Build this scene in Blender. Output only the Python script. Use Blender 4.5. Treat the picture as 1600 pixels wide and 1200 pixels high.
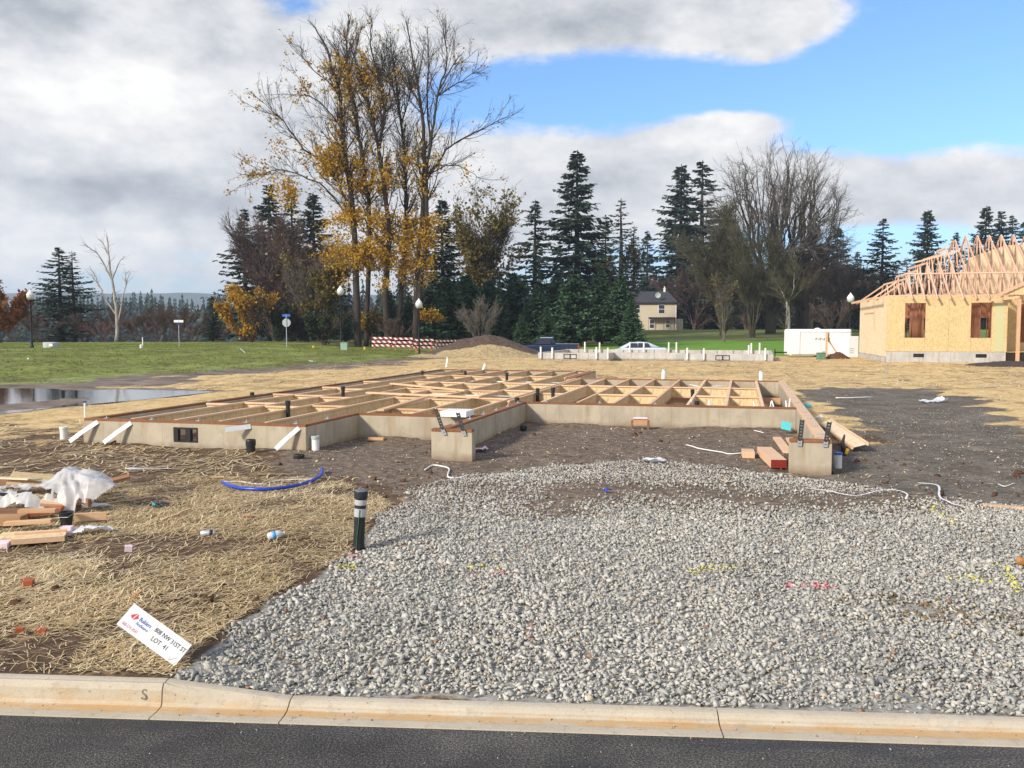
import bpy, bmesh, math, random
import numpy as np
from mathutils import Vector, Matrix, Euler

for _o in list(bpy.data.objects):
    bpy.data.objects.remove(_o)
scene = bpy.context.scene
COL = scene.collection
R = math.radians
rng = np.random.default_rng(7)
random.seed(7)

# ------------------------------------------------------------------ camera
FPX, CX, CY, YH, CAMH = 1400.0, 800.0, 600.0, 512.0, 2.45
PITCH = math.atan((CY - YH) / FPX)
cam_d = bpy.data.cameras.new('camera')
cam = bpy.data.objects.new('camera', cam_d)
COL.objects.link(cam)
cam.location = (0, 0, CAMH)
cam.rotation_euler = (math.pi / 2 - PITCH, 0, 0)
cam_d.sensor_width = 36.0
cam_d.lens = 36.0 * FPX / 1600.0
cam_d.clip_start = 0.1
cam_d.clip_end = 20000
scene.camera = cam
scene.render.resolution_x, scene.render.resolution_y = 1024, 768


def ray(px, py):
    a = (px - CX) / FPX
    b = -(py - CY) / FPX
    return np.array([a, math.cos(PITCH) + b * math.sin(PITCH), -math.sin(PITCH) + b * math.cos(PITCH)])


def on_z(px, py, z):
    r = ray(px, py)
    t = (z - CAMH) / r[2]
    return np.array([0, 0, CAMH]) + r * t


def at_y(px, py, Y):
    r = ray(px, py)
    return np.array([0, 0, CAMH]) + r * (Y / r[1])


# ------------------------------------------------------------------ node helper
class NT:
    def __init__(self, tree):
        self.t = tree
        self.n = tree.nodes
        self.l = tree.links

    def put(self, sock, v):
        if v is None:
            return
        if isinstance(v, bpy.types.NodeSocket):
            self.l.new(v, sock)
        elif isinstance(v, (tuple, list)):
            if len(v) == 3 and len(sock.default_value) == 4:
                v = (*v, 1.0)
            sock.default_value = v
        else:
            sock.default_value = v

    def math(self, op, a, b=None, c=None, clamp=False):
        n = self.n.new('ShaderNodeMath')
        n.operation = op
        n.use_clamp = clamp
        for i, v in enumerate((a, b, c)):
            if v is not None:
                self.put(n.inputs[i], v)
        return n.outputs[0]

    def mix(self, f, a, b, blend='MIX'):
        n = self.n.new('ShaderNodeMix')
        n.data_type = 'RGBA'
        n.blend_type = blend
        self.put(n.inputs[0], f)
        self.put(n.inputs[6], a)
        self.put(n.inputs[7], b)
        return n.outputs[2]

    def noise(self, vec, scale=1.0, detail=4.0, rough=0.55, dist=0.0, color=False):
        n = self.n.new('ShaderNodeTexNoise')
        if vec is not None:
            self.l.new(vec, n.inputs['Vector'])
        n.inputs['Scale'].default_value = scale
        n.inputs['Detail'].default_value = detail
        n.inputs['Roughness'].default_value = rough
        n.inputs['Distortion'].default_value = dist
        return n.outputs['Color' if color else 'Fac']

    def voronoi(self, vec, scale=1.0, feature='F1', out='Distance'):
        n = self.n.new('ShaderNodeTexVoronoi')
        n.feature = feature
        if vec is not None:
            self.l.new(vec, n.inputs['Vector'])
        n.inputs['Scale'].default_value = scale
        return n.outputs[out]

    def mapping(self, vec, scale=(1, 1, 1), rot=(0, 0, 0), loc=(0, 0, 0)):
        n = self.n.new('ShaderNodeMapping')
        self.l.new(vec, n.inputs['Vector'])
        n.inputs['Scale'].default_value = scale
        n.inputs['Rotation'].default_value = rot
        n.inputs['Location'].default_value = loc
        return n.outputs[0]

    def ramp(self, f, stops):
        n = self.n.new('ShaderNodeValToRGB')
        self.put(n.inputs[0], f)
        e = n.color_ramp.elements
        while len(e) > 1:
            e.remove(e[-1])
        e[0].position = stops[0][0]
        e[0].color = (*stops[0][1], 1)
        for p, c in stops[1:]:
            q = e.new(p)
            q.color = (*c, 1)
        return n.outputs[0]

    def step(self, f, lo, hi, a=0.0, b=1.0):
        n = self.n.new('ShaderNodeMapRange')
        n.interpolation_type = 'SMOOTHSTEP'
        self.put(n.inputs[0], f)
        n.inputs[1].default_value = lo
        n.inputs[2].default_value = hi
        n.inputs[3].default_value = a
        n.inputs[4].default_value = b
        return n.outputs[0]

    def attr(self, name):
        n = self.n.new('ShaderNodeAttribute')
        n.attribute_name = name
        return n.outputs['Fac']

    def coord(self, which='Object'):
        return self.n.new('ShaderNodeTexCoord').outputs[which]

    def bump(self, h, strength=0.3, dist=0.02):
        n = self.n.new('ShaderNodeBump')
        n.inputs['Strength'].default_value = strength
        n.inputs['Distance'].default_value = dist
        self.l.new(h, n.inputs['Height'])
        return n.outputs[0]


# ------------------------------------------------------------------ world: sky with broken cloud
SUN_AZ, SUN_EL = R(-128), R(29)          # azimuth clockwise from +Y; sun stands left and a little behind the camera
sun_dir = Vector((math.sin(SUN_AZ) * math.cos(SUN_EL), math.cos(SUN_AZ) * math.cos(SUN_EL), math.sin(SUN_EL)))
world = bpy.data.worlds.new('World')
scene.world = world
world.use_nodes = True
W = NT(world.node_tree)
W.n.clear()
wout = W.n.new('ShaderNodeOutputWorld')
sky = W.n.new('ShaderNodeTexSky')
sky.sky_type = 'NISHITA'
sky.sun_disc = False
sky.sun_elevation = SUN_EL
sky.sun_rotation = SUN_AZ
sky.altitude = 60
sky.air_density = 1.0
sky.dust_density = 0.6
sky.ozone_density = 3.0
wdir = W.coord('Generated')
sep = W.n.new('ShaderNodeSeparateXYZ')
W.l.new(wdir, sep.inputs[0])
az = W.math('DEGREES', W.math('ARCTAN2', sep.outputs[0], sep.outputs[1]))
el = W.math('DEGREES', W.math('ARCSINE', sep.outputs[2]))
zc = W.math('ADD', W.math('MAXIMUM', sep.outputs[2], 0.0), 0.16)
comb = W.n.new('ShaderNodeCombineXYZ')
W.put(comb.inputs[0], W.math('DIVIDE', sep.outputs[0], zc))
W.put(comb.inputs[1], W.math('DIVIDE', sep.outputs[1], zc))
W.put(comb.inputs[2], W.math('MULTIPLY', sep.outputs[2], 3.0))
cvec = comb.outputs[0]
n_big = W.noise(W.mapping(cvec, loc=(3.1, 1.7, 0)), 0.55, 2, 0.5)
n_mid = W.noise(W.mapping(wdir, scale=(1, 1, 2.1)), 7.0, 7, 0.60, 0.0)
n_fin = W.noise(W.mapping(wdir, scale=(1, 1, 1.8)), 24.0, 4, 0.62, 0.0)


azel = W.n.new('ShaderNodeCombineXYZ')
W.put(azel.inputs[0], az)
W.put(azel.inputs[1], el)
azel = azel.outputs[0]


def blob(px, py, rx, ry, amp):
    """soft cloud mass seen in the direction of a photograph pixel; radii in pixels (of arc)"""
    d = ray(px, py)
    a0 = math.degrees(math.atan2(d[0], d[1]))
    e0 = math.degrees(math.asin(d[2] / np.linalg.norm(d)))
    k = math.degrees(1 / FPX) * 1.9
    n = W.n.new('ShaderNodeTexGradient')
    n.gradient_type = 'QUADRATIC_SPHERE'
    n.texture_mapping.vector_type = 'POINT'
    n.texture_mapping.scale = (1 / (rx * k), 1 / (ry * k), 1)
    n.texture_mapping.translation = (-a0 / (rx * k), -e0 / (ry * k), 0)
    W.l.new(azel, n.inputs[0])
    return (n.outputs['Fac'], amp)


def total(lst):
    s = 0.0
    for q, a in lst:
        s = W.math('MULTIPLY_ADD', q, a, s)
    return s


cov = total([
    blob(60, 170, 620, 330, 0.95), blob(560, 60, 190, 130, 0.35), blob(600, 330, 330, 130, 0.5),
    blob(930, 25, 290, 62, 0.85), blob(1220, 35, 150, 62, 0.75), blob(1200, 95, 70, 30, 0.3),
    blob(960, 275, 300, 80, 0.62), blob(1150, 195, 150, 30, 0.5), blob(1245, 290, 300, 80, 0.6),
    blob(1560, 285, 260, 62, 0.75), blob(1240, 150, 90, 10, 0.3), blob(1375, 178, 40, 12, 0.35),
    blob(120, 420, 400, 45, 0.15), blob(1390, 395, 150, 32, -0.3), blob(900, 150, 190, 52, -0.62),
    blob(1480, 110, 240, 110, -0.75), blob(1150, 140, 200, 26, -0.35), blob(470, 8, 60, 26, -0.4), blob(150, 440, 260, 34, -0.28), blob(330, 400, 90, 22, -0.2), blob(700, 170, 70, 70, -0.25), blob(1330, 215, 160, 22, -0.2),
])
field = W.math('ADD', W.math('ADD', cov, W.math('MULTIPLY', W.math('SUBTRACT', n_big, 0.5), 0.5)),
               W.math('ADD', W.math('MULTIPLY', W.math('SUBTRACT', n_mid, 0.5), 0.75),
                      W.math('MULTIPLY', W.math('SUBTRACT', n_fin, 0.5), 0.38)))
# outside the frame unseen broken cloud goes on, thickened to cut blue skylight
ahead = W.step(sep.outputs[1], 0.55, 0.83)
aside = W.math('SUBTRACT', 1.0, ahead)
high = W.step(el, 20, 34)
away = W.math('MAXIMUM', aside, high)
field = W.math('ADD', field, W.math('MULTIPLY', away, W.math('ADD', 0.30, W.math('MULTIPLY', W.math('SUBTRACT', n_big, 0.45), 1.6))))
cmask = W.step(field, 0.10, 0.42)
shade_dark = total([blob(60, 15, 260, 55, 0.5), blob(420, 60, 180, 60, 0.16), blob(400, 180, 120, 60, 0.2), blob(130, 285, 300, 40, 0.36), blob(320, 315, 180, 30, 0.2), blob(120, 395, 300, 40, -0.22),
                    blob(900, 40, 210, 48, 0.50), blob(730, 35, 80, 50, 0.25), blob(1000, 290, 240, 40, 0.14),
                    blob(1450, 320, 260, 35, 0.20), blob(1240, 55, 100, 22, 0.18), blob(30, 130, 130, 50, -0.25), blob(200, 150, 260, 60, -0.22)])
lum = W.math('ADD', W.math('SUBTRACT', 0.76, shade_dark),
             W.math('ADD', W.math('MULTIPLY', W.math('SUBTRACT', n_mid, 0.5), 1.15), W.math('MULTIPLY', W.math('SUBTRACT', n_fin, 0.5), 0.55)), clamp=True)
ccol = W.ramp(lum, [(0.0, (0.26, 0.29, 0.34)), (0.35, (0.43, 0.455, 0.50)), (0.7, (0.73, 0.74, 0.76)), (1.0, (0.98, 0.965, 0.94))])
bg_s = W.n.new('ShaderNodeBackground')
skyc = W.mix(0.55, sky.outputs[0], (0.30, 0.62, 1.0), 'MULTIPLY')
W.l.new(skyc, bg_s.inputs[0])
bg_s.inputs[1].default_value = 0.15
bg_c = W.n.new('ShaderNodeBackground')
W.l.new(ccol, bg_c.inputs[0])
bg_c.inputs[1].default_value = 0.70
mixs = W.n.new('ShaderNodeMixShader')
lowveil = W.step(el, 0.5, 7.0, 0.45, 0.0)
W.l.new(W.math('MAXIMUM', cmask, lowveil), mixs.inputs[0])
W.l.new(bg_s.outputs[0], mixs.inputs[1])
W.l.new(bg_c.outputs[0], mixs.inputs[2])
W.l.new(mixs.outputs[0], wout.inputs[0])

# ------------------------------------------------------------------ sun
sd = bpy.data.lights.new('sun', 'SUN')
sd.energy = 3.4
sd.angle = R(7.0)
sd.color = (1.0, 0.90, 0.76)
so = bpy.data.objects.new('sun', sd)
COL.objects.link(so)
so.rotation_euler = sun_dir.to_track_quat('Z', 'Y').to_euler()
so.location = (0, 0, 60)

vs = scene.view_settings
vs.view_transform = 'Standard'
vs.look = 'None'
vs.exposure = 0.66
vs.gamma = 1.0
vs.use_curve_mapping = False


# ------------------------------------------------------------------ materials
def principled(name):
    m = bpy.data.materials.new(name)
    m.use_nodes = True
    t = NT(m.node_tree)
    p = m.node_tree.nodes['Principled BSDF']
    return m, t, p


def M(name, c1, c2=None, rough=0.8, scale=4.0, bump=0.0, bscale=None, stretch=(1, 1, 1), metal=0.0, detail=5, lo=0.3, hi=0.7, spec=0.3, dist=0.01):
    m, t, p = principled(name)
    p.inputs['Roughness'].default_value = rough
    p.inputs['Metallic'].default_value = metal
    p.inputs['Specular IOR Level'].default_value = spec
    if c2 is None:
        c2 = tuple(min(1, c * 0.8) for c in c1)
    v = t.mapping(t.coord(), scale=stretch)
    f = t.noise(v, scale, detail, 0.6)
    col = t.ramp(f, [(lo, c1), (hi, c2)])
    t.l.new(col, p.inputs['Base Color'])
    if bump:
        h = t.noise(v, bscale or scale * 4, 6, 0.65)
        t.l.new(t.bump(h, bump, dist), p.inputs['Normal'])
    return m


def Mtint(name, stops, rough=0.85, spec=0.2, nscale=0, namp=0.0, transl=0.0, bump=0.0):
    m, t, p = principled(name)
    p.inputs['Roughness'].default_value = rough
    p.inputs['Specular IOR Level'].default_value = spec
    f = t.attr('tint')
    if namp:
        f = t.math('ADD', f, t.math('MULTIPLY', t.math('SUBTRACT', t.noise(t.coord(), nscale, 4), 0.5), namp), clamp=True)
    col = t.ramp(f, stops)
    t.l.new(col, p.inputs['Base Color'])
    if bump:
        t.l.new(t.bump(t.noise(t.coord(), nscale * 4, 4), bump, 0.004), p.inputs['Normal'])
    if transl:
        tr = t.n.new('ShaderNodeBsdfTranslucent')
        t.l.new(col, tr.inputs[0])
        mx = t.n.new('ShaderNodeMixShader')
        mx.inputs[0].default_value = transl
        out = [n for n in t.n if n.type == 'OUTPUT_MATERIAL'][0]
        t.l.new(p.outputs[0], mx.inputs[1])
        t.l.new(tr.outputs[0], mx.inputs[2])
        t.l.new(mx.outputs[0], out.inputs[0])
    return m


def Mconcrete(name, c, stain=(0.30, 0.21, 0.12)):
    m, t, p = principled(name)
    p.inputs['Roughness'].default_value = 0.9
    p.inputs['Specular IOR Level'].default_value = 0.25
    v = t.coord()
    a = t.noise(v, 1.3, 6, 0.6)
    b = t.noise(t.mapping(v, scale=(3, 3, 0.35)), 2.2, 5, 0.6)
    cc = t.ramp(a, [(0.3, tuple(x * 0.78 for x in c)), (0.55, c), (0.75, tuple(min(1, x * 1.15) for x in c))])
    cc = t.mix(t.step(b, 0.48, 0.74, 0, 0.6), cc, stain)
    blot = t.step(t.noise(v, 4.5, 5, 0.65), 0.50, 0.72, 0.0, 0.38)
    cc = t.mix(blot, cc, tuple(x * 0.55 for x in c))
    sxyz = t.n.new('ShaderNodeSeparateXYZ')
    t.l.new(v, sxyz.inputs[0])
    nrm = t.n.new('ShaderNodeSeparateXYZ')
    t.l.new(t.n.new('ShaderNodeNewGeometry').outputs['Normal'], nrm.inputs[0])
    wy_ = t.math('GREATER_THAN', t.math('ABSOLUTE', nrm.outputs[1]), 0.7)
    along = t.math('ADD', t.math('MULTIPLY', sxyz.outputs[0], wy_), t.math('MULTIPLY', sxyz.outputs[1], t.math('SUBTRACT', 1.0, wy_)))
    fr_ = t.math('ABSOLUTE', t.math('SUBTRACT', t.math('FRACT', t.math('DIVIDE', along, 0.61)), 0.5))
    seam = t.step(fr_, 0.0, 0.014, 0.55, 0.0)
    seamn = t.math('MULTIPLY', seam, t.step(t.noise(v, 2.0, 3), 0.38, 0.6))
    cc = t.mix(seamn, cc, tuple(x * 0.45 for x in c))
    splash = t.math('MULTIPLY', t.step(t.math('ADD', sxyz.outputs[2], t.math('MULTIPLY', t.noise(v, 3.5, 5, 0.7), 0.22)), 0.36, 0.56, 0.8, 0.0), 1.0)
    cc = t.mix(splash, cc, (0.17, 0.115, 0.07))
    pores = t.step(t.voronoi(v, 34), 0.03, 0.10, 0.55, 1.0)
    cc = t.mix(1.0, cc, pores, 'MULTIPLY')
    t.l.new(cc, p.inputs['Base Color'])
    t.l.new(t.bump(t.math('ADD', t.noise(v, 40, 5), t.math('MULTIPLY', pores, 0.6)), 0.25, 0.006), p.inputs['Normal'])
    return m


def Mwood(name, c1, c2, grain=(14, 14, 0.9), rough=0.75):
    m, t, p = principled(name)
    p.inputs['Roughness'].default_value = rough
    p.inputs['Specular IOR Level'].default_value = 0.2
    v = t.coord()
    oi = t.n.new('ShaderNodeObjectInfo').outputs['Random']
    g = t.noise(t.mapping(v, scale=grain), 3.0, 6, 0.65, 0.4)
    b = t.noise(v, 1.1, 3)
    f = t.math('ADD', t.math('MULTIPLY', g, 0.6), t.math('ADD', t.math('MULTIPLY', b, 0.4), t.math('MULTIPLY', t.math('SUBTRACT', oi, 0.5), 0.35)))
    t.l.new(t.ramp(f, [(0.25, c1), (0.75, c2)]), p.inputs['Base Color'])
    t.l.new(t.bump(g, 0.15, 0.004), p.inputs['Normal'])
    return m


def Mosb(name, base):
    m, t, p = principled(name)
    p.inputs['Roughness'].default_value = 0.8
    p.inputs['Specular IOR Level'].default_value = 0.2
    v = t.coord()
    w = t.mapping(v, scale=(1, 1, 0.45))
    vc = t.n.new('ShaderNodeTexVoronoi')
    t.l.new(w, vc.inputs['Vector'])
    vc.inputs['Scale'].default_value = 22
    s = t.n.new('ShaderNodeSeparateColor')
    t.l.new(vc.outputs['Color'], s.inputs[0])
    big = t.noise(v, 0.8, 3)
    f = t.math('ADD', t.math('MULTIPLY', s.outputs[0], 0.65), t.math('MULTIPLY', big, 0.35))
    d = tuple(x * 0.78 for x in base)
    l = tuple(min(1, x * 1.15) for x in base)
    t.l.new(t.ramp(f, [(0.12, d), (0.4, base), (0.85, l)]), p.inputs['Base Color'])
    return m


def Mplastic(name, c, rough=0.4, transl=0.0, alpha=0.0):
    m, t, p = principled(name)
    p.inputs['Roughness'].default_value = rough
    v = t.coord()
    t.l.new(t.ramp(t.noise(v, 6, 4), [(0.3, tuple(x * 0.88 for x in c)), (0.7, c)]), p.inputs['Base Color'])
    if alpha or transl:
        out = [n for n in t.n if n.type == 'OUTPUT_MATERIAL'][0]
        cur = p.outputs[0]
        if transl:
            tr = t.n.new('ShaderNodeBsdfTranslucent')
            tr.inputs[0].default_value = (*c, 1)
            mx = t.n.new('ShaderNodeMixShader')
            mx.inputs[0].default_value = transl
            t.l.new(cur, mx.inputs[1])
            t.l.new(tr.outputs[0], mx.inputs[2])
            cur = mx.outputs[0]
        if alpha:
            tp = t.n.new('ShaderNodeBsdfTransparent')
            mx = t.n.new('ShaderNodeMixShader')
            f = t.math('MULTIPLY', t.step(t.noise(v, 3.0, 5, 0.6), 0.3, 0.7), alpha)
            t.l.new(f, mx.inputs[0])
            t.l.new(cur, mx.inputs[1])
            t.l.new(tp.outputs[0], mx.inputs[2])
            cur = mx.outputs[0]
        t.l.new(cur, out.inputs[0])
    return m


MAT = {}
MAT['concrete'] = Mconcrete('concrete', (0.42, 0.365, 0.275))
MAT['concrete_far'] = Mconcrete('concrete_far', (0.46, 0.45, 0.43))
MAT['plate'] = Mwood('treated_plate', (0.16, 0.065, 0.028), (0.32, 0.15, 0.07))
MAT['flange'] = Mwood('fir_flange', (0.58, 0.36, 0.21), (0.76, 0.55, 0.37), grain=(14, 0.9, 14))
MAT['web'] = Mosb('osb_web', (0.64, 0.49, 0.28))
MAT['lumber'] = Mwood('fir_lumber', (0.52, 0.31, 0.18), (0.72, 0.51, 0.33))
MAT['lumber_x'] = Mwood('fir_lumber_x', (0.48, 0.28, 0.15), (0.70, 0.48, 0.29), grain=(0.9, 14, 14))
MAT['lumber_dark'] = Mwood('weathered_lumber', (0.15, 0.075, 0.04), (0.30, 0.16, 0.09), grain=(0.9, 14, 14))
MAT['lumber_red'] = M('red_end_paint', (0.24, 0.025, 0.018), (0.17, 0.018, 0.012))
MAT['truss'] = Mwood('truss_wood', (0.55, 0.33, 0.22), (0.72, 0.50, 0.36))
MAT['osb'] = Mosb('osb_sheathing', (0.56, 0.42, 0.22))
MAT['osb_pale'] = Mosb('osb_sheathing_pale', (0.68, 0.55, 0.37))
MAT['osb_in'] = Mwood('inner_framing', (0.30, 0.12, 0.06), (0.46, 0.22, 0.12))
MAT['strap_pale'] = M('pale_galvanised_strap', (0.58, 0.60, 0.62), (0.46, 0.48, 0.50), rough=0.5, metal=0.1, scale=9)
MAT['galv'] = M('galvanised_steel', (0.52, 0.55, 0.58), (0.40, 0.43, 0.46), rough=0.45, metal=0.5, scale=12)
MAT['strap_dark'] = M('dark_strap_steel', (0.06, 0.065, 0.07), (0.10, 0.105, 0.11), rough=0.5, metal=0.6, scale=20)
MAT['abs'] = M('black_abs', (0.015, 0.016, 0.018), (0.03, 0.03, 0.032), rough=0.45, scale=10)
MAT['black'] = M('black_paint', (0.012, 0.012, 0.013), (0.02, 0.02, 0.022), rough=0.5)
MAT['pvc'] = Mplastic('white_pvc', (0.78, 0.78, 0.75), 0.4)
MAT['white'] = Mplastic('white_paint', (0.80, 0.80, 0.79), 0.5)
MAT['lens'] = Mplastic('frosted_lens', (0.80, 0.80, 0.78), 0.3, transl=0.4)
MAT['sheet'] = Mplastic('plastic_sheet', (0.80, 0.81, 0.82), 0.35, transl=0.45, alpha=0.35)
MAT['blue'] = Mplastic('blue_hose', (0.01, 0.05, 0.42), 0.35)
MAT['bluepaint'] = Mplastic('blue_sign', (0.03, 0.12, 0.55), 0.4)
MAT['teal'] = Mplastic('teal_plastic', (0.10, 0.52, 0.55), 0.4)
MAT['pink'] = M('pink_insulation', (0.70, 0.42, 0.52), (0.82, 0.74, 0.76), scale=9, rough=0.95)
MAT['card'] = M('cardboard', (0.42, 0.25, 0.13), (0.36, 0.2, 0.1), scale=5)
MAT['red'] = Mplastic('red_paint', (0.45, 0.03, 0.03), 0.5)
MAT['orange'] = Mplastic('orange_paint', (0.65, 0.20, 0.03), 0.6)
MAT['brick'] = M('orange_brick', (0.42, 0.12, 0.05), (0.30, 0.08, 0.04), rough=0.95, scale=18)
MAT['clay'] = M('clay_clod', (0.13, 0.06, 0.032), (0.06, 0.034, 0.022), rough=1, scale=9, bump=0.6, dist=0.03)
MAT['tape'] = Mplastic('grey_tape', (0.42, 0.43, 0.44), 0.3)
MAT['green_wire'] = Mplastic('green_wire', (0.02, 0.16, 0.08), 0.4)
MAT['util_green'] = M('utility_green', (0.10, 0.20, 0.13), (0.13, 0.24, 0.16), rough=0.6)
MAT['util_pale'] = M('utility_pale_green', (0.26, 0.38, 0.28), (0.30, 0.42, 0.32), rough=0.6)
MAT['util_grey'] = M('utility_grey', (0.36, 0.40, 0.38), (0.42, 0.46, 0.44), rough=0.7)
MAT['yellow'] = Mplastic('yellow_plastic', (0.70, 0.42, 0.03), 0.5)
MAT['glassdark'] = M('dark_glass', (0.012, 0.016, 0.024), (0.02, 0.025, 0.035), rough=0.06, spec=0.6)
MAT['carblue'] = M('navy_car_paint', (0.012, 0.022, 0.06), (0.015, 0.028, 0.07), rough=0.22, spec=0.6)
MAT['carsilver'] = M('silver_car_paint', (0.45, 0.52, 0.62), (0.5, 0.57, 0.66), rough=0.25, spec=0.6)
MAT['rubber'] = M('tyre_rubber', (0.012, 0.012, 0.012), (0.02, 0.02, 0.02), rough=0.9)
MAT['siding'] = M('cream_siding', (0.52, 0.44, 0.33), (0.56, 0.48, 0.37), rough=0.8, scale=1)
MAT['roof'] = M('dark_shingle', (0.035, 0.036, 0.045), (0.06, 0.06, 0.07), rough=0.9, scale=3)
MAT['bark'] = M('brown_bark', (0.028, 0.022, 0.017), (0.065, 0.052, 0.040), rough=0.95, scale=3, stretch=(3, 3, 0.6))
MAT['bark_grey'] = M('grey_twig_bark', (0.10, 0.085, 0.07), (0.17, 0.15, 0.125), rough=0.95, scale=2)
MAT['bark_moss'] = M('mossy_bark', (0.05, 0.045, 0.025), (0.11, 0.10, 0.055), rough=0.95, scale=0.7)
MAT['bark_pale'] = M('pale_birch_bark', (0.46, 0.43, 0.38), (0.22, 0.19, 0.16), rough=0.9, scale=1.2)
MAT['bark_brown'] = M('thicket_bark', (0.075, 0.05, 0.04), (0.13, 0.09, 0.075), rough=0.95, scale=1)
MAT['bark_red'] = M('red_twig_bark', (0.13, 0.065, 0.06), (0.17, 0.10, 0.085), rough=0.95, scale=1)
MAT['fir'] = Mtint('fir_needles', [(0.0, (0.012, 0.023, 0.016)), (0.5, (0.028, 0.048, 0.031)), (1.0, (0.06, 0.085, 0.048))], rough=0.8)
MAT['fir_hazed'] = Mtint('hazed_fir_needles', [(0.0, (0.022, 0.042, 0.036)), (0.5, (0.042, 0.072, 0.058)), (1.0, (0.075, 0.11, 0.08))], rough=0.9)  # lighter, bluer copy of the fir needles: distance haze put into the colour
MAT['fir_young'] = Mtint('young_fir_needles', [(0.0, (0.018, 0.042, 0.022)), (0.5, (0.042, 0.088, 0.045)), (1.0, (0.095, 0.16, 0.08))], rough=0.8)
MAT['leaf_yellow'] = Mtint('yellow_leaves', [(0.0, (0.20, 0.105, 0.012)), (0.5, (0.46, 0.255, 0.02)), (1.0, (0.62, 0.41, 0.06))], transl=0.35)
MAT['leaf_olive'] = Mtint('olive_leaves', [(0.0, (0.07, 0.06, 0.015)), (0.5, (0.17, 0.13, 0.025)), (1.0, (0.30, 0.22, 0.05))], transl=0.3)
MAT['leaf_rust'] = Mtint('rust_leaves', [(0.0, (0.10, 0.035, 0.012)), (0.5, (0.24, 0.085, 0.02)), (1.0, (0.36, 0.15, 0.03))], transl=0.3)
MAT['leaf_dark'] = Mtint('dark_leaves', [(0.0, (0.02, 0.03, 0.012)), (0.6, (0.045, 0.06, 0.025)), (1.0, (0.09, 0.10, 0.04))], transl=0.2)
MAT['stone'] = Mtint('crushed_stone', [(0.0, (0.10, 0.105, 0.11)), (0.25, (0.26, 0.255, 0.235)), (0.55, (0.41, 0.395, 0.35)), (0.80, (0.55, 0.525, 0.46)), (0.84, (0.44, 0.37, 0.25)),
                                       (0.88, (0.30, 0.17, 0.10)), (0.90, (0.15, 0.085, 0.05)), (0.91, (0.56, 0.52, 0.12)), (0.95, (0.56, 0.52, 0.12)), (0.96, (0.55, 0.20, 0.21)), (1.0, (0.55, 0.20, 0.21))], rough=0.85)
MAT['straw'] = Mtint('straw_stalks', [(0.0, (0.10, 0.07, 0.04)), (0.3, (0.35, 0.24, 0.115)), (0.7, (0.68, 0.52, 0.275)), (1.0, (0.86, 0.73, 0.48))], rough=0.7, transl=0.15)
MAT['grass'] = Mtint('grass_blades', [(0.0, (0.05, 0.06, 0.018)), (0.5, (0.11, 0.17, 0.025)), (1.0, (0.24, 0.27, 0.06))], rough=0.7, transl=0.3)
MAT['bag'] = Mplastic('white_bag', (0.78, 0.80, 0.84), 0.35, transl=0.3)


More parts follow.
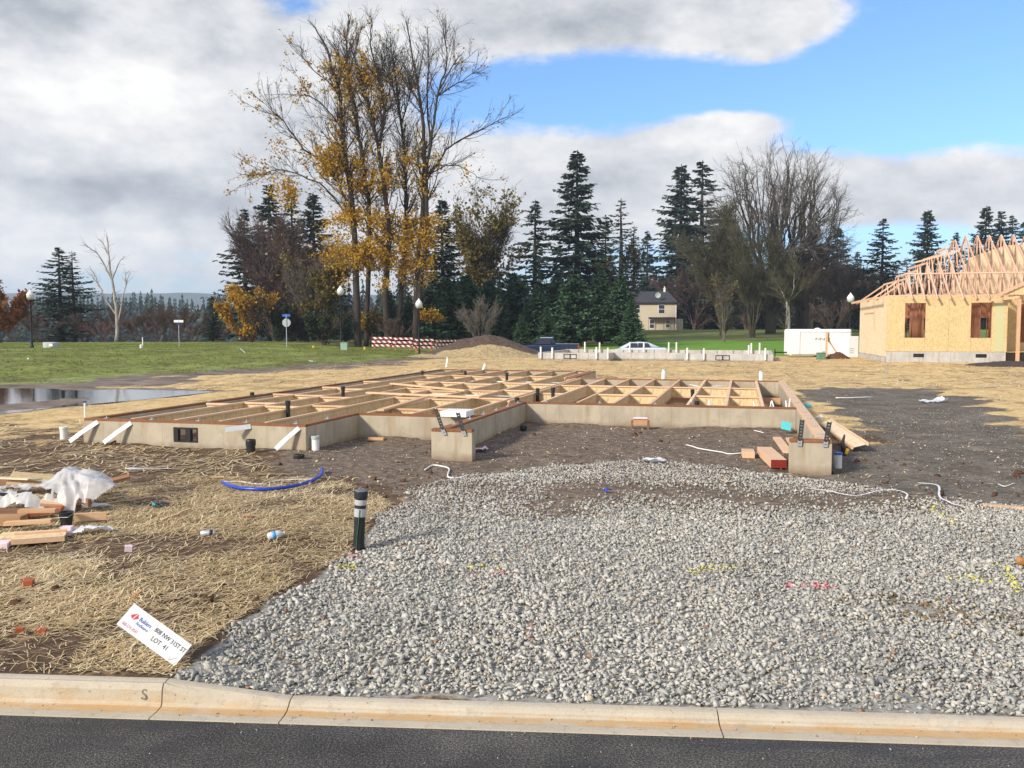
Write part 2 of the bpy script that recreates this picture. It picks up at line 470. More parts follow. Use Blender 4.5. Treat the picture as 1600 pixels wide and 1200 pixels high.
# ------------------------------------------------------------------ mesh helpers
class MB:
    """collects vertices and faces (with a material slot and a tint) for ONE mesh"""

    def __init__(self):
        self.v, self.f, self.m, self.t = [], [], [], []
        self.nv = 0

    def add(self, verts, faces, mi=0, tint=None):
        verts = np.asarray(verts, float).reshape(-1, 3)
        self.v.append(verts)
        for f in faces:
            self.f.append([i + self.nv for i in f])
        self.m.extend([mi] * len(faces))
        self.t.append(np.full(len(verts), 0.5 if tint is None else tint))
        self.nv += len(verts)
        return self

    def box(self, c, s, rot=None, mi=0):
        c = np.asarray(c, float)
        h = np.asarray(s, float) / 2
        k = np.array([[-1, -1, -1], [1, -1, -1], [1, 1, -1], [-1, 1, -1], [-1, -1, 1], [1, -1, 1], [1, 1, 1], [-1, 1, 1]]) * h
        if rot is not None:
            k = k @ np.array(rot.to_matrix() if isinstance(rot, Euler) else rot).T
        return self.add(k + c, [(0, 3, 2, 1), (4, 5, 6, 7), (0, 1, 5, 4), (1, 2, 6, 5), (2, 3, 7, 6), (3, 0, 4, 7)], mi)

    def bx(self, x0, x1, y0, y1, z0, z1, mi=0):
        return self.box(((x0 + x1) / 2, (y0 + y1) / 2, (z0 + z1) / 2), (x1 - x0, y1 - y0, z1 - z0), None, mi)

    def beam(self, p0, p1, w, h, up=(0, 0, 1), mi=0):
        p0, p1 = Vector(p0), Vector(p1)
        d = (p1 - p0)
        L = d.length
        d.normalize()
        u = Vector(up)
        s = d.cross(u)
        if s.length < 1e-4:
            s = d.cross(Vector((1, 0, 0)))
        s.normalize()
        u = s.cross(d)
        m = Matrix((s, d, u)).transposed()
        return self.box((p0 + p1) / 2, (w, L, h), m, mi)

    def cyl(self, p0, p1, r0, r1=None, n=16, mi=0, caps=True):
        return self.tube([p0, p1], [r0, r0 if r1 is None else r1], n, mi, caps)

    def tube(self, pts, rads, n=8, mi=0, caps=True):
        pts = [Vector(p) for p in pts]
        if not hasattr(rads, '__len__'):
            rads = [rads] * len(pts)
        vs, fs = [], []
        prev = None
        for i, p in enumerate(pts):
            a = pts[max(i - 1, 0)]
            b = pts[min(i + 1, len(pts) - 1)]
            d = (b - a).normalized()
            if prev is None:
                s = d.cross(Vector((0, 0, 1)))
                if s.length < 1e-3:
                    s = d.cross(Vector((1, 0, 0)))
            else:
                s = prev - d * prev.dot(d)
            s.normalize()
            prev = s
            t = d.cross(s)
            for k in range(n):
                an = 2 * math.pi * k / n
                vs.append(p + (s * math.cos(an) + t * math.sin(an)) * rads[i])
        for i in range(len(pts) - 1):
            for k in range(n):
                fs.append((i * n + k, i * n + (k + 1) % n, (i + 1) * n + (k + 1) % n, (i + 1) * n + k))
        if caps:
            fs.append(tuple(range(n))[::-1])
            fs.append(tuple((len(pts) - 1) * n + k for k in range(n)))
        return self.add([tuple(v) for v in vs], fs, mi)

    def lathe(self, prof, n=18, c=(0, 0, 0), mi=0):
        vs, fs = [], []
        for r, z in prof:
            for k in range(n):
                a = 2 * math.pi * k / n
                vs.append((c[0] + r * math.cos(a), c[1] + r * math.sin(a), c[2] + z))
        for i in range(len(prof) - 1):
            for k in range(n):
                fs.append((i * n + k, i * n + (k + 1) % n, (i + 1) * n + (k + 1) % n, (i + 1) * n + k))
        fs.append(tuple(range(n))[::-1])
        fs.append(tuple((len(prof) - 1) * n + k for k in range(n)))
        return self.add(vs, fs, mi)

    def prism(self, outline, y0, y1, mi=0):
        """outline in (x, z), extruded along y"""
        n = len(outline)
        vs = [(x, y0, z) for x, z in outline] + [(x, y1, z) for x, z in outline]
        fs = [tuple(range(n)), tuple(range(2 * n - 1, n - 1, -1))]
        for k in range(n):
            fs.append((k, k + n, (k + 1) % n + n, (k + 1) % n))
        return self.add(vs, fs, mi)

    def mesh(self, name, mats, smooth=False):
        me = bpy.data.meshes.new(name)
        v = np.concatenate(self.v)
        me.from_pydata(v.tolist(), [], self.f)
        for m in mats:
            me.materials.append(m)
        me.polygons.foreach_set('material_index', self.m)
        if smooth:
            me.polygons.foreach_set('use_smooth', [True] * len(me.polygons))
        return me


def tri_mesh(name, V, Fc, tint=None, mats=(), smooth=False):
    """fast mesh from arrays; Fc is (N,3) or (N,4)"""
    me = bpy.data.meshes.new(name)
    V = np.ascontiguousarray(V, dtype=np.float32)
    Fc = np.ascontiguousarray(Fc, dtype=np.int32)
    k = Fc.shape[1]
    me.vertices.add(len(V))
    me.vertices.foreach_set('co', V.ravel())
    me.loops.add(Fc.size)
    me.loops.foreach_set('vertex_index', Fc.ravel())
    me.polygons.add(len(Fc))
    me.polygons.foreach_set('loop_start', np.arange(0, Fc.size, k, dtype=np.int32))
    if smooth:
        me.polygons.foreach_set('use_smooth', np.ones(len(Fc), dtype=bool))
    if tint is not None:
        a = me.attributes.new('tint', 'FLOAT', 'POINT')
        a.data.foreach_set('value', np.ascontiguousarray(tint, dtype=np.float32))
    for m in mats:
        me.materials.append(m)
    me.update(calc_edges=True)
    me.validate()
    return me


def put(name, me, parent=None, loc=None, rot=None, label=None, cat=None, group=None, kind=None, bevel=0.0, scale=None):
    o = bpy.data.objects.new(name, me)
    COL.objects.link(o)
    if parent is not None:
        o.parent = parent
    if loc is not None:
        o.location = tuple(float(q) for q in loc)
    if rot is not None:
        o.rotation_euler = rot
    if scale is not None:
        o.scale = scale if hasattr(scale, '__len__') else (scale,) * 3
    if label:
        o['label'] = label
    if cat:
        o['category'] = cat
    if group:
        o['group'] = group
    if kind:
        o['kind'] = kind
    if bevel:
        b = o.modifiers.new('bevel', 'BEVEL')
        b.width = bevel
        b.segments = 2
        b.limit_method = 'ANGLE'
    return o


def part(name, mb, mats, parent, loc=None, rot=None, smooth=False, bevel=0.0, label=None, kind=None):
    if not isinstance(mats, (list, tuple)):
        mats = [mats]
    return put(name, mb.mesh(name, mats, smooth), parent, loc, rot, label=label, bevel=bevel, kind=kind)


def thing(name, label, cat, loc=(0, 0, 0), rotz=0.0, group=None, rot=None):
    return put(name, None, None, loc, rot if rot is not None else (0, 0, rotz), label, cat, group)


def copy_tree(o, parent=None):
    c = o.copy()
    COL.objects.link(c)
    c.parent = parent
    for ch in list(o.children):
        copy_tree(ch, c)
    return c


def text_mesh(s, size, mat, extrude=0.001):
    cu = bpy.data.curves.new('lettering', 'FONT')
    cu.body = s
    cu.size = size
    cu.extrude = extrude
    cu.resolution_u = 3
    ob = bpy.data.objects.new('lettering_tmp', cu)
    COL.objects.link(ob)
    dg = bpy.context.evaluated_depsgraph_get()
    me = bpy.data.meshes.new_from_object(ob.evaluated_get(dg))
    bpy.data.objects.remove(ob)
    me.materials.clear()
    me.materials.append(mat)
    return me


# ------------------------------------------------------------------ noise on arrays
def _hash(ix, iy, seed):
    n = (ix * 374761393 + iy * 668265263 + seed * 1442695041) & 0xffffffff
    n = ((n ^ (n >> 13)) * 1274126177) & 0xffffffff
    return ((n ^ (n >> 16)) & 0xffff) / 65535.0


def vnoise(x, y, seed=0):
    x = np.asarray(x, float)
    y = np.asarray(y, float)
    x0 = np.floor(x)
    y0 = np.floor(y)
    fx, fy = x - x0, y - y0
    fx = fx * fx * (3 - 2 * fx)
    fy = fy * fy * (3 - 2 * fy)
    ix, iy = x0.astype(np.int64), y0.astype(np.int64)
    a, b = _hash(ix, iy, seed), _hash(ix + 1, iy, seed)
    c, d = _hash(ix, iy + 1, seed), _hash(ix + 1, iy + 1, seed)
    return (a * (1 - fx) + b * fx) * (1 - fy) + (c * (1 - fx) + d * fx) * fy


def fbm(x, y, seed=0, octv=4):
    s = 0.0
    a = 0.5
    for k in range(octv):
        s = s + a * vnoise(np.asarray(x) * 2 ** k, np.asarray(y) * 2 ** k, seed + k)
        a *= 0.5
    return s / (1 - 0.5 ** octv)


def sst(lo, hi, x):
    t = np.clip((np.asarray(x, float) - lo) / (hi - lo), 0, 1)
    return t * t * (3 - 2 * t)


def poly_sd(P, x, y):
    """signed distance to polygon, positive inside"""
    x = np.asarray(x, float)
    y = np.asarray(y, float)
    d = np.full(x.shape, 1e18)
    ins = np.zeros(x.shape, bool)
    n = len(P)
    for i in range(n):
        ax, ay = P[i]
        bx, by = P[(i + 1) % n]
        ex, ey = bx - ax, by - ay
        t = np.clip(((x - ax) * ex + (y - ay) * ey) / (ex * ex + ey * ey + 1e-12), 0, 1)
        d = np.minimum(d, (x - ax - t * ex) ** 2 + (y - ay - t * ey) ** 2)
        c = ((ay > y) != (by > y)) & (x < (bx - ax) * (y - ay) / (by - ay + 1e-12) + ax)
        ins ^= c
    d = np.sqrt(d)
    return np.where(ins, d, -d)


def pxpoly(pts, z=0.27):
    return [tuple(on_z(a, b, z)[:2]) for a, b in pts]

# ================================================================== THE GROUND
HO = np.array([4.70, 13.07])
TH = R(14.4)
HD = np.array([math.sin(TH), math.cos(TH)])
HW = np.array([math.cos(TH), -math.sin(TH)])


def hw(u, v):
    return HO + HW * u + HD * v


FOOT = [(-12.84, 0.1), (-8.58, 0.1), (-8.58, 2.25), (-6.05, 2.25), (-6.05, 5.6), (-0.1, 5.6), (-0.1, 15.2), (-6.8, 15.2), (-6.8, 20.0), (-12.84, 20.0)]
FOOTW = [tuple(hw(u, v)) for u, v in FOOT]
CURB_K = -0.0705                       # the kerb runs slightly askew to the camera


def kerb_y(x):
    return 5.31 + CURB_K * np.asarray(x, float)


GRAVEL = pxpoly([(262, 1058), (320, 1000), (372, 962), (440, 920), (500, 890), (560, 858), (585, 815), (640, 778), (700, 752), (840, 735), (930, 728), (1010, 722), (1100, 730), (1160, 745), (1230, 752), (1330, 765), (1420, 782), (1500, 792), (1600, 800), (2000, 830)], 0.2)
GRAVEL += [(9.0, 4.95), (-2.25, 5.75)]
SOIL = pxpoly([(420, 712), (470, 694), (500, 676), (560, 652), (740, 655), (830, 645), (1245, 655), (1240, 748), (1180, 760), (1000, 745), (840, 752), (720, 765), (660, 792), (610, 775), (540, 748), (450, 738)])
DARK = pxpoly([(1240, 612), (1300, 606), (1480, 607), (1540, 640), (1600, 668), (1800, 720), (1900, 815), (1600, 812), (1400, 790), (1225, 772), (1290, 720), (1330, 690), (1270, 640)])
PUDDLE = pxpoly([(-400, 598), (0, 605), (95, 606), (200, 607), (345, 610), (240, 621), (150, 629), (70, 637), (0, 645), (-400, 690)])
LA, LB = np.array([-19.5, 32.5]), np.array([-4.5, 70.0])
LN = np.array([-(LB - LA)[1], (LB - LA)[0]])
LN = LN / np.linalg.norm(LN)


def lawn_d(x, y):
    return (np.asarray(x) - LA[0]) * LN[0] + (np.asarray(y) - LA[1]) * LN[1]


def gz(x, y):
    x = np.asarray(x, float)
    y = np.asarray(y, float)
    r = y - kerb_y(x) - 0.29
    left = sst(-1.45, -2.3, x - 0.0 * y)
    zk = 0.05 + 0.085 * left                                  # behind the dropped kerb the ground is lower
    z = zk + (0.27 - zk) * sst(0.0, 6.0, r)
    z = z + 0.5 * sst(0, 20, lawn_d(x, y)) * sst(28, 45, y) * (1 - 0.9 * sst(76, 86, y) * sst(-24, -16, x))
    z = z + 0.2 * sst(14, 23, x) * sst(25, 46, y) * (1 - sst(58, 68, y))
    z = z - 0.60 * sst(68, 76, y) * (1 - sst(84, 100, y)) * sst(-14, -4, x) * (1 - sst(18, 26, x))
    z = z - 15 * sst(100, 330, y) * sst(-2, -70, x)
    z = z + 1.75 * sst(95, 184, y) * sst(-10, 18, x) + 2.5 * sst(190, 420, y) * sst(0, 40, x)
    z = z + 30 * sst(900, 2500, y)
    fp = poly_sd(FOOTW, x, y)
    z = z - 0.10 * sst(0.0, 0.5, fp)
    z = z + 0.085 * np.exp(np.minimum(fp + 0.1, 0.0) / 0.8) * (fp < 0) * (0.5 + fbm(x * 1.3, y * 1.3, 17, 3)) * (1 - 0.7 * sst(2.5, 4.5, x) * (1 - sst(15, 17, y)))
    near = 1 - sst(40, 90, y)
    amp = sst(0.05, 0.5, r) * near
    z = z + amp * ((0.07 + 0.10 * sst(22, 34, y)) * (fbm(x * 0.55, y * 0.55, 3, 3) - 0.5) + 0.045 * (fbm(x * 3.1, y * 3.1, 11, 3) - 0.5))
    so = sst(-0.3, 0.3, poly_sd(SOIL, x, y))
    z = z + so * 0.05 * (fbm(x * 2.0, y * 2.0, 21, 4) - 0.5)
    # low bank of turned soil along the front of the foundation and beside the gravel
    pd = poly_sd(PUDDLE, x, y)
    z = np.where(pd > -0.8, z * (1 - sst(-0.8, 0.3, pd)) + (0.215 + 0.17 * (fbm(x * 0.8, y * 0.4, 31, 4) - 0.5)) * sst(-0.8, 0.3, pd), z)
    return z


def gp(px, py, dz=0.0):
    """point on the ground under a photograph pixel"""
    z = 0.25
    p = on_z(px, py, z)
    for _ in range(12):
        z = float(gz(p[0], p[1])) + dz
        if z > CAMH - 0.2:
            break
        p = on_z(px, py, z)
    return np.array([p[0], p[1], z])


def gxy(x, y, dz=0.0):
    return (float(x), float(y), float(gz(x, y)) + dz)


NC, NR = 330, 470
rr = np.concatenate([[0.0], np.cumsum(0.05 * 1.0145 ** np.arange(NR - 1))])
rr = rr * (3200 / rr[-1]) if rr[-1] > 3200 else rr
ss = np.linspace(-1, 1, NC)
Sg, Rg = np.meshgrid(ss, rr)
Xg = Sg * (0.78 * Rg + 9.0)
Yg = kerb_y(Xg) + 0.295 + Rg
Xg = Xg.ravel()
Yg = Yg.ravel()
Zg = gz(Xg, Yg)
idx = np.arange(NC * NR).reshape(NR, NC)
Fq = np.stack([idx[:-1, :-1], idx[:-1, 1:], idx[1:, 1:], idx[1:, :-1]], -1).reshape(-1, 4)
gme = tri_mesh('ground', np.stack([Xg, Yg, Zg], 1), Fq, None, (), True)
jag = (fbm(Xg * 1.7, Yg * 1.7, 41, 4) - 0.5)
jagb = (fbm(Xg * 0.25, Yg * 0.25, 43, 4) - 0.5)
z_soil = sst(-0.25, 0.35, poly_sd(SOIL, Xg, Yg) + jag * 1.0)
z_soil = np.maximum(z_soil, sst(-0.3, 0.1, poly_sd(FOOTW, Xg, Yg) + jag * 0.5))
z_dark = sst(-0.7, 0.7, poly_sd(DARK, Xg, Yg) + jag * 2.2 + jagb * 2.5)
z_grav = sst(-0.10, 0.12, poly_sd(GRAVEL, Xg, Yg) + jag * 0.35) * (1 - sst(9.6, 11.0, Yg + jag * 2))
z_soil = np.maximum(z_soil, sst(-0.10, 0.12, poly_sd(GRAVEL, Xg, Yg) + jag * 0.35) * sst(9.6, 11.0, Yg + jag * 2))
ld = lawn_d(Xg, Yg)
z_lawn = sst(-0.6, 0.8, ld + jagb * 5 + jag * 1.6) * sst(30, 34, Yg + jag * 3)
pudd = poly_sd(PUDDLE, Xg, Yg)
z_mud = np.maximum(sst(-4.5, -2.0, ld + jagb * 8 + jag * 3) * (1 - sst(1, 3, ld + jagb * 4)) * sst(27, 33, Yg) * (1 - sst(68, 74, Yg)), sst(-1.2, 0.2, pudd + jag * 1.5))
z_field = sst(70, 76, Yg + jagb * 6) * sst(3, 8, Xg + jagb * 6) * (1 - sst(118, 128, Yg + jagb * 16))
z_field = np.maximum(z_field, sst(150, 165, Yg) * sst(55, 62, Xg) * (1 - sst(210, 220, Yg)))
z_far = sst(70, 75, Yg + jagb * 8) * (1 - sst(-3.0, 1.0, ld))
z_far = np.maximum(z_far, sst(100, 115, Yg))
for nm, arr in (('z_soil', z_soil), ('z_dark', z_dark), ('z_grav', z_grav), ('z_lawn', z_lawn), ('z_mud', z_mud), ('z_field', z_field), ('z_far', z_far)):
    a = gme.attributes.new(nm, 'FLOAT', 'POINT')
    a.data.foreach_set('value', np.ascontiguousarray(arr, dtype=np.float32))

gm, t, p = principled('ground')
v = t.coord()
p.inputs['Roughness'].default_value = 0.95
p.inputs['Specular IOR Level'].default_value = 0.15
n1 = t.noise(v, 1.2, 6, 0.6)
n2 = t.noise(v, 9.0, 5, 0.65)
n3 = t.noise(v, 45.0, 4, 0.7)
soil_c = t.ramp(t.math('ADD', t.math('MULTIPLY', n2, 0.55), t.math('MULTIPLY', n3, 0.45)), [(0.36, (0.055, 0.040, 0.029)), (0.5, (0.150, 0.113, 0.082)), (0.64, (0.31, 0.24, 0.175))])
clay_c = t.ramp(n2, [(0.3, (0.055, 0.034, 0.022)), (0.7, (0.16, 0.105, 0.065))])
st1 = t.noise(t.mapping(v, scale=(1.2, 6, 1), rot=(0, 0, 0.35)), 3.0, 6, 0.75, 0.5)
st2 = t.noise(t.mapping(v, scale=(1.2, 5, 1), rot=(0, 0, -0.5)), 2.0, 6, 0.75, 0.5)
sf = t.math('MAXIMUM', st1, st2)
straw_c = t.ramp(sf, [(0.36, (0.14, 0.088, 0.042)), (0.44, (0.40, 0.265, 0.11)), (0.53, (0.62, 0.44, 0.20)), (0.66, (0.78, 0.61, 0.33))])
sepg = t.n.new('ShaderNodeSeparateXYZ')
t.l.new(v, sepg.inputs[0])
# straw is thin over the soil in front of the house and thick behind it
thick = t.step(sepg.outputs[1], 13, 26, -0.24, 0.24)
cover = t.step(t.math('ADD', t.math('ADD', n1, thick), t.math('MULTIPLY', t.math('SUBTRACT', n2, 0.5), 0.5)), 0.34, 0.58)
base = t.mix(cover, clay_c, straw_c)
scuff = t.noise(t.mapping(v, scale=(0.9, 0.28, 1)), 1.4, 6, 0.7, 0.6)
scf = t.math('MULTIPLY', t.step(scuff, 0.52, 0.66), t.step(sepg.outputs[1], 18, 28, 0.0, 0.75))
base = t.mix(scf, base, (0.20, 0.13, 0.065))
dark_c = t.ramp(t.math('ADD', t.math('MULTIPLY', n3, 0.45), t.math('ADD', t.math('MULTIPLY', n2, 0.3), t.math('MULTIPLY', n1, 0.25))), [(0.38, (0.050, 0.041, 0.031)), (0.5, (0.135, 0.114, 0.088)), (0.62, (0.29, 0.25, 0.195))])
rust = t.step(t.noise(v, 0.7, 5, 0.6), 0.56, 0.72)
nearrust = t.math('MULTIPLY', rust, t.step(sepg.outputs[1], 12, 17, 0.9, 0.0))
dark_c = t.mix(nearrust, dark_c, (0.13, 0.07, 0.042))
gr1 = t.noise(v, 2.2, 6, 0.65)
gr0 = t.noise(t.mapping(v, scale=(1, 0.55, 1)), 0.35, 5, 0.6)
grass_c = t.ramp(t.math('ADD', t.math('MULTIPLY', gr1, 0.6), t.math('MULTIPLY', gr0, 0.4)), [(0.40, (0.085, 0.065, 0.035)), (0.46, (0.14, 0.14, 0.04)), (0.54, (0.19, 0.23, 0.05)), (0.64, (0.30, 0.30, 0.10))])
mud_c = t.ramp(n1, [(0.3, (0.075, 0.055, 0.04)), (0.7, (0.27, 0.21, 0.155))])
field_c = t.ramp(t.noise(v, 0.5, 4), [(0.3, (0.11, 0.22, 0.025)), (0.7, (0.16, 0.29, 0.04))])
far_c = t.ramp(t.noise(v, 0.18, 5, 0.6), [(0.3, (0.15, 0.115, 0.055)), (0.5, (0.135, 0.165, 0.05)), (0.7, (0.19, 0.22, 0.075))])
grav_c = t.ramp(t.noise(v, 16, 5, 0.7), [(0.35, (0.17, 0.16, 0.14)), (0.6, (0.36, 0.345, 0.305))])


def zf(nm, k=0.6):
    return t.step(t.math('ADD', t.attr(nm), t.math('MULTIPLY', t.math('SUBTRACT', n2, 0.5), k)), 0.35, 0.65)


c = t.mix(zf('z_far', 0.2), base, far_c)
c = t.mix(zf('z_field', 0.2), c, field_c)
c = t.mix(zf('z_mud'), c, mud_c)
c = t.mix(zf('z_lawn'), c, grass_c)
c = t.mix(zf('z_dark'), c, dark_c)
c = t.mix(zf('z_soil'), c, soil_c)
c = t.mix(zf('z_grav', 0.3), c, grav_c)
t.l.new(c, p.inputs['Base Color'])
rgh = t.math('SUBTRACT', 0.95, t.math('MULTIPLY', zf('z_mud'), 0.35))
t.l.new(rgh, p.inputs['Roughness'])
hb = t.math('ADD', t.math('MULTIPLY', n3, 0.5), t.math('ADD', n2, t.math('MULTIPLY', sf, 0.6)))
t.l.new(t.bump(hb, 0.45, 0.04), p.inputs['Normal'])
gme.materials.append(gm)
put('ground', gme, kind='structure')

# ------------------------------------------------------------------ puddle water on the mud
pm, t, p = principled('puddle_water')
p.inputs['Base Color'].default_value = (0.03, 0.028, 0.024, 1)
p.inputs['Roughness'].default_value = 0.05
p.inputs['Specular IOR Level'].default_value = 0.9
t.l.new(t.bump(t.noise(t.coord(), 5.0, 3), 0.07, 0.03), p.inputs['Normal'])
pl = [q for q in PUDDLE]
me = bpy.data.meshes.new('puddle')
bm = bmesh.new()
bm.faces.new([bm.verts.new((a, b, 0.238)) for a, b in pl])
bmesh.ops.triangulate(bm, faces=bm.faces[:])
bm.normal_update()
for f in bm.faces:
    if f.normal.z < 0:
        f.normal_flip()
bm.to_mesh(me)
bm.free()
me.materials.append(pm)
put('puddle', me, kind='structure')

# ------------------------------------------------------------------ road
rm, t, p = principled('asphalt')
v = t.coord()
n1 = t.noise(v, 0.9, 6, 0.62)
n2 = t.noise(v, 70, 4, 0.7)
vo = t.voronoi(v, 120)
n4 = t.noise(t.mapping(v, scale=(0.35, 1.4, 1)), 1.6, 6, 0.65)
ac = t.ramp(t.math('ADD', t.math('MULTIPLY', n2, 0.7), t.math('MULTIPLY', n1, 0.3)), [(0.38, (0.018, 0.017, 0.016)), (0.5, (0.066, 0.062, 0.056)), (0.62, (0.20, 0.185, 0.16))])
wet = t.step(n4, 0.50, 0.62)
ac = t.mix(t.math('MULTIPLY', wet, 0.6), ac, (0.026, 0.026, 0.028))
spk = t.step(t.noise(v, 160, 2, 0.5), 0.69, 0.75)
ac = t.mix(t.math('MULTIPLY', spk, 0.6), ac, (0.35, 0.34, 0.32))
dust = t.step(t.noise(t.mapping(v, loc=(4, 2, 0)), 1.5, 5, 0.7), 0.56, 0.75)
ac = t.mix(t.math('MULTIPLY', dust, 0.4), ac, (0.14, 0.12, 0.10))
t.l.new(ac, p.inputs['Base Color'])
t.l.new(t.math('SUBTRACT', 0.9, t.math('MULTIPLY', wet, 0.25)), p.inputs['Roughness'])
p.inputs['Specular IOR Level'].default_value = 0.3
t.l.new(t.bump(t.math('ADD', n2, t.math('MULTIPLY', vo, 0.8)), 0.7, 0.012), p.inputs['Normal'])
rd = MB()
rd.add([(-60, kerb_y(-60) - 0.004, 0), (60, kerb_y(60) - 0.004, 0), (60, -30, 0), (-60, -30, 0)], [(0, 3, 2, 1)])
put('road', rd.mesh('road', [rm]), kind='structure')

# ------------------------------------------------------------------ kerb: one mesh per cast section
km, t, p = principled('kerb_concrete')
v = t.coord()
p.inputs['Roughness'].default_value = 0.9
n1 = t.noise(v, 2.0, 6, 0.6)
n2 = t.noise(v, 60, 4, 0.6)
kc = t.ramp(t.math('ADD', t.math('MULTIPLY', n1, 0.6), t.math('MULTIPLY', n2, 0.4)), [(0.3, (0.38, 0.325, 0.24)), (0.7, (0.52, 0.46, 0.355))])
sx = t.n.new('ShaderNodeSeparateXYZ')
t.l.new(v, sx.inputs[0])
wob = t.math('MULTIPLY', t.math('SUBTRACT', t.noise(t.mapping(v, scale=(1, 4, 4)), 4.0, 7, 0.75), 0.5), 0.20)
band = t.math('ABSOLUTE', t.math('SUBTRACT', t.math('ADD', sx.outputs[1], wob), 0.125))
rustf = t.math('MULTIPLY', t.step(band, 0.0, 0.075, 1.0, 0.0), t.step(t.noise(v, 1.7, 4), 0.25, 0.5))
kc = t.mix(t.math('MULTIPLY', rustf, 0.85), kc, (0.46, 0.27, 0.10))
grime = t.math('MULTIPLY', t.step(t.noise(v, 9, 6, 0.75), 0.52, 0.66), 0.35)
kc = t.mix(grime, kc, (0.25, 0.21, 0.155))
spots = t.step(t.noise(v, 30, 3, 0.5), 0.66, 0.73)
kc = t.mix(t.math('MULTIPLY', spots, 0.6), kc, (0.16, 0.10, 0.06))
t.l.new(kc, p.inputs['Base Color'])
t.l.new(t.bump(n2, 0.35, 0.006), p.inputs['Normal'])
kang = math.atan(CURB_K)
kroot = put('kerb', None, loc=(0, 5.31, 0), rot=(0, 0, kang), kind='structure')


def kerb_prof(h):
    """profile (y, z): gutter lip, gutter flow line, face, rounded top, back"""
    f = (h - 0.055) / (0.15 - 0.055)
    yf = 0.165 + 0.0 * f
    return [(0.0, -0.15), (0.0, 0.008), (0.10, 0.004), (yf, 0.012), (yf + 0.012, 0.022 + 0.012 * f), (yf + 0.028 - 0.008 * f, 0.028 + (h - 0.05) * 0.80 * f), (yf + 0.042, 0.040 + (h - 0.042) * f * 0.985 + 0.002),
            (yf + 0.065, h - 0.004), (yf + 0.09, h), (0.29, h), (0.29, -0.15)]


LOWH, HIH = 0.058, 0.15
cuts = [-25.0] + [-2.28 - 2.75 * k for k in range(8, -1, -1)] + [-1.45] + [1.27 + 2.72 * k for k in range(0, 9)]
for i in range(len(cuts) - 1):
    a, b = cuts[i] + 0.004, cuts[i + 1] - 0.004
    nseg = 6
    mb = MB()
    vs, fs = [], []
    K = None
    for k in range(nseg + 1):
        x = a + (b - a) * k / nseg
        f = float(sst(-1.45, -2.28, x)) if False else min(1, max(0, (-1.45 - x) / 0.83))
        pr = kerb_prof(LOWH + (HIH - LOWH) * f)
        K = len(pr)
        vs += [(x, y, z) for y, z in pr]
    for k in range(nseg):
        for j in range(K - 1):
            q = k * K + j
            fs.append((q, q + K, q + K + 1, q + 1)[::-1])
    fs.append(tuple(range(K)))
    fs.append(tuple(nseg * K + j for j in range(K))[::-1])
    mb.add(vs, fs)
    o = part('kerb_section', mb, km, kroot)
    if abs(b + 2.284) < 0.02:
        tm = text_mesh('S', 0.095, M('stamp_shade', (0.20, 0.18, 0.145)), 0.0015)
        so_ = put('stamped_letter', tm, o, loc=(-2.42, 0.171, 0.052), rot=(R(76), 0, 0))
# dark dirt wedged in the open joints
jm = M('joint_dirt', (0.03, 0.024, 0.02), (0.06, 0.045, 0.035), rough=1)
jt = MB()
for c0 in cuts[1:-1]:
    jt.bx(c0 - 0.0035, c0 + 0.0035, 0.004, 0.285, -0.1, 0.001)
part('joint_filler', jt, jm, kroot)

# ------------------------------------------------------------------ driveway gravel (stones as geometry)
def stone_variants(n, seed):
    out = []
    r_ = random.Random(seed)
    for _ in range(n):
        bm = bmesh.new()
        sc = (1.0, r_.uniform(0.6, 0.95), r_.uniform(0.42, 0.75))
        for _k in range(8):
            d = Vector((r_.gauss(0, 1), r_.gauss(0, 1), r_.gauss(0, 1))).normalized() * r_.uniform(0.82, 1.1)
            bm.verts.new((d.x * sc[0] * 0.5, d.y * sc[1] * 0.5, d.z * sc[2] * 0.5))
        res = bmesh.ops.convex_hull(bm, input=bm.verts[:])
        bmesh.ops.delete(bm, geom=[e for e in bm.verts if not e.link_faces], context='VERTS')
        bmesh.ops.triangulate(bm, faces=bm.faces[:])
        bm.verts.index_update()
        V = np.array([q.co[:] for q in bm.verts])
        Fc = np.array([[q.index for q in f.verts] for f in bm.faces])
        bm.free()
        out.append((V, Fc))
    return out


def rot_mats(n, full=True):
    q = rng.normal(size=(n, 4))
    if not full:
        q[:, 1:3] *= 0.42
    q /= np.linalg.norm(q, axis=1, keepdims=True)
    w, x, y, z = q.T
    return np.stack([1 - 2 * (y * y + z * z), 2 * (x * y - z * w), 2 * (x * z + y * w),
                     2 * (x * y + z * w), 1 - 2 * (x * x + z * z), 2 * (y * z - x * w),
                     2 * (x * z - y * w), 2 * (y * z + x * w), 1 - 2 * (x * x + y * y)], 1).reshape(n, 3, 3)


def scatter_stones(name, P, size, tint, variants, mat, flat=False):
    Vs, Fs, Ts = [], [], []
    nv = 0
    which = rng.integers(0, len(variants), len(P))
    for k, (V, Fc) in enumerate(variants):
        sel = np.where(which == k)[0]
        if not len(sel):
            continue
        Rm = rot_mats(len(sel), not flat)
        VV = np.einsum('nij,vj->nvi', Rm, V) * size[sel][:, None, None] + P[sel][:, None, :]
        FF = Fc[None] + (np.arange(len(sel)) * len(V))[:, None, None] + nv
        Vs.append(VV.reshape(-1, 3))
        Fs.append(FF.reshape(-1, 3))
        Ts.append(np.repeat(tint[sel], len(V)))
        nv += len(sel) * len(V)
    return tri_mesh(name, np.concatenate(Vs), np.concatenate(Fs), np.concatenate(Ts), [mat])


def project(x, y, z):
    f = y * math.cos(PITCH) - (z - CAMH) * math.sin(PITCH)
    u = y * math.sin(PITCH) + (z - CAMH) * math.cos(PITCH)
    return CX + FPX * x / f, CY - FPX * u / f


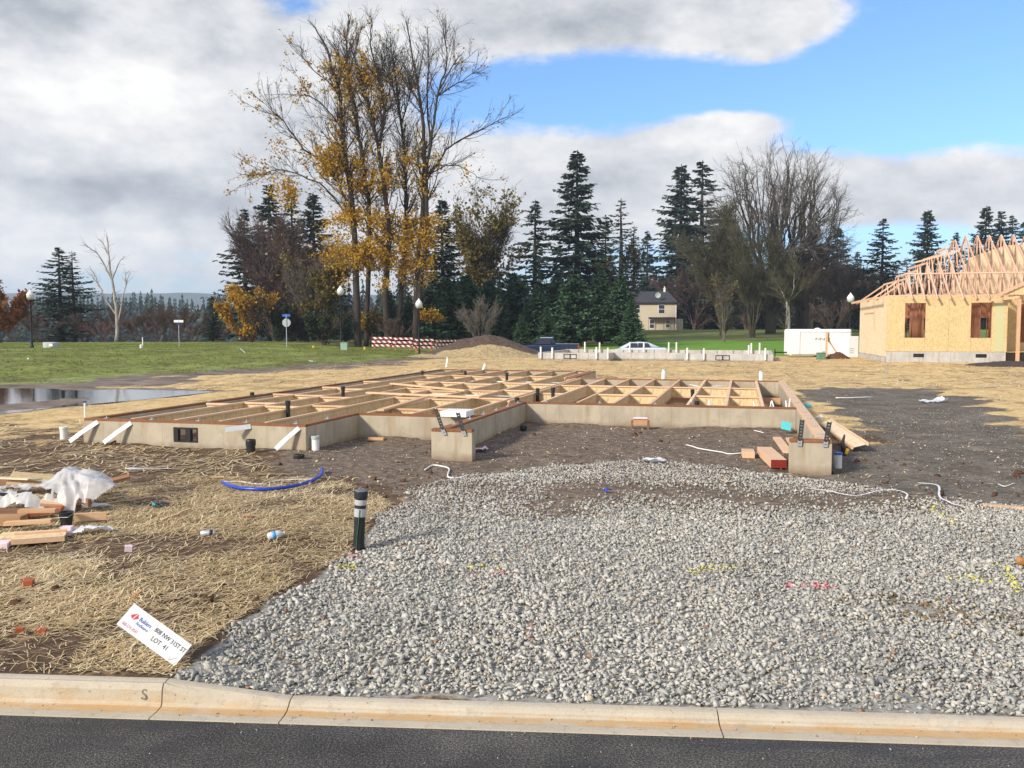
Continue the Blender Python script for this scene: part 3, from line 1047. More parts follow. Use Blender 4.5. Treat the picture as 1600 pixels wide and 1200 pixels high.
SV = stone_variants(26, 5)
N = 150000
x = rng.uniform(-2.4, 8.0, N)
y = rng.uniform(5.2, 14.6, N)
gd = poly_sd(GRAVEL, x, y) + (fbm(x * 1.6, y * 1.6, 51, 3) - 0.5) * 0.5
zz = gz(x, y)
pxx, pyy = project(x, y, zz)
dens = sst(-0.05, 0.12, gd)
# the top of the drive is thin: dark soil shows in bands between the stones
thin = (0.30 + 1.1 * (fbm(x * 0.9, y * 0.9, 61, 3) - 0.3))
far_edge = sst(9.8, 11.8, y)
band = np.exp(-((pyy - 775 - 10 * np.sin(pxx / 90)) / 16) ** 2) * sst(820, 900, pxx) + 0.8 * np.exp(-((pyy - 800) / 20) ** 2) * np.exp(-((pxx - 870) / 70) ** 2)
dens = dens * np.clip(1 - far_edge * (1 - np.clip(thin, 0, 1)) * 0.9, 0, 1) * np.clip(1 - 0.92 * band, 0, 1)
scar = np.exp(-((pyy - (945 + (pxx - 1380) * 0.16)) / 9) ** 2) * np.exp(-((pxx - 1460) / 95) ** 2)
dens = dens * (1 - 0.75 * scar)
keep = (rng.random(N) < dens) & (y > kerb_y(x) + 0.31) & (pxx < 1750)
x, y, zz, pxx, pyy = x[keep], y[keep], zz[keep], pxx[keep], pyy[keep]
n = len(x)
size = np.clip(rng.lognormal(math.log(0.040), 0.38, n), 0.016, 0.10) * (1 - 0.12 * sst(8, 12, y))
tint = np.clip(rng.normal(0.50, 0.14, n), 0.02, 0.80)
big = fbm(x * 1.1, y * 1.1, 71, 3)
tint = np.clip(tint + (big - 0.5) * 0.25, 0.02, 0.80)
odd = rng.random(n)
tint[odd < 0.035] = 0.84
tint[odd < 0.008] = 0.88
nz = rng.random(n)
brown = (scar[keep] * 0 + np.exp(-((pyy - (945 + (pxx - 1380) * 0.16)) / 14) ** 2) * np.exp(-((pxx - 1460) / 110) ** 2))
tint[nz < brown * 0.4] = 0.90


def mark(x0, y0, x1, y1, w, pr, tv):
    d = np.array([x1 - x0, y1 - y0], float)
    L2 = d @ d
    tt = np.clip(((pxx - x0) * d[0] + (pyy - y0) * d[1]) / L2, 0, 1)
    dd = np.hypot(pxx - x0 - tt * d[0], (pyy - y0 - tt * d[1]) * 1.8)
    tint[(dd < w) & (rng.random(n) < pr)] = tv


for q in [(1085, 893, 1165, 885, 8, .32), (1075, 897, 1110, 888, 7, .3), (1475, 903, 1560, 912, 8, .3), (1555, 886, 1585, 912, 7, .35), (1570, 880, 1590, 925, 6, .25), (1455, 795, 1490, 818, 8, .3), (740, 888, 800, 890, 5, .3), (535, 886, 550, 888, 6, .7)]:
    mark(*q, 0.93)
for q in [(765, 899, 812, 897, 6, .4), (735, 900, 752, 899, 5, .25), (1228, 917, 1300, 918, 6, .4), (530, 870, 560, 872, 6, .4)]:
    mark(*q, 0.98)
lift = -0.003 + 0.022 * rng.random(n) + 0.02 * (fbm(x * 1.3, y * 1.3, 81, 3) - 0.4)
P = np.stack([x, y, zz + lift], 1)
put('driveway_gravel', scatter_stones('driveway_gravel', P, size, tint, SV, MAT['stone'], True), kind='stuff', label='grey crushed stone spread over the driveway behind the kerb', cat='gravel')

# stray pebbles on the soil round the foundation and on the dark lot
N = 22000
x = rng.uniform(-4.5, 13, N)
y = rng.uniform(9.5, 24, N)
so_ = poly_sd(SOIL, x, y)
dk = poly_sd(DARK, x, y)
pr = np.where(so_ > 0, 0.35 + 0.6 * (fbm(x, y, 91, 3) > 0.55), 0) + np.where(dk > 0, 0.6, 0)
k = rng.random(N) < pr
x, y = x[k], y[k]
n = len(x)
tint2 = np.clip(rng.normal(0.28, 0.2, n), 0.02, 0.8)
tint2[rng.random(n) < 0.1] = 0.84
P = np.stack([x, y, gz(x, y) + 0.004], 1)
# a few kicked out over the kerb and the road edge
xr = rng.uniform(-4, 5, 150)
dr_ = np.where(rng.random(150) < 0.6, rng.uniform(0.02, 0.15, 150), -np.abs(rng.normal(0, 0.35, 150)))
P = np.concatenate([P, np.stack([xr, kerb_y(xr) + dr_, np.where(dr_ > 0, 0.012, 0.004)], 1)])
n = len(P)
tint2 = np.concatenate([tint2, np.clip(rng.normal(0.4, 0.2, 150), 0.02, 0.8)])
psz = np.clip(rng.lognormal(math.log(0.020), 0.4, n), 0.008, 0.07)
psz[-150:] = rng.uniform(0.006, 0.022, 150)
put('loose_pebbles', scatter_stones('loose_pebbles', P, psz, tint2, SV[:10], MAT['stone']), kind='stuff', label='small loose pebbles on the dark soil round the foundation', cat='pebbles')

def ribbons(P0, P1, P2, wdt):
    """bent flat strips through three points; returns verts, quads"""
    n = len(P0)
    d = P2 - P0
    s = np.stack([-d[:, 1], d[:, 0], np.zeros(n)], 1)
    s /= np.linalg.norm(s, axis=1, keepdims=True) + 1e-9
    s *= wdt[:, None] / 2
    V = np.stack([P0 - s, P0 + s, P1 - s, P1 + s, P2 - s, P2 + s], 1)
    q = np.array([[0, 1, 3, 2], [2, 3, 5, 4]])
    Fc = q[None] + (np.arange(n) * 6)[:, None, None]
    return V.reshape(-1, 3), Fc.reshape(-1, 4)



ribbons_ = ribbons
# pale wood chips and straw bits trodden into the garage soil and the lot
cx_ = rng.uniform(-4, 12, 2600)
cy_ = rng.uniform(10, 30, 2600)
kk = ((poly_sd(SOIL, cx_, cy_) > 0.05) & (fbm(cx_ * 0.8, cy_ * 0.8, 301, 3) > 0.42)) | ((poly_sd(DARK, cx_, cy_) > -0.3) & (fbm(cx_ * 0.5, cy_ * 0.5, 303, 3) > 0.55))
cx_, cy_ = cx_[kk], cy_[kk]
nn_ = len(cx_)
an_ = rng.uniform(0, 6.28, nn_)
Lc = rng.uniform(0.02, 0.13, nn_) / 2
zc_ = gz(cx_, cy_) + 0.008
A_ = np.stack([cx_ - np.cos(an_) * Lc, cy_ - np.sin(an_) * Lc, zc_], 1)
B_ = np.stack([cx_ + np.cos(an_) * Lc, cy_ + np.sin(an_) * Lc, zc_ + rng.uniform(0, 0.02, nn_)], 1)
V, Fc = ribbons_(A_, (A_ + B_) / 2 + np.array([0, 0, 0.006]), B_, rng.uniform(0.006, 0.03, nn_))
put('wood_chips', tri_mesh('wood_chips', V, Fc, np.repeat(np.clip(rng.normal(0.7, 0.2, nn_), 0, 1), 6), [MAT['straw']]), kind='stuff', label='pale wood chips and straw bits trodden into the soil', cat='wood chips')

# clods of brown soil beside the gravel and along the foundation
cl_px = [(rng.uniform(545, 690), rng.uniform(745, 890)) for _ in range(110)] + [(rng.uniform(120, 470), rng.uniform(690, 706)) for _ in range(150)] + [(rng.uniform(430, 1240), rng.uniform(668, 745)) for _ in range(60)] + [(rng.uniform(1300, 1600), rng.uniform(720, 790)) for _ in range(90)] + [(rng.uniform(0, 330), rng.uniform(880, 1050)) for _ in range(40)] + [(rng.uniform(300, 440), rng.uniform(930, 1000)) for _ in range(40)]
P = np.array([gp(a, b, 0.005) for a, b in cl_px if poly_sd(GRAVEL, *gp(a, b)[:2]) < 0.02])
put('soil_clods', scatter_stones('soil_clods', P, np.clip(rng.lognormal(math.log(0.06), 0.45, len(P)), 0.02, 0.19), rng.random(len(P)), SV[:12], MAT['clay']), kind='stuff', label='brown soil clods along the gravel edge and foundation walls', cat='soil')

# ------------------------------------------------------------------ straw
def straw_layer(name, N, xr, yr, lab, lmin, lmax, w, accept):
    x = rng.uniform(*xr, N)
    y = yr[0] + (yr[1] - yr[0]) * rng.random(N) ** 1.25
    k = accept(x, y)
    x, y = x[k], y[k]
    n = len(x)
    swirl = (fbm(x * 0.8, y * 0.8, 101, 3) - 0.5) * 3.5
    an = swirl + rng.normal(0, 1.1, n)
    L = rng.uniform(lmin, lmax, n)
    cu = rng.normal(0, 0.10, n)
    z0 = gz(x, y)
    lift = rng.uniform(0.003, 0.022, n) + (rng.random(n) < 0.05) * rng.uniform(0, 0.04, n)
    tl = rng.normal(0, 0.012, n) + (rng.random(n) < 0.04) * rng.uniform(0.0, 0.06, n)
    dx, dy = np.cos(an) * L / 2, np.sin(an) * L / 2
    Pm = np.stack([x, y, z0 + lift + 0.002], 1)
    ex, ey = np.cos(an + cu) * L / 2, np.sin(an + cu) * L / 2
    P0 = np.stack([x - dx, y - dy, gz(x - dx, y - dy) + lift], 1)
    P2 = np.stack([x + ex, y + ey, gz(x + ex, y + ey) + lift + np.abs(tl)], 1)
    V, Fc = ribbons(P0, Pm, P2, np.full(n, w) * rng.uniform(0.7, 1.4, n))
    patch = fbm(x * 0.7, y * 0.7, 111, 3)
    tint = np.clip(rng.normal(0.74, 0.25, n) + (patch - 0.5) * 0.5, 0, 1)
    put(name, tri_mesh(name, V, Fc, np.repeat(tint, 6), [MAT['straw']]), kind='stuff', label=lab, cat='straw')


def acc_near(x, y):
    c = fbm(x * 1.1, y * 1.1, 121, 3)
    ok = (poly_sd(GRAVEL, x, y) < -0.03) & (poly_sd(SOIL, x, y) < -0.1 - 0.5 * (c - 0.4)) & (poly_sd(FOOTW, x, y) < -0.25) & (y > kerb_y(x) + 0.36) & (poly_sd(DARK, x, y) < -0.3)
    ok &= (poly_sd(PUDDLE, x, y) < -0.6) & (lawn_d(x, y) < -2)
    return ok & (rng.random(len(x)) < np.clip((c - 0.30) * 3.2, 0.10, 1))


def acc_near2(x, y):
    return acc_near(x, y) & (np.abs(x) < 0.62 * y + 1.0)


straw_layer('near_straw', 150000, (-7.5, 1.0), (5.6, 13.0), 'dry straw mulch over brown soil beside the gravel drive', 0.05, 0.19, 0.0048, acc_near2)
straw_layer('mid_straw', 60000, (-17, 20), (12.5, 34), 'yellow straw mulch round the wood framed foundation', 0.15, 0.42, 0.012, acc_near2)
straw_layer('far_straw', 40000, (-12, 40), (32, 66), 'thick yellow straw spread behind the foundation', 0.3, 0.8, 0.03, lambda x, y: acc_near2(x, y) & (y < 63))

# ------------------------------------------------------------------ grass on the raised lot
N = 110000
x = rng.uniform(-60, -4, N)
y = rng.uniform(30, 95, N)
c = fbm(x * 0.45, y * 0.45, 131, 4)
k = (lawn_d(x, y) + (fbm(x * 0.25, y * 0.25, 43, 4) - 0.5) * 5 > 0.3) & (np.abs(x) < 0.62 * y + 2) & (rng.random(N) < np.clip((c - 0.40) * 5, 0.03, 1)) & (poly_sd(PUDDLE, x, y) < -0.5)
x, y = x[k], y[k]
n = len(x)
h = rng.uniform(0.03, 0.10, n)
an = rng.uniform(0, 6.28, n)
w = rng.uniform(0.015, 0.04, n)
z0 = gz(x, y)
B = np.stack([x, y, z0 - 0.01], 1)
sd_ = np.stack([np.cos(an) * w, np.sin(an) * w, np.zeros(n)], 1)
tp = B + np.stack([rng.normal(0, 0.05, n), rng.normal(0, 0.05, n), h], 1)
V = np.stack([B - sd_, B + sd_, tp], 1).reshape(-1, 3)
Fc = np.arange(n * 3).reshape(-1, 3)
put('lawn_grass', tri_mesh('lawn_grass', V, Fc, np.repeat(np.clip(rng.normal(0.6, 0.24, n) + (c[k] - 0.5) * 1.2, 0, 1), 3), [MAT['grass']]), kind='stuff', label='short green grass on the raised lot beyond the puddle', cat='grass')
# weeds through the straw
N = 500
x = rng.uniform(-6, -1, N)
y = rng.uniform(5.9, 11, N)
k = acc_near2(x, y) & (fbm(x * 1.4, y * 1.4, 141, 3) > 0.58)
x, y = x[k], y[k]
n = len(x)
V, Fc, T = [], [], []
for i in range(n):
    for j in range(7):
        a = rng.uniform(0, 6.28)
        b = np.array(gxy(x[i] + rng.normal(0, .03), y[i] + rng.normal(0, .03)))
        s_ = np.array([math.cos(a), math.sin(a), 0]) * 0.004
        V += [b - s_, b + s_, b + np.array([rng.normal(0, .03), rng.normal(0, .03), rng.uniform(.02, .06)])]
        T += [rng.uniform(0.4, 1)] * 3
if V:
    V = np.array(V)
    put('straw_weeds', tri_mesh('straw_weeds', V, np.arange(len(V)).reshape(-1, 3), np.array(T), [MAT['grass']]), kind='stuff', label='sparse green weeds sprouting through the near straw', cat='weeds')

# ------------------------------------------------------------------ dirt mound, straw on its near flank
mx0, my0 = -2.2, 69.0
n = 90
gx, gy = np.meshgrid(np.linspace(-7.0, 7.0, n), np.linspace(-5, 6, 70))
hh = 1.75 * np.exp(-((gx - 1.0) / 2.9) ** 2 - (gy / 2.9) ** 2) + 0.75 * np.exp(-((gx + 2.3) / 2.2) ** 2 - (gy / 2.6) ** 2)
hh = hh * (0.86 + 0.35 * (fbm(gx * 0.6 + 9, gy * 0.6, 151, 4) - 0.3)) + 0.22 * (fbm(gx * 2 + 3, gy * 2, 155, 4) - 0.5) * sst(0.1, 0.6, hh)
ed = np.minimum(np.minimum(gx + 7, 7 - gx) / 1.5, np.minimum(gy + 5, 6 - gy) / 1.5)
hh = hh * sst(0, 1, ed) - 0.06
V = np.stack([(gx + mx0).ravel(), (gy + my0).ravel(), (gz(gx + mx0, gy + my0) + hh).ravel()], 1)
ii = np.arange(V.shape[0]).reshape(gx.shape)
Fq = np.stack([ii[:-1, :-1], ii[:-1, 1:], ii[1:, 1:], ii[1:, :-1]], -1).reshape(-1, 4)
mm, t, p = principled('mound_soil')
v = t.coord()
p.inputs['Roughness'].default_value = 1.0
nn = t.noise(v, 3.5, 6, 0.65)
sc_ = t.ramp(t.noise(t.mapping(v, scale=(1, 1.5, 2)), 6, 5, 0.7), [(0.36, (0.16, 0.11, 0.06)), (0.52, (0.38, 0.285, 0.14)), (0.7, (0.56, 0.45, 0.25))])
dc_ = t.ramp(nn, [(0.3, (0.045, 0.028, 0.02)), (0.7, (0.12, 0.078, 0.055))])
f_ = t.step(t.math('ADD', t.attr('straw'), t.math('MULTIPLY', t.math('SUBTRACT', nn, 0.5), 0.9)), 0.35, 0.65)
t.l.new(t.mix(f_, dc_, sc_), p.inputs['Base Color'])
t.l.new(t.bump(nn, 0.8, 0.08), p.inputs['Normal'])
me = tri_mesh('dirt_mound', V, Fq, None, [mm], True)
at = me.attributes.new('straw', 'FLOAT', 'POINT')
stw = sst(0.15, -0.55, (gy + 1.7 + 0.25 * gx * np.where(gx > 1, 1, 0.0)) - 1.2 * (fbm(gx * 0.5, gy * 0.5, 161, 3) - 0.5) * 1.0)
stw = stw * sst(-4.6, -2.2, gx + 0.6 * gy * 0)
stw = np.maximum(stw, sst(0.35, 0.05, hh) * sst(0.5, -1.0, gy))
at.data.foreach_set('value', np.ascontiguousarray(stw.ravel(), dtype=np.float32))
put('dirt_mound', me, kind='structure')

# ================================================================== TREES
def prisms(P0, P1, R0, R1, sides=3):
    P0 = np.asarray(P0, float)
    P1 = np.asarray(P1, float)
    n = len(P0)
    d = P1 - P0
    L = np.linalg.norm(d, axis=1, keepdims=True) + 1e-9
    d = d / L
    ref = np.where(np.abs(d[:, 2:3]) > 0.9, np.array([[1.0, 0, 0]]), np.array([[0, 0, 1.0]]))
    s = np.cross(d, ref)
    s /= np.linalg.norm(s, axis=1, keepdims=True) + 1e-9
    q = np.cross(d, s)
    an = np.arange(sides) * 2 * math.pi / sides
    c = np.cos(an)[None, :, None]
    sn = np.sin(an)[None, :, None]
    ring = s[:, None, :] * c + q[:, None, :] * sn
    V = np.concatenate([P0[:, None] + ring * np.asarray(R0)[:, None, None], P1[:, None] + ring * np.asarray(R1)[:, None, None]], 1)
    k = np.arange(sides)
    f = np.stack([k, (k + 1) % sides, (k + 1) % sides + sides, k + sides], 1)
    Fc = f[None] + (np.arange(n) * 2 * sides)[:, None, None]
    return V.reshape(-1, 3), Fc.reshape(-1, 4)


def strips(P0, P1, R0, R1):
    """finest twigs: slender two-triangle blades of random roll"""
    n = len(P0)
    d = P1 - P0
    d = d / (np.linalg.norm(d, axis=1, keepdims=True) + 1e-9)
    s = np.cross(d, rng.normal(size=(n, 3)))
    s /= np.linalg.norm(s, axis=1, keepdims=True) + 1e-9
    V = np.stack([P0 - s * R0[:, None], P0 + s * R0[:, None], P1 + s * R1[:, None], P1 - s * R1[:, None]], 1).reshape(-1, 3)
    return V, np.arange(n * 4).reshape(-1, 4)


def twig_mesh(name, thick, fine, mat):
    Va, Fa = prisms(thick.P0, thick.P1, thick.R0, thick.R1, 3)
    Vb, Fb = strips(fine.P0, fine.P1, fine.R0 * 1.25, fine.R1 * 1.25)
    return tri_mesh(name, np.concatenate([Va, Vb]), np.concatenate([Fa, Fb + len(Va)]), None, [mat])


class Seg:
    def __init__(s, P0, P1, R0, R1):
        s.P0, s.P1, s.R0, s.R1 = [np.asarray(q, float) for q in (P0, P1, R0, R1)]

    def __add__(s, o):
        return Seg(np.concatenate([s.P0, o.P0]), np.concatenate([s.P1, o.P1]), np.concatenate([s.R0, o.R0]), np.concatenate([s.R1, o.R1]))

    def mesh(s, name, mat, sides=3):
        V, Fc = prisms(s.P0, s.P1, s.R0, s.R1, sides)
        return tri_mesh(name, V, Fc, None, [mat], sides > 3)


def polyline_seg(pts, r0, r1, sub=3, jit=0.0):
    """smooth polyline (Catmull-Rom) turned into segments"""
    pts = np.asarray(pts, float)
    P = np.concatenate([[2 * pts[0] - pts[1]], pts, [2 * pts[-1] - pts[-2]]])
    out = []
    for i in range(1, len(P) - 2):
        for k in range(sub):
            t = k / sub
            a, b, c, d = P[i - 1], P[i], P[i + 1], P[i + 2]
            out.append(0.5 * (2 * b + (c - a) * t + (2 * a - 5 * b + 4 * c - d) * t * t + (3 * b - a - 3 * c + d) * t ** 3))
    out.append(pts[-1])
    out = np.array(out)
    if jit:
        out[1:-1] += rng.normal(0, jit, out[1:-1].shape)
    n = len(out)
    rr_ = np.linspace(r0, r1, n)
    return Seg(out[:-1], out[1:], rr_[:-1], rr_[1:])


def grow(par, n, length, spread, up=0.0, nseg=3, wob=0.15, rfac=0.5, lo=0.0, rmin=0.008, out=0.0, center=None, lvar=0.35, weight=None):
    """n child branches from random places on parent segments"""
    w = np.linalg.norm(par.P1 - par.P0, axis=1) if weight is None else weight
    m = len(w)
    i0 = int(lo * m)
    w = w.copy()
    w[:i0] = 0
    pick = rng.choice(m, n, p=w / w.sum())
    t = rng.random(n)[:, None]
    st = par.P0[pick] * (1 - t) + par.P1[pick] * t
    r = (par.R0[pick] * (1 - t[:, 0]) + par.R1[pick] * t[:, 0]) * rfac
    r = np.maximum(r, rmin)
    d = par.P1[pick] - par.P0[pick]
    d /= np.linalg.norm(d, axis=1, keepdims=True) + 1e-9
    rnd = rng.normal(size=(n, 3))
    perp = rnd - d * (rnd * d).sum(1, keepdims=True)
    perp /= np.linalg.norm(perp, axis=1, keepdims=True) + 1e-9
    if center is not None and out:
        o_ = st - center
        o_[:, 2] = 0
        o_ /= np.linalg.norm(o_, axis=1, keepdims=True) + 1e-9
        perp = perp + o_ * out
        perp /= np.linalg.norm(perp, axis=1, keepdims=True) + 1e-9
    an = spread * rng.uniform(0.6, 1.3, n)[:, None]
    dr = d * np.cos(an) + perp * np.sin(an)
    L = (length[pick] if hasattr(length, '__len__') else length) * rng.uniform(1 - lvar, 1 + lvar, n)
    A, B, Ra, Rb = [], [], [], []
    p = st
    for k in range(nseg):
        dr = dr + rng.normal(0, wob, (n, 3)) + np.array([0, 0, up]) / nseg
        dr /= np.linalg.norm(dr, axis=1, keepdims=True)
        q = p + dr * (L / nseg)[:, None]
        A.append(p)
        B.append(q)
        Ra.append(np.maximum(r * (1 - 0.75 * k / nseg), rmin))
        Rb.append(np.maximum(r * (1 - 0.75 * (k + 1) / nseg), rmin * 0.7))
        p = q
    return Seg(np.concatenate(A), np.concatenate(B), np.concatenate(Ra), np.concatenate(Rb))


def leaf_cloud(seg, n, size, jitter, rs=None, weight=None):
    """small bent leaf faces scattered round twig segments -> verts, tris"""
    w = np.ones(len(seg.P0)) if weight is None else weight
    pick = rng.choice(len(w), n, p=w / w.sum())
    t = rng.random(n)[:, None]
    c = seg.P0[pick] * (1 - t) + seg.P1[pick] * t + rng.normal(0, jitter, (n, 3))
    a = rng.normal(size=(n, 3))
    a /= np.linalg.norm(a, axis=1, keepdims=True)
    b = np.cross(a, rng.normal(size=(n, 3)))
    b /= np.linalg.norm(b, axis=1, keepdims=True) + 1e-9
    s = (size * rng.uniform(0.6, 1.4, n))[:, None]
    V = np.stack([c - a * s * 0.5, c + b * s * 0.42, c + a * s * 0.5, c - b * s * 0.42], 1).reshape(-1, 3)
    Fc = np.arange(n * 4).reshape(-1, 4)
    return V, Fc


def base_at(px, Y):
    x = (px - CX) / FPX * Y
    x = x * math.cos(PITCH) + 0  # small tilt correction is negligible at the horizon
    x = (px - CX) / FPX * (Y * math.cos(PITCH) + (CAMH - float(gz(x, Y))) * math.sin(PITCH))
    return np.array([x, Y, float(gz(x, Y))])


def top_z(py, Y):
    return float(at_y(800, py, Y)[2])


# ------------------------------------------------------------------ conifers: a few meshes, many trees
def conifer_mesh(seed, H=25.0, Rb=4.2, levels=46, dens=1.0, droop=0.35, low=0.07, irr=0.35, spray=0.85, young=False, power=0.85, mat='fir', gap=0.0):
    global rng
    keep = rng
    rng = np.random.default_rng(seed)
    S0, S1, r0_, r1_ = [], [], [], []
    Vf, Ff, Tf = [], [], []
    nv = 0
    lev = np.linspace(low, 0.985, levels)
    nb_all = []
    for h in lev:
        nb = 4 + int(rng.integers(0, 4))
        if young:
            nb += 3
        for _ in range(nb):
            if rng.random() < gap:
                continue
            a = rng.uniform(0, 2 * math.pi)
            hh_ = (h + rng.normal(0, 0.006)) * H
            L = Rb * ((1 - h) ** power) * rng.uniform(1 - irr, 1 + irr * 0.6) + 0.18
            if h < 0.18 and not young:
                L *= rng.uniform(0.4, 1.0)
            nb_all.append((hh_, a, L, h))
    arr = np.array(nb_all)
    n = len(arr)
    hz, a, L, h = arr.T
    out = np.stack([np.cos(a), np.sin(a), np.zeros(n)], 1)
    side = np.stack([-np.sin(a), np.cos(a), np.zeros(n)], 1)
    dr = droop * (1 - 0.9 * h) if not young else -0.45 + 0 * h
    # path of a branch: out and down, tip turning up
    def path(t):
        z = -dr * L * (t - 0.45 * t * t) * 1.25 + (0.16 * L * t ** 3 if not young else 0)
        return np.stack([np.zeros(n), np.zeros(n), hz], 1) + out * (L * t)[:, None] + np.array([0, 0, 1.0]) * z[:, None]
    ts = [0, 0.35, 0.7, 1.0]
    for k in range(3):
        S0.append(path(np.full(n, ts[k])))
        S1.append(path(np.full(n, ts[k + 1])))
        rb = 0.012 * L + 0.008
        r0_.append(rb * (1 - ts[k] * 0.8))
        r1_.append(rb * (1 - ts[k + 1] * 0.8))
    ns = int(15 * dens)
    for k in range(ns):
        t = np.clip(rng.uniform(0.12, 1.03, n), 0, 1.03)
        base = path(t)
        sg = np.where(rng.random(n) < 0.5, -1.0, 1.0)
        ln = spray * rng.uniform(0.55, 1.25, n) * (0.35 + 0.65 * np.clip(L / Rb * 1.6, 0.25, 1)) * (1.05 - 0.35 * t)
        d = out * rng.uniform(0.25, 0.9, n)[:, None] + side * (sg * rng.uniform(0.25, 1.0, n))[:, None] + np.array([0, 0, 1.0]) * (rng.normal(-0.35 if not young else 0.25, 0.28, n))[:, None]
        d /= np.linalg.norm(d, axis=1, keepdims=True)
        wv = np.cross(d, rng.normal(size=(n, 3)))
        wv /= np.linalg.norm(wv, axis=1, keepdims=True)
        wv *= (ln * rng.uniform(0.16, 0.30, n))[:, None]
        mid = base + d * (ln * 0.45)[:, None] + np.array([0, 0, -0.05]) * ln[:, None]
        tip = base + d * ln[:, None] + np.array([0, 0, -0.16]) * ln[:, None]
        V = np.stack([base, mid - wv, tip, mid + wv], 1)
        Vf.append(V.reshape(-1, 3))
        Ff.append(np.arange(n * 4).reshape(-1, 4) + nv)
        nv += n * 4
        tn = np.clip(rng.normal(0.42, 0.2, n) + 0.15 * t, 0, 1)
        Tf.append(np.repeat(tn, 4))
    crown = tri_mesh('conifer_crown', np.concatenate(Vf), np.concatenate(Ff), np.concatenate(Tf), [MAT[mat]])
    zt = np.linspace(-0.03, 1.0, 9) * H
    lean = np.cumsum(rng.normal(0, 0.04, (9, 2)), 0)
    tr = np.concatenate([lean * 0.4, zt[:, None]], 1)
    tr[0, :2] = 0
    rt = np.linspace(0.0155 * H, 0.0012 * H, 9)
    Vt, Ft = prisms(tr[:-1], tr[1:], rt[:-1], rt[1:], 7)
    Vb, Fb = prisms(np.concatenate(S0), np.concatenate(S1), np.concatenate(r0_), np.concatenate(r1_), 3)
    trunk = tri_mesh('conifer_trunk', np.concatenate([Vt, Vb]), np.concatenate([Ft, Fb + len(Vt)]), None, [MAT['bark']])
    rng = keep
    return trunk, crown


CON = {
    'dense': conifer_mesh(1, dens=1.7, Rb=4.6, droop=0.42, levels=52, irr=0.5),
    'full': conifer_mesh(2, dens=1.6, Rb=5.4, droop=0.30, levels=46, irr=0.6, low=0.03),
    'open': conifer_mesh(3, dens=1.4, Rb=4.4, droop=0.34, levels=42, irr=0.65, gap=0.2),
    'thin': conifer_mesh(4, dens=0.8, Rb=3.2, droop=0.15, levels=34, irr=0.5, gap=0.3, spray=0.7),
    'spire': conifer_mesh(5, dens=1.5, Rb=3.6, droop=0.4, levels=46, irr=0.4, power=0.75),
    'young': conifer_mesh(6, H=9.0, Rb=2.7, levels=34, dens=1.5, droop=0.0, low=0.02, irr=0.25, spray=0.62, young=True, mat='fir_young'),
    'young_wide': conifer_mesh(8, H=8.0, Rb=3.1, levels=32, dens=1.6, droop=0.0, low=0.01, irr=0.35, spray=0.68, young=True, power=0.6, mat='fir_young'),
}
CON_H = {'young': 9.0, 'young_wide': 8.0}


def conifer(px, ptop, Y, kind, label, wide=1.0, group=None, name='fir_tree'):
    b = base_at(px, Y)
    H = top_z(ptop, Y) - b[2]
    s = H / CON_H.get(kind, 25.0)
    if kind not in CON_H:
        wide *= 1.72
    o = thing(name, label, 'tree', b, rng.uniform(0, 6.28), group)
    o.scale = (s * wide, s * wide, s)
    put('trunk', CON[kind][0], o)
    put('crown', CON[kind][1], o, kind='stuff')
    return o


conifer(97, 386, 118, 'full', 'broad dark fir beside the pale bare birch', 1.35)
conifer(117, 392, 124, 'thin', 'thin grey fir top rising behind the broad fir by the birch', 1.2)
conifer(333, 462, 112, 'dense', 'small dark conical fir beside the orange leaved tree', 0.95)
conifer(384, 325, 128, 'open', 'fir with ragged left edge behind the bare brown thicket', 1.05)
conifer(424, 288, 132, 'spire', 'tall dark fir behind the yellow limbs of the cottonwoods', 1.0)
conifer(458, 292, 136, 'open', 'open fir half hidden behind the yellow cottonwood leaves', 0.9)
conifer(492, 300, 140, 'dense', 'dense fir deep behind the cottonwood trunks', 1.0)
conifer(692, 310, 132, 'dense', 'dark fir between the cottonwoods and the round olive tree', 0.95)
conifer(835, 312, 142, 'open', 'open fir with drooping branches between olive tree and tallest fir', 1.1)
conifer(900, 234, 146, 'dense', 'tallest fir with ragged top above the hedge of young firs', 1.0)
conifer(945, 345, 162, 'open', 'short fir tucked against the tallest fir', 0.9)
conifer(970, 310, 205, 'thin', 'thin see-through fir above the roof of the cream house', 1.3)
conifer(990, 352, 208, 'thin', 'smaller sparse fir above the roof of the cream house', 1.0)
conifer(1010, 360, 212, 'open', 'dark narrow fir above the chimney of the cream house', 0.8)
conifer(1062, 256, 202, 'dense', 'tall fir, first of the pair left of the big bare maple', 1.0)
conifer(1095, 250, 198, 'open', 'tall fir, second of the pair, touching the big bare maple', 1.15)
conifer(1128, 320, 196, 'full', 'dark fir behind the mossy bare trees near the house', 1.0)
conifer(1268, 348, 186, 'spire', 'fir standing behind the white trunked tree at the trailer', 1.2)
conifer(1306, 354, 190, 'dense', 'pointed fir above the white lamp globe near the trailer', 1.05)
conifer(1338, 392, 196, 'open', 'small fir between pointed fir and broad fir near the framed house', 1.0)
conifer(1375, 341, 160, 'full', 'broad fir beside the hip end of the framed house', 1.0)
conifer(1414, 402, 176, 'thin', 'short sparse fir peeking over the roof trusses', 1.1)
conifer(1445, 327, 190, 'dense', 'narrow fir rising above the roof trusses in clear sky', 0.95)
conifer(1489, 362, 220, 'open', 'distant slim fir behind the truss peaks', 0.9)
conifer(1535, 321, 200, 'dense', 'tallest fir of the clump behind the truss peaks', 0.9)
conifer(1559, 330, 204, 'spire', 'second fir of the clump behind the truss peaks', 0.9)
conifer(1577, 335, 208, 'open', 'third fir of the clump behind the truss peaks', 0.9)
conifer(1597, 341, 212, 'open', 'outermost fir of the clump behind the truss peaks', 1.0)
YG = 'hedge of young firs below the tall trees'
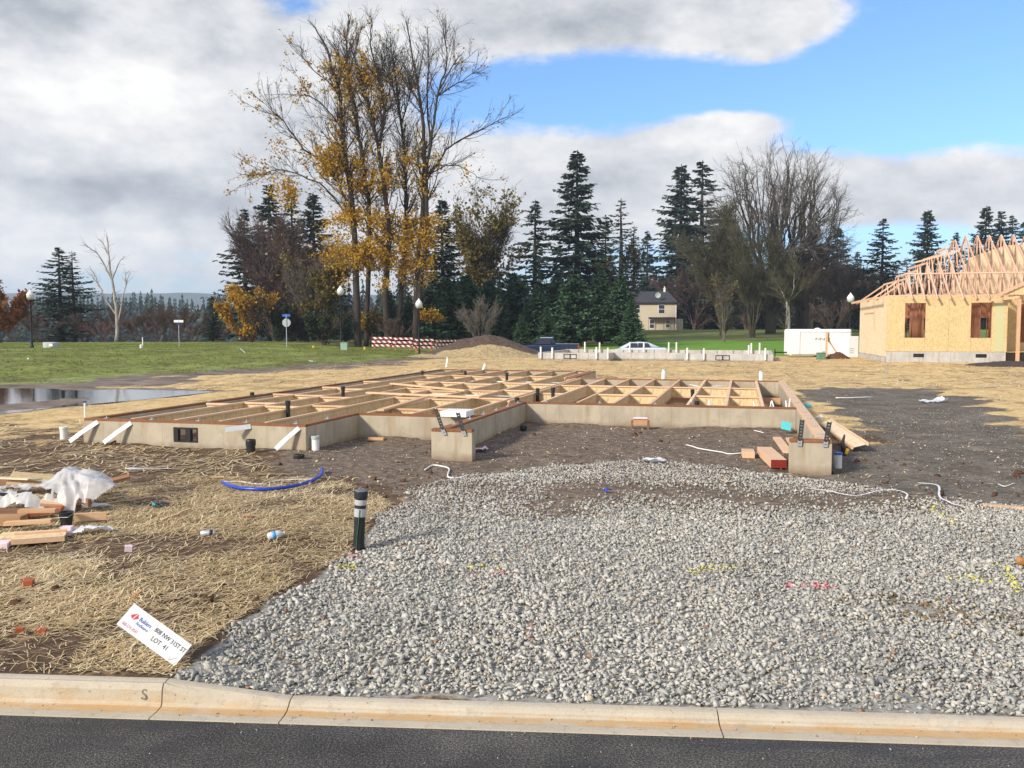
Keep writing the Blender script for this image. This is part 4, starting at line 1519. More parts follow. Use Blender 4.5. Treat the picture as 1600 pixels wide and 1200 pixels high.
for (px, pt, Y, kd, wd) in [(672, 455, 104, 'young_wide', 1.0), (700, 438, 108, 'young_wide', 0.95), (728, 432, 112, 'young_wide', 1.0), (765, 440, 110, 'young_wide', 1.0), (800, 428, 116, 'young_wide', 1.0),
                            (838, 446, 108, 'young', 1.15), (868, 436, 114, 'young_wide', 1.0), (898, 430, 104, 'young_wide', 1.0), (940, 424, 112, 'young', 1.15), (968, 430, 104, 'young', 1.1), (986, 470, 99, 'young', 1.05),
                            (855, 480, 98, 'young', 1.1), (815, 492, 100, 'young', 1.1)]:
    conifer(px, pt, Y, kd, 'young green fir in the dense hedge beyond the dirt mound', wd, YG, 'young_fir')
for (px, pt, Y) in [(640, 462, 112), (610, 455, 118), (505, 470, 110), (540, 480, 114), (470, 488, 112), (435, 500, 112)]:
    conifer(px, pt, Y, 'young', 'young fir in the undergrowth below the yellow cottonwoods', 1.0, 'undergrowth firs', 'young_fir')

# ------------------------------------------------------------------ the big cottonwoods, limbs traced from the photograph and set at their own distance
def traced(pts, Y, r0, r1, dy=0.0):
    n = len(pts)
    P = [at_y(px, py, Y + dy * i / max(1, n - 1)) for i, (px, py) in enumerate(pts)]
    return polyline_seg(P, r0, r1, 4, 0.05)


def cottonwood(label, Y, limbs, leaf_lo, leaf_n, bare=0.0):
    b = base_at(limbs[0][0][0][0], Y)
    main = None
    for pts, r0, r1, dy in limbs:
        s = traced(pts, Y, r0 * (0.66 if main is None else 0.72), r1, dy)
        if main is None:
            s.P0[0] = b - np.array([0, 0, 0.4])
            main = s
        else:
            main = main + s
    zmid = b[2] + 9
    hi = np.clip((main.P0[:, 2] - zmid) / 8, 0.03, 1.0) * np.linalg.norm(main.P1 - main.P0, axis=1)
    ztop = main.P1[:, 2].max()
    ln1 = 3.4 * np.clip((ztop + 1.5 - main.P0[:, 2]) / 9, 0.28, 1.0)
    s1 = grow(main, 150, ln1, 0.62, 0.5, 4, 0.12, 0.42, rmin=0.028, weight=hi)
    s2 = grow(s1, 560, 1.5, 0.6, 0.2, 3, 0.15, 0.5, rmin=0.015)
    s3 = grow(s1 + s2, 2300, 0.75, 0.6, 0.12, 2, 0.18, 0.5, rmin=0.010)
    o = thing('cottonwood_tree', label, 'tree', b, 0, 'tall cottonwoods behind the barricades')
    loc = b

    def off(s):
        return Seg(s.P0 - loc, s.P1 - loc, s.R0, s.R1)
    put('trunk', off(main).mesh('cottonwood_trunk', MAT['bark'], 8), o)
    put('limbs', off(s1).mesh('cottonwood_limbs', MAT['bark'], 4), o, kind='stuff')
    put('twigs', twig_mesh('cottonwood_twigs', off(s2), off(s3), MAT['bark']), o, kind='stuff')
    tw = off(s2 + s3)
    w = np.ones(len(tw.P0))
    zf_ = tw.P0[:, 2]
    clump = fbm(tw.P0[:, 0] * 0.35 + 50, tw.P0[:, 2] * 0.35 + 50, 171, 3)
    w = (np.clip((leaf_lo - zf_) / 10, 0.07 * (1 - bare), 1) * np.clip((clump - 0.46) * 8, 0.01, 1))
    # epicormic leaves hugging the lower trunks
    low = grow(main, 520, 4.2 if leaf_n > 4000 else 2.2, 1.15, 0.15, 3, 0.2, 0.1, rmin=0.012, weight=np.where((main.P0[:, 2] > b[2] + 5) & (main.P0[:, 2] < b[2] + 19), 1.0, 0.0) + 1e-6)
    low = off(low)
    Va, Fa = leaf_cloud(tw, int(leaf_n * 0.42), 0.24, 0.16, weight=w)
    cl2 = fbm(low.P0[:, 0] * 0.4 + 9, low.P0[:, 2] * 0.4 + 20, 175, 3)
    Vb, Fb = leaf_cloud(low, int(leaf_n * 0.85), 0.25, 0.30, weight=np.clip((cl2 - 0.48) * 9, 0.008, 1))
    V = np.concatenate([Va, Vb])
    tn = np.clip(rng.normal(0.55, 0.22, len(V) // 4), 0, 1)
    put('crown', tri_mesh('cottonwood_leaves', V, np.concatenate([Fa, Fb + len(Va)]), np.repeat(tn, 4), [MAT['leaf_yellow']]), o, kind='stuff')
    return o


cottonwood('tall leaning cottonwood with long yellow limbs spreading left', 99,
           [([(560, 545), (557, 430), (553, 350), (543, 272), (534, 194), (529, 137), (510, 78), (492, 42)], 0.62, 0.06, 0),
            ([(548, 330), (515, 265), (474, 231), (446, 194), (424, 172)], 0.20, 0.04, -3), ([(550, 345), (508, 294), (471, 275), (434, 265), (388, 280)], 0.16, 0.03, 2),
            ([(534, 200), (500, 160), (470, 148), (452, 150)], 0.12, 0.03, 2), ([(530, 140), (490, 110), (470, 85)], 0.10, 0.03, -2), ([(545, 280), (520, 225), (500, 205)], 0.14, 0.03, -3), ([(529, 150), (535, 100), (548, 70)], 0.10, 0.03, 2)], 19, 8500)
cottonwood('slender cottonwood close beside the leaning one, thin yellow top', 103,
           [([(572, 545), (576, 430), (577, 340), (571, 287), (559, 200), (548, 147), (543, 103), (541, 60), (547, 28)], 0.46, 0.05, 0),
            ([(560, 205), (552, 150), (530, 95), (520, 70)], 0.12, 0.03, 2), ([(566, 250), (585, 200), (592, 170)], 0.10, 0.03, -3), ([(545, 120), (556, 70), (566, 40)], 0.08, 0.03, 2)], 16, 4200)
cottonwood('forked cottonwood in the middle of the tall group', 100,
           [([(604, 545), (603, 450), (608, 366), (596, 265), (590, 225), (571, 144), (556, 94), (546, 66)], 0.55, 0.05, 0),
            ([(593, 232), (599, 175), (590, 119), (580, 69), (581, 30)], 0.26, 0.04, -2), ([(600, 180), (610, 130), (606, 90)], 0.10, 0.03, 2), ([(578, 165), (582, 120), (590, 90)], 0.10, 0.03, 3), ([(604, 330), (620, 280), (628, 262)], 0.09, 0.03, -3)], 17, 6500)
cottonwood('straight slim cottonwood left of the double trunk, nearly bare', 102,
           [([(618, 545), (628, 450), (634, 372), (632, 250), (624, 178), (618, 119), (609, 65)], 0.46, 0.05, 0),
            ([(627, 195), (640, 150), (645, 120), (655, 80)], 0.12, 0.03, 2), ([(620, 150), (600, 110), (596, 84)], 0.09, 0.03, -2), ([(632, 260), (650, 235)], 0.08, 0.03, -2)], 13, 2400, 0.6)
cottonwood('double trunked bare cottonwood with a long limb reaching right', 100,
           [([(648, 545), (652, 450), (658, 368), (663, 275), (662, 200), (655, 150), (646, 94), (634, 32)], 0.58, 0.05, 0),
            ([(649, 515), (657, 440), (667, 368), (666, 275), (671, 235), (677, 194), (687, 137), (699, 94), (692, 45)], 0.42, 0.04, -2),
            ([(668, 280), (690, 245), (709, 225), (755, 200), (792, 183)], 0.20, 0.03, 2), ([(671, 273), (705, 258), (735, 268), (752, 282)], 0.10, 0.02, -3),
            ([(684, 150), (715, 130), (745, 112)], 0.12, 0.03, 3), ([(672, 225), (668, 150), (670, 90), (668, 42)], 0.16, 0.03, 3), ([(687, 140), (712, 95), (725, 80)], 0.11, 0.03, -2), ([(658, 170), (640, 130), (632, 100)], 0.09, 0.03, 2)], 14, 2600, 0.85)


# ------------------------------------------------------------------ broadleaf trees, bushes and thickets
def bush(name, label, cat, px, ptop, Y, width, stems, bark, leaf=None, nleaf=0, leafsize=0.3, fan=0.5, seed=0, trunk=0.0, twig=1800, group=None, up=0.5, twigr=0.012, sides=3, leaf_weight=None, pale=None, ntw=None):
    """many stems fanning from a base or a short trunk"""
    b = base_at(px, Y)
    H = top_z(ptop, Y) - b[2]
    Wd = width / FPX * Y
    ms = None
    for k in range(stems):
        a = 2 * math.pi * (k + rng.random()) / stems
        rr_ = Wd * 0.5 * math.sqrt(rng.random()) * 0.95
        tip = np.array([math.cos(a) * rr_, math.sin(a) * rr_, H * rng.uniform(0.72, 1.0) * (1 - 0.28 * (rr_ / (Wd * 0.5)) ** 2)])
        st = np.array([math.cos(a) * Wd * 0.03, math.sin(a) * Wd * 0.03, trunk * H])
        m1 = st * 0.55 + tip * 0.45
        m1[:2] *= (0.62 + 0.45 * fan)
        m1 += rng.normal(0, 0.02 * H, 3)
        pts = [np.array([0, 0, -0.3]), st, m1, tip] if trunk > 0.02 else [np.array([0, 0, -0.2]), st * 0.8 + m1 * 0.2, m1, tip]
        s = polyline_seg(pts, 0.005 * H + 0.012 if trunk <= 0.02 else 0.012 * H, 0.012, 4, 0.03 * H / 10)
        ms = s if ms is None else ms + s
    if trunk > 0.02:
        ms = polyline_seg([np.array([0, 0, -0.4]), np.array([0.02 * H, 0, trunk * H * 0.5]), np.array([0, 0, trunk * H * 1.1])], 0.026 * H, 0.02 * H, 3) + ms
    wgt = np.clip(ms.P0[:, 2] / H - 0.12, 0.02, 1) * np.linalg.norm(ms.P1 - ms.P0, axis=1)
    s1 = grow(ms, stems * 11, H * 0.20, 0.6, up, 3, 0.14, 0.5, rmin=twigr * 2, weight=wgt, center=np.zeros(3), out=0.7)
    s2 = grow(s1, int(twig * 0.4), H * 0.10, 0.6, up * 0.5, 3, 0.16, 0.6, rmin=twigr * 1.3, center=np.zeros(3), out=0.5)
    s3 = grow(s1 + s2, twig, H * 0.06, 0.6, up * 0.3, 2, 0.2, 0.6, rmin=twigr)
    o = thing(name, label, cat, b, 0, group)
    put('trunk', ms.mesh('stems', MAT[bark], 5), o)
    put('twigs', twig_mesh('twigs', s1 + s2, s3, MAT[pale or bark]), o, kind='stuff')
    if leaf:
        tw = s1 + s2 + s3
        cl = fbm(tw.P0[:, 0] * 4 / Wd + 7 + px, tw.P0[:, 2] * 4 / Wd, 181 + seed, 3)
        V, Fc = leaf_cloud(tw, nleaf, leafsize, leafsize * 0.7, weight=np.clip((cl - 0.34) * 5, 0.03, 1))
        tn = np.clip(rng.normal(0.5, 0.24, len(Fc)), 0, 1)
        put('crown', tri_mesh('leaves', V, Fc, np.repeat(tn, 4), [MAT[leaf]]), o, kind='stuff')
    return o


# bare maples at the middle right
def dome_tree(label, px, ptop, Y, width, limbs, bark, pale, twigs, twigr):
    """bare tree whose limbs fan from a short trunk to a rounded dome"""
    b = base_at(px, Y)
    H = top_z(ptop, Y) - b[2]
    Rw = width / FPX * Y / 2
    cz_, rz_ = 0.52 * H, 0.48 * H

    def surf(th_, ph_, f=1.0):
        return np.array([Rw * f * math.sin(th_) * math.cos(ph_), Rw * f * math.sin(th_) * math.sin(ph_), cz_ + rz_ * f * math.cos(th_)])
    ms = polyline_seg([np.array([0, 0, -0.5]), np.array([0.1, 0, 0.05 * H]), np.array([0, 0, 0.12 * H])], 0.030 * H, 0.026 * H, 3)
    subs = None
    for k in range(limbs):
        th_ = math.acos(1 - 1.15 * (k + 0.5) / limbs)
        ph_ = 2.4 * k + rng.normal(0, 0.2)
        tip = surf(th_, ph_, rng.uniform(0.93, 1.0))
        st = np.array([math.cos(ph_) * 0.012 * H, math.sin(ph_) * 0.012 * H, (0.08 + 0.05 * rng.random()) * H])
        m1 = st * 0.62 + tip * 0.38 + np.array([0, 0, 0.05 * H * math.sin(th_)])
        m2 = st * 0.28 + tip * 0.72 + np.array([0, 0, 0.035 * H * math.sin(th_)])
        s = polyline_seg([st, m1, m2, tip], 0.0125 * H, 0.03, 4, 0.012 * H)
        ms = ms + s
        for q in range(6):
            f = rng.uniform(0.3, 0.8)
            i0 = min(int(f * len(s.P0)), len(s.P0) - 1)
            a_ = s.P0[i0]
            t2 = surf(np.clip(th_ + rng.normal(0, 0.22), 0, 1.9), ph_ + rng.normal(0, 0.32), rng.uniform(0.86, 1.02))
            mid = a_ * 0.5 + t2 * 0.5 + np.array([0, 0, 0.015 * H]) + rng.normal(0, 0.012 * H, 3)
            q_ = polyline_seg([a_, mid, t2], s.R0[i0] * 0.55, 0.025, 4, 0.006 * H)
            subs = q_ if subs is None else subs + q_
    dw = np.hypot(np.hypot(subs.P0[:, 0], subs.P0[:, 1]) / Rw, (subs.P0[:, 2] - cz_) / rz_)
    s1 = grow(subs, limbs * 42, H * 0.085, 0.5, 0.15, 3, 0.12, 0.6, rmin=twigr * 1.4, weight=np.clip(dw - 0.25, 0.03, 1), center=np.array([0, 0, 0.3 * H]), out=0.35)
    s3 = grow(s1 + subs, twigs, H * 0.04, 0.5, 0.1, 2, 0.15, 0.6, rmin=twigr, weight=None)
    o = thing('bare_tree', label, 'tree', b)
    put('trunk', ms.mesh('stems', MAT[bark], 7), o)
    put('limbs', subs.mesh('limbs', MAT[bark], 4), o, kind='stuff')
    put('twigs', twig_mesh('twigs', s1, s3, MAT[pale]), o, kind='stuff')
    return o


dome_tree('huge bare maple with a rounded dome of grey twigs behind the trailer', 1203, 230, 150, 218, 17, 'bark', 'bark_grey', 6500, 0.016)
dome_tree('second bare maple, paler and thinner, merging with the huge one', 1250, 240, 154, 130, 9, 'bark', 'bark_grey', 3500, 0.016)
bush('bare_tree', 'slim bare tree with pale trunk just behind the trailer', 'tree', 1229, 400, 112, 60, 4, 'bark_pale', None, trunk=0.45, twig=900, twigr=0.012, pale='bark_moss')
bush('bare_tree', 'mossy bare tree with greenish twigs to the right of the cream house', 'tree', 1128, 335, 140, 120, 11, 'bark_moss', 'leaf_dark', 900, 0.25, trunk=0.12, twig=6500, twigr=0.018)
bush('bare_tree', 'bushy mossy bare tree at the foot of the huge maple', 'tree', 1175, 380, 132, 130, 10, 'bark_moss', 'leaf_dark', 500, 0.22, trunk=0.08, twig=5000, twigr=0.016)
bush('bare_tree', 'spindly yellowish sapling on the meadow edge', 'tree', 1130, 440, 118, 42, 5, 'bark_grey', 'leaf_olive', 500, 0.22, trunk=0.2, twig=900)
bush('bare_tree', 'dark bare tree behind the white trailer', 'tree', 1262, 395, 150, 90, 8, 'bark_brown', None, trunk=0.25, twig=3500, twigr=0.016)
bush('bare_tree', 'dark brown bare tree in shade beside the trailer lamp', 'tree', 1318, 415, 160, 95, 9, 'bark_brown', None, trunk=0.12, twig=3500, twigr=0.018)
BG = 'dark bare trees filling the wood edge behind the maple'
bt = bush('bare_tree', 'dark brown bare tree in the wood edge behind the huge maple', 'tree', 1165, 410, 190, 110, 9, 'bark_brown', None, trunk=0.10, twig=3800, twigr=0.024, group=BG)
for (px, Y, sc_) in [(1085, 192, 0.95), (1235, 194, 1.0), (1290, 186, 0.9), (1340, 192, 1.0), (1200, 200, 1.1), (1395, 190, 0.8), (1120, 204, 1.0)]:
    o_ = copy_tree(bt)
    o_.location = tuple(base_at(px, Y))
    o_.rotation_euler = (0, 0, rng.uniform(0, 6.28))
    o_.scale = (sc_ * 1.25, sc_ * 1.25, sc_)
# olive and yellow trees
bush('olive_tree', 'round tree with thinning olive yellow leaves behind the young firs', 'tree', 757, 303, 128, 98, 9, 'bark', 'leaf_olive', 6500, 0.40, trunk=0.22, twig=3000, twigr=0.016)
bush('olive_tree', 'sparse yellow leaved tree between the tallest fir and cream house', 'tree', 965, 385, 158, 60, 6, 'bark', 'leaf_olive', 1500, 0.42, trunk=0.2, twig=1500, twigr=0.018)
bush('orange_tree', 'low orange leaved tree beside the stop sign', 'tree', 392, 452, 104, 88, 10, 'bark_brown', 'leaf_yellow', 6500, 0.26, trunk=0.03, twig=2600)
bush('rust_tree', 'rust leaved tree cut by the frame edge beside the lamp post', 'tree', 0, 452, 100, 84, 10, 'bark_brown', 'leaf_rust', 7000, 0.28, trunk=0.04, twig=2600)
bush('olive_tree', 'yellow green bushy tree in front of the leaning cottonwood', 'tree', 500, 395, 106, 90, 9, 'bark_grey', 'leaf_olive', 4500, 0.30, trunk=0.05, twig=3000)
bush('bare_thicket', 'brown bare thicket tree in front of the ragged fir', 'tree', 430, 352, 116, 120, 13, 'bark_brown', None, trunk=0.03, twig=8000, twigr=0.017)
bush('bare_thicket', 'brown bare thicket tree against the yellow cottonwood leaves', 'tree', 478, 370, 112, 100, 11, 'bark_brown', 'leaf_yellow', 700, 0.28, trunk=0.03, twig=6000, twigr=0.016)
bush('dark_shrub', 'dark leafy shrub beside the pad mounted green box', 'shrub', 505, 490, 98, 90, 12, 'bark_brown', 'leaf_dark', 4500, 0.26, twig=2200)
bush('dark_shrub', 'dark leafy shrub behind the stop sign post', 'shrub', 455, 478, 108, 90, 12, 'bark_brown', 'leaf_dark', 3600, 0.28, twig=2600)
bush('bare_shrub', 'round bare shrub in front of the young firs by the mound', 'shrub', 750, 474, 92, 72, 12, 'bark_grey', None, twig=2600, twigr=0.010)
bush('bare_shrub', 'low bare brown shrub between the cottonwood trunks', 'shrub', 615, 500, 98, 60, 10, 'bark_brown', None, twig=1600, twigr=0.010)
bush('bare_shrub', 'brown bare shrub under the forked cottonwood', 'shrub', 580, 485, 104, 60, 10, 'bark_brown', 'leaf_olive', 700, 0.25, twig=1600, twigr=0.011)
RG = 'reddish bare shrubs along the valley edge'
RL = 'bare reddish brown shrub at the valley edge beyond the lawn'
proto = {bk: bush('bare_shrub', RL, 'shrub', px, pt, Y, wd, 11, bk, None, twig=2400, twigr=0.012, group=RG) for (px, pt, Y, wd, bk) in [(215, 498, 112, 70, 'bark_red'), (262, 476, 122, 84, 'bark_brown')]}
for (px, sc_, Y, bk) in [(305, 0.8, 118, 'bark_red'), (60, 0.6, 108, 'bark_brown'), (160, 0.85, 110, 'bark_red'), (245, 0.7, 108, 'bark_brown'), (20, 0.8, 112, 'bark_brown'), (130, 0.7, 116, 'bark_brown'), (340, 0.8, 122, 'bark_red'), (285, 0.8, 106, 'bark_brown'), (190, 0.9, 118, 'bark_brown')]:
    o_ = copy_tree(proto[bk])
    o_.location = tuple(base_at(px, Y))
    o_.rotation_euler = (0, 0, rng.uniform(0, 6.28))
    o_.scale = (sc_ * 1.1, sc_ * 1.1, sc_)
bush('bare_shrub', 'dark bare shrub beneath the firs to the right of the trailer', 'shrub', 1300, 470, 130, 90, 12, 'bark_brown', None, twig=2400, twigr=0.014)

# the pale dead birch, traced
bY = 108
o_b = base_at(181, bY)
bl = [[(181, 540), (183, 505), (180, 470), (172, 420), (169, 385), (166, 366)], [(180, 490), (162, 462), (150, 435), (140, 415)], [(184, 505), (191, 470), (198, 440), (204, 425)], [(172, 430), (155, 400), (140, 388), (132, 382)], [(174, 440), (184, 415), (194, 400)], [(170, 400), (160, 380), (153, 374)], [(160, 455), (150, 440), (142, 428)], [(197, 445), (196, 430), (201, 424)]]
ms = None
for i, l in enumerate(bl):
    Pq = [at_y(a, b, bY + ((i - 4) * 1.2 * k / 3 if i in (3, 4, 5) else 0)) - o_b for k, (a, b) in enumerate(l)]
    if i == 0:
        Pq[0] = np.array([0, 0, -0.5])
    s = polyline_seg(Pq, 0.26 if i == 0 else 0.10, 0.03, 4, 0.03)
    ms = s if ms is None else ms + s
tw = grow(ms, 90, 1.0, 0.7, 0.1, 3, 0.2, 0.4, rmin=0.014, weight=np.clip(ms.P0[:, 2] - 3, 0.01, 5))
ot = thing('birch_tree', 'pale dead birch with bare broken limbs at the lawn edge', 'tree', o_b)
put('trunk', ms.mesh('birch_limbs', MAT['bark_pale'], 7), ot)
put('twigs', tw.mesh('birch_twigs', MAT['bark_pale'], 3), ot, kind='stuff')

# ------------------------------------------------------------------ far woods: reads as one mass
def low_conifer(seed):
    r_ = np.random.default_rng(seed)
    V, Fc = [], []
    n = 0
    for h in np.linspace(0.06, 0.97, 15):
        k = 7
        L = 0.17 * (1 - h) ** 0.8 + 0.012
        for j in range(k):
            a = r_.uniform(0, 6.28)
            l = L * r_.uniform(0.6, 1.25)
            d = np.array([math.cos(a), math.sin(a), 0])
            s = np.array([-d[1], d[0], 0]) * l * 0.38
            c0 = np.array([0, 0, h + 0.045])
            tip = d * l + np.array([0, 0, h - 0.03])
            m = d * l * 0.55 + np.array([0, 0, h])
            V += [c0, m - s, tip, m + s]
            Fc.append([n, n + 1, n + 2, n + 3])
            n += 4
    return np.array(V), np.array(Fc)


LC = [low_conifer(k) for k in range(6)]


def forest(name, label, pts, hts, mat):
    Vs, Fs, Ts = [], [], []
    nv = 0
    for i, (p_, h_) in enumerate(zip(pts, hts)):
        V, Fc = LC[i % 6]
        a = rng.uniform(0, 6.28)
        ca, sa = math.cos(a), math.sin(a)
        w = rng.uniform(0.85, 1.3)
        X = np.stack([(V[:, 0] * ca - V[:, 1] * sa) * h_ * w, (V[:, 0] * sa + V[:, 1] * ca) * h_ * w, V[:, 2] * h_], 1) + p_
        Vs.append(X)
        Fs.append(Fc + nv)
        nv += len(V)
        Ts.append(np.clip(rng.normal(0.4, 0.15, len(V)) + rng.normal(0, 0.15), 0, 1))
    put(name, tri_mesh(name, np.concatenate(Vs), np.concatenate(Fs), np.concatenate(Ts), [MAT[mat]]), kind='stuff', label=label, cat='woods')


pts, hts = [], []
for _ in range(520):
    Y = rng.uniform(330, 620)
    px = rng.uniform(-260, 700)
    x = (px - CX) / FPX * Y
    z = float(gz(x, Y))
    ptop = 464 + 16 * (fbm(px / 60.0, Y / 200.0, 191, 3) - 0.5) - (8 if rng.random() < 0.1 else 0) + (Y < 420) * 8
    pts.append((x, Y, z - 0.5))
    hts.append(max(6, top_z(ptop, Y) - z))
forest('valley_woods', 'distant blue green conifer woods across the valley', pts, hts, 'fir_hazed')
pts, hts = [], []
for _ in range(430):
    Y = rng.uniform(205, 300)
    px = rng.uniform(520, 1800)
    x = (px - CX) / FPX * Y
    z = float(gz(x, Y))
    prof = np.interp(px, [520, 700, 760, 830, 900, 1000, 1100, 1250, 1330, 1400, 1500, 1600, 1800], [440, 420, 430, 425, 420, 425, 400, 400, 420, 425, 420, 410, 400])
    pts.append((x, Y, z - 0.5))
    hts.append(max(7, top_z(prof + rng.uniform(-8, 45), Y) - z))
forest('back_woods', 'dark conifer woods closing the view behind the tall trees', pts, hts, 'fir')

# far pale hills
hx = np.linspace(-3000, 2300, 160)
hz_ = 10 + 75 * fbm(hx / 420.0 + 3, hx * 0, 201, 4) * 0.9
V = np.concatenate([np.stack([hx, np.full(160, 2300.0), np.full(160, -40.0)], 1), np.stack([hx, np.full(160, 2600.0), 52 + hz_], 1), np.stack([hx, np.full(160, 3100.0), np.full(160, -40.0)], 1)])
i_ = np.arange(159)
Fq = np.concatenate([np.stack([i_, i_ + 1, i_ + 161, i_ + 160], 1), np.stack([i_ + 160, i_ + 161, i_ + 321, i_ + 320], 1)])
put('hills', tri_mesh('hills', V, Fq, None, [M('hill_forest', (0.05, 0.075, 0.06), (0.08, 0.10, 0.075), scale=0.004)], True), kind='structure')

# ================================================================== THE FOUNDATION WITH ITS FLOOR JOISTS
FR = thing('house_foundation', 'concrete foundation with brown sill plates and open wooden floor joists', 'foundation', (HO[0], HO[1], 0), -TH)
WT, WZ0, WZ1, PZ = 0.20, -0.15, 0.757, 0.80


def wall(u0, u1, v0, v1, z1=WZ1, hole=None):
    mb = MB()
    if hole:
        a, b, c, d = hole
        mb.bx(u0, a, v0, v1, WZ0, z1)
        mb.bx(b, u1, v0, v1, WZ0, z1)
        mb.bx(a, b, v0, v1, WZ0, c)
        mb.bx(a, b, v0, v1, d, z1)
        return part('stem_wall', mb, MAT['concrete'], FR)
    mb.bx(u0, u1, v0, v1, WZ0, z1)
    return part('stem_wall', mb, MAT['concrete'], FR, bevel=0.008)


def plate(u0, u1, v0, v1, z0=WZ1 + 0.001, z1=PZ):
    mb = MB()
    mb.bx(u0, u1, v0, v1, z0, z1)
    return part('sill_plate', mb, MAT['plate'], FR, bevel=0.003)


vent_u = [(on_z(q, 672, 0.6)[:2] - HO) @ HW for q in (278, 318)]
vu0, vu1 = float(vent_u[0]), float(vent_u[1])
vu0, vu1 = -11.05, -10.57
wall(-12.94, -8.48, 0.0, WT, hole=(vu0, vu1, 0.43, 0.69))
wall(-12.94, -12.74, WT + 0.001, 19.899)
wall(-8.68, -8.48, WT + 0.001, 2.15)
wall(-8.68, -6.152, 2.151, 2.351)
wall(-6.22, -5.52, 0.0, WT)
wall(-6.15, -5.95, WT + 0.001, 5.499)
wall(-6.15, -0.201, 5.5, 5.70)
wall(-0.60, 0.0, 0.0, WT)
wall(-0.20, 0.0, WT + 0.001, 15.099)
wall(-6.9, 0.0, 15.10, 15.30)
wall(-6.9, -6.7, 15.301, 19.899)
wall(-12.94, -6.7, 19.90, 20.10)
po = 0.012
plate(-12.94 + po, -8.48 - po, 0.012, 0.152)
plate(-12.94 + po, -12.80 + po, 0.155, 19.93)
plate(-8.62 - po, -8.48 - po, 0.155, 2.16)
plate(-8.66, -6.155, 2.163, 2.303)
plate(-6.22 + 0.004, -5.52 - 0.004, -0.012, 0.15)
plate(-6.145, -5.965, 0.153, 5.505)
plate(-6.145, -0.205, 5.508, 5.648)
plate(-0.60 + 0.004, -0.004, -0.012, 0.15)
plate(-6.88, -0.16, 15.145, 15.285)
plate(-6.852, -6.712, 15.288, 19.94)
plate(-12.79, -6.712, 19.945, 20.085)
# right-hand garage wall carries a wide pale plate, drilled
mb = MB()
mb.bx(-0.195, -0.008, 0.153, 15.14, WZ1 + 0.001, PZ)
part('sill_plate', mb, MAT['lumber'], FR, bevel=0.003)
# anchor bolts with square washers
bolt = MB()
bolt.box((0, 0, 0.006), (0.075, 0.075, 0.008))
bolt.cyl((0, 0, 0.0), (0, 0, 0.05), 0.009, n=8)
bme = bolt.mesh('anchor_bolt', [MAT['galv']])
for u, v in [(-0.1, q) for q in np.arange(0.7, 15, 1.25)] + [(-6.05, q) for q in np.arange(0.7, 5.4, 0.9)] + [(q, 0.085) for q in np.arange(-12.5, -8.6, 0.95)] + [(q, 5.58) for q in np.arange(-5.5, -0.4, 1.2)] + [(-8.56, 1.0)] + [(-12.86, q) for q in np.arange(1.5, 19, 2.4)]:
    put('anchor_bolt', bme, FR, (u, v, PZ + 0.001))


def joist_mesh(L):
    mb = MB()
    mb.bx(-0.032, 0.032, 0, L, -0.038, 0, 0)
    mb.bx(-0.032, 0.032, 0, L, -0.302, -0.264, 0)
    mb.bx(-0.0055, 0.0055, 0.004, L - 0.004, -0.262, -0.040, 1)
    return mb.mesh('floor_joist', [MAT['flange'], MAT['web']])


JL = {}


def joist(u, v0, v1, dz=0.0):
    L = round(v1 - v0, 3)
    if L not in JL:
        JL[L] = joist_mesh(L)
    return put('floor_joist', JL[L], FR, (u, v0, PZ + 0.002 + dz))


def blocking(u0, u1, v, dz=-0.002):
    """short I-joist block across a bay"""
    L = round(u1 - u0 - 0.07, 3)
    k = ('b', L)
    if k not in JL:
        JL[k] = joist_mesh(L)
    return put('joist_block', JL[k], FR, (u0 + 0.035, v, PZ + dz), (0, 0, -math.pi / 2))


LU = [-12.05, -11.15, -10.25, -9.35]
for u in LU:
    joist(u, 0.205, 19.895)
for u in (-8.36, -7.46):
    joist(u, 2.355, 19.895)
joist(-6.56, 2.355, 15.095)
RU = [-5.62, -4.82, -4.02, -3.22, -2.42, -1.62, -0.86]
for u in RU:
    joist(u, 5.705, 15.095)
joist(-6.40, 5.705, 15.095)
# doubled rim where the two wings meet
joist(-6.78 - 0.2, 15.31, 19.895)
allL = [-12.74] + LU + [-8.36, -7.46, -6.56]
for r_i, v in enumerate([3.6, 6.2, 8.9, 12.0, 15.6]):
    for k in range(len(allL) - 1):
        if allL[k + 1] > -8.4 and v < 2.4:
            continue
        if (k + r_i) % 6 == 4 or (v > 15 and k > 5):
            continue
        blocking(allL[k], allL[k + 1], v + (0.045 if k % 2 else -0.045) + 0.35 * math.sin(k * 2.1 + r_i))
allR = [-6.40] + RU
for v in (8.4, 11.6):
    for k in range(len(allR) - 1):
        if v == 8.4 and k in (1, 4):
            continue
        blocking(allR[k], allR[k + 1], v + (0.04 if k % 2 else -0.04))
# girders under the joists and their posts
for (u0, u1, v) in [(-12.7, -6.2, 6.6), (-12.7, -6.2, 12.8), (-6.1, -0.25, 8.9), (-6.1, -0.25, 12.1)]:
    mb = MB()
    mb.bx(u0, u1, v - 0.045, v + 0.045, 0.32, 0.496)
    part('girder', mb, MAT['lumber_x'], FR)
    for q in np.arange(u0 + 0.8, u1, 1.8):
        mb = MB()
        mb.bx(q - 0.045, q + 0.045, v - 0.0445, v + 0.0445, 0.1, 0.318)
        part('girder_post', mb, MAT['lumber'], FR)
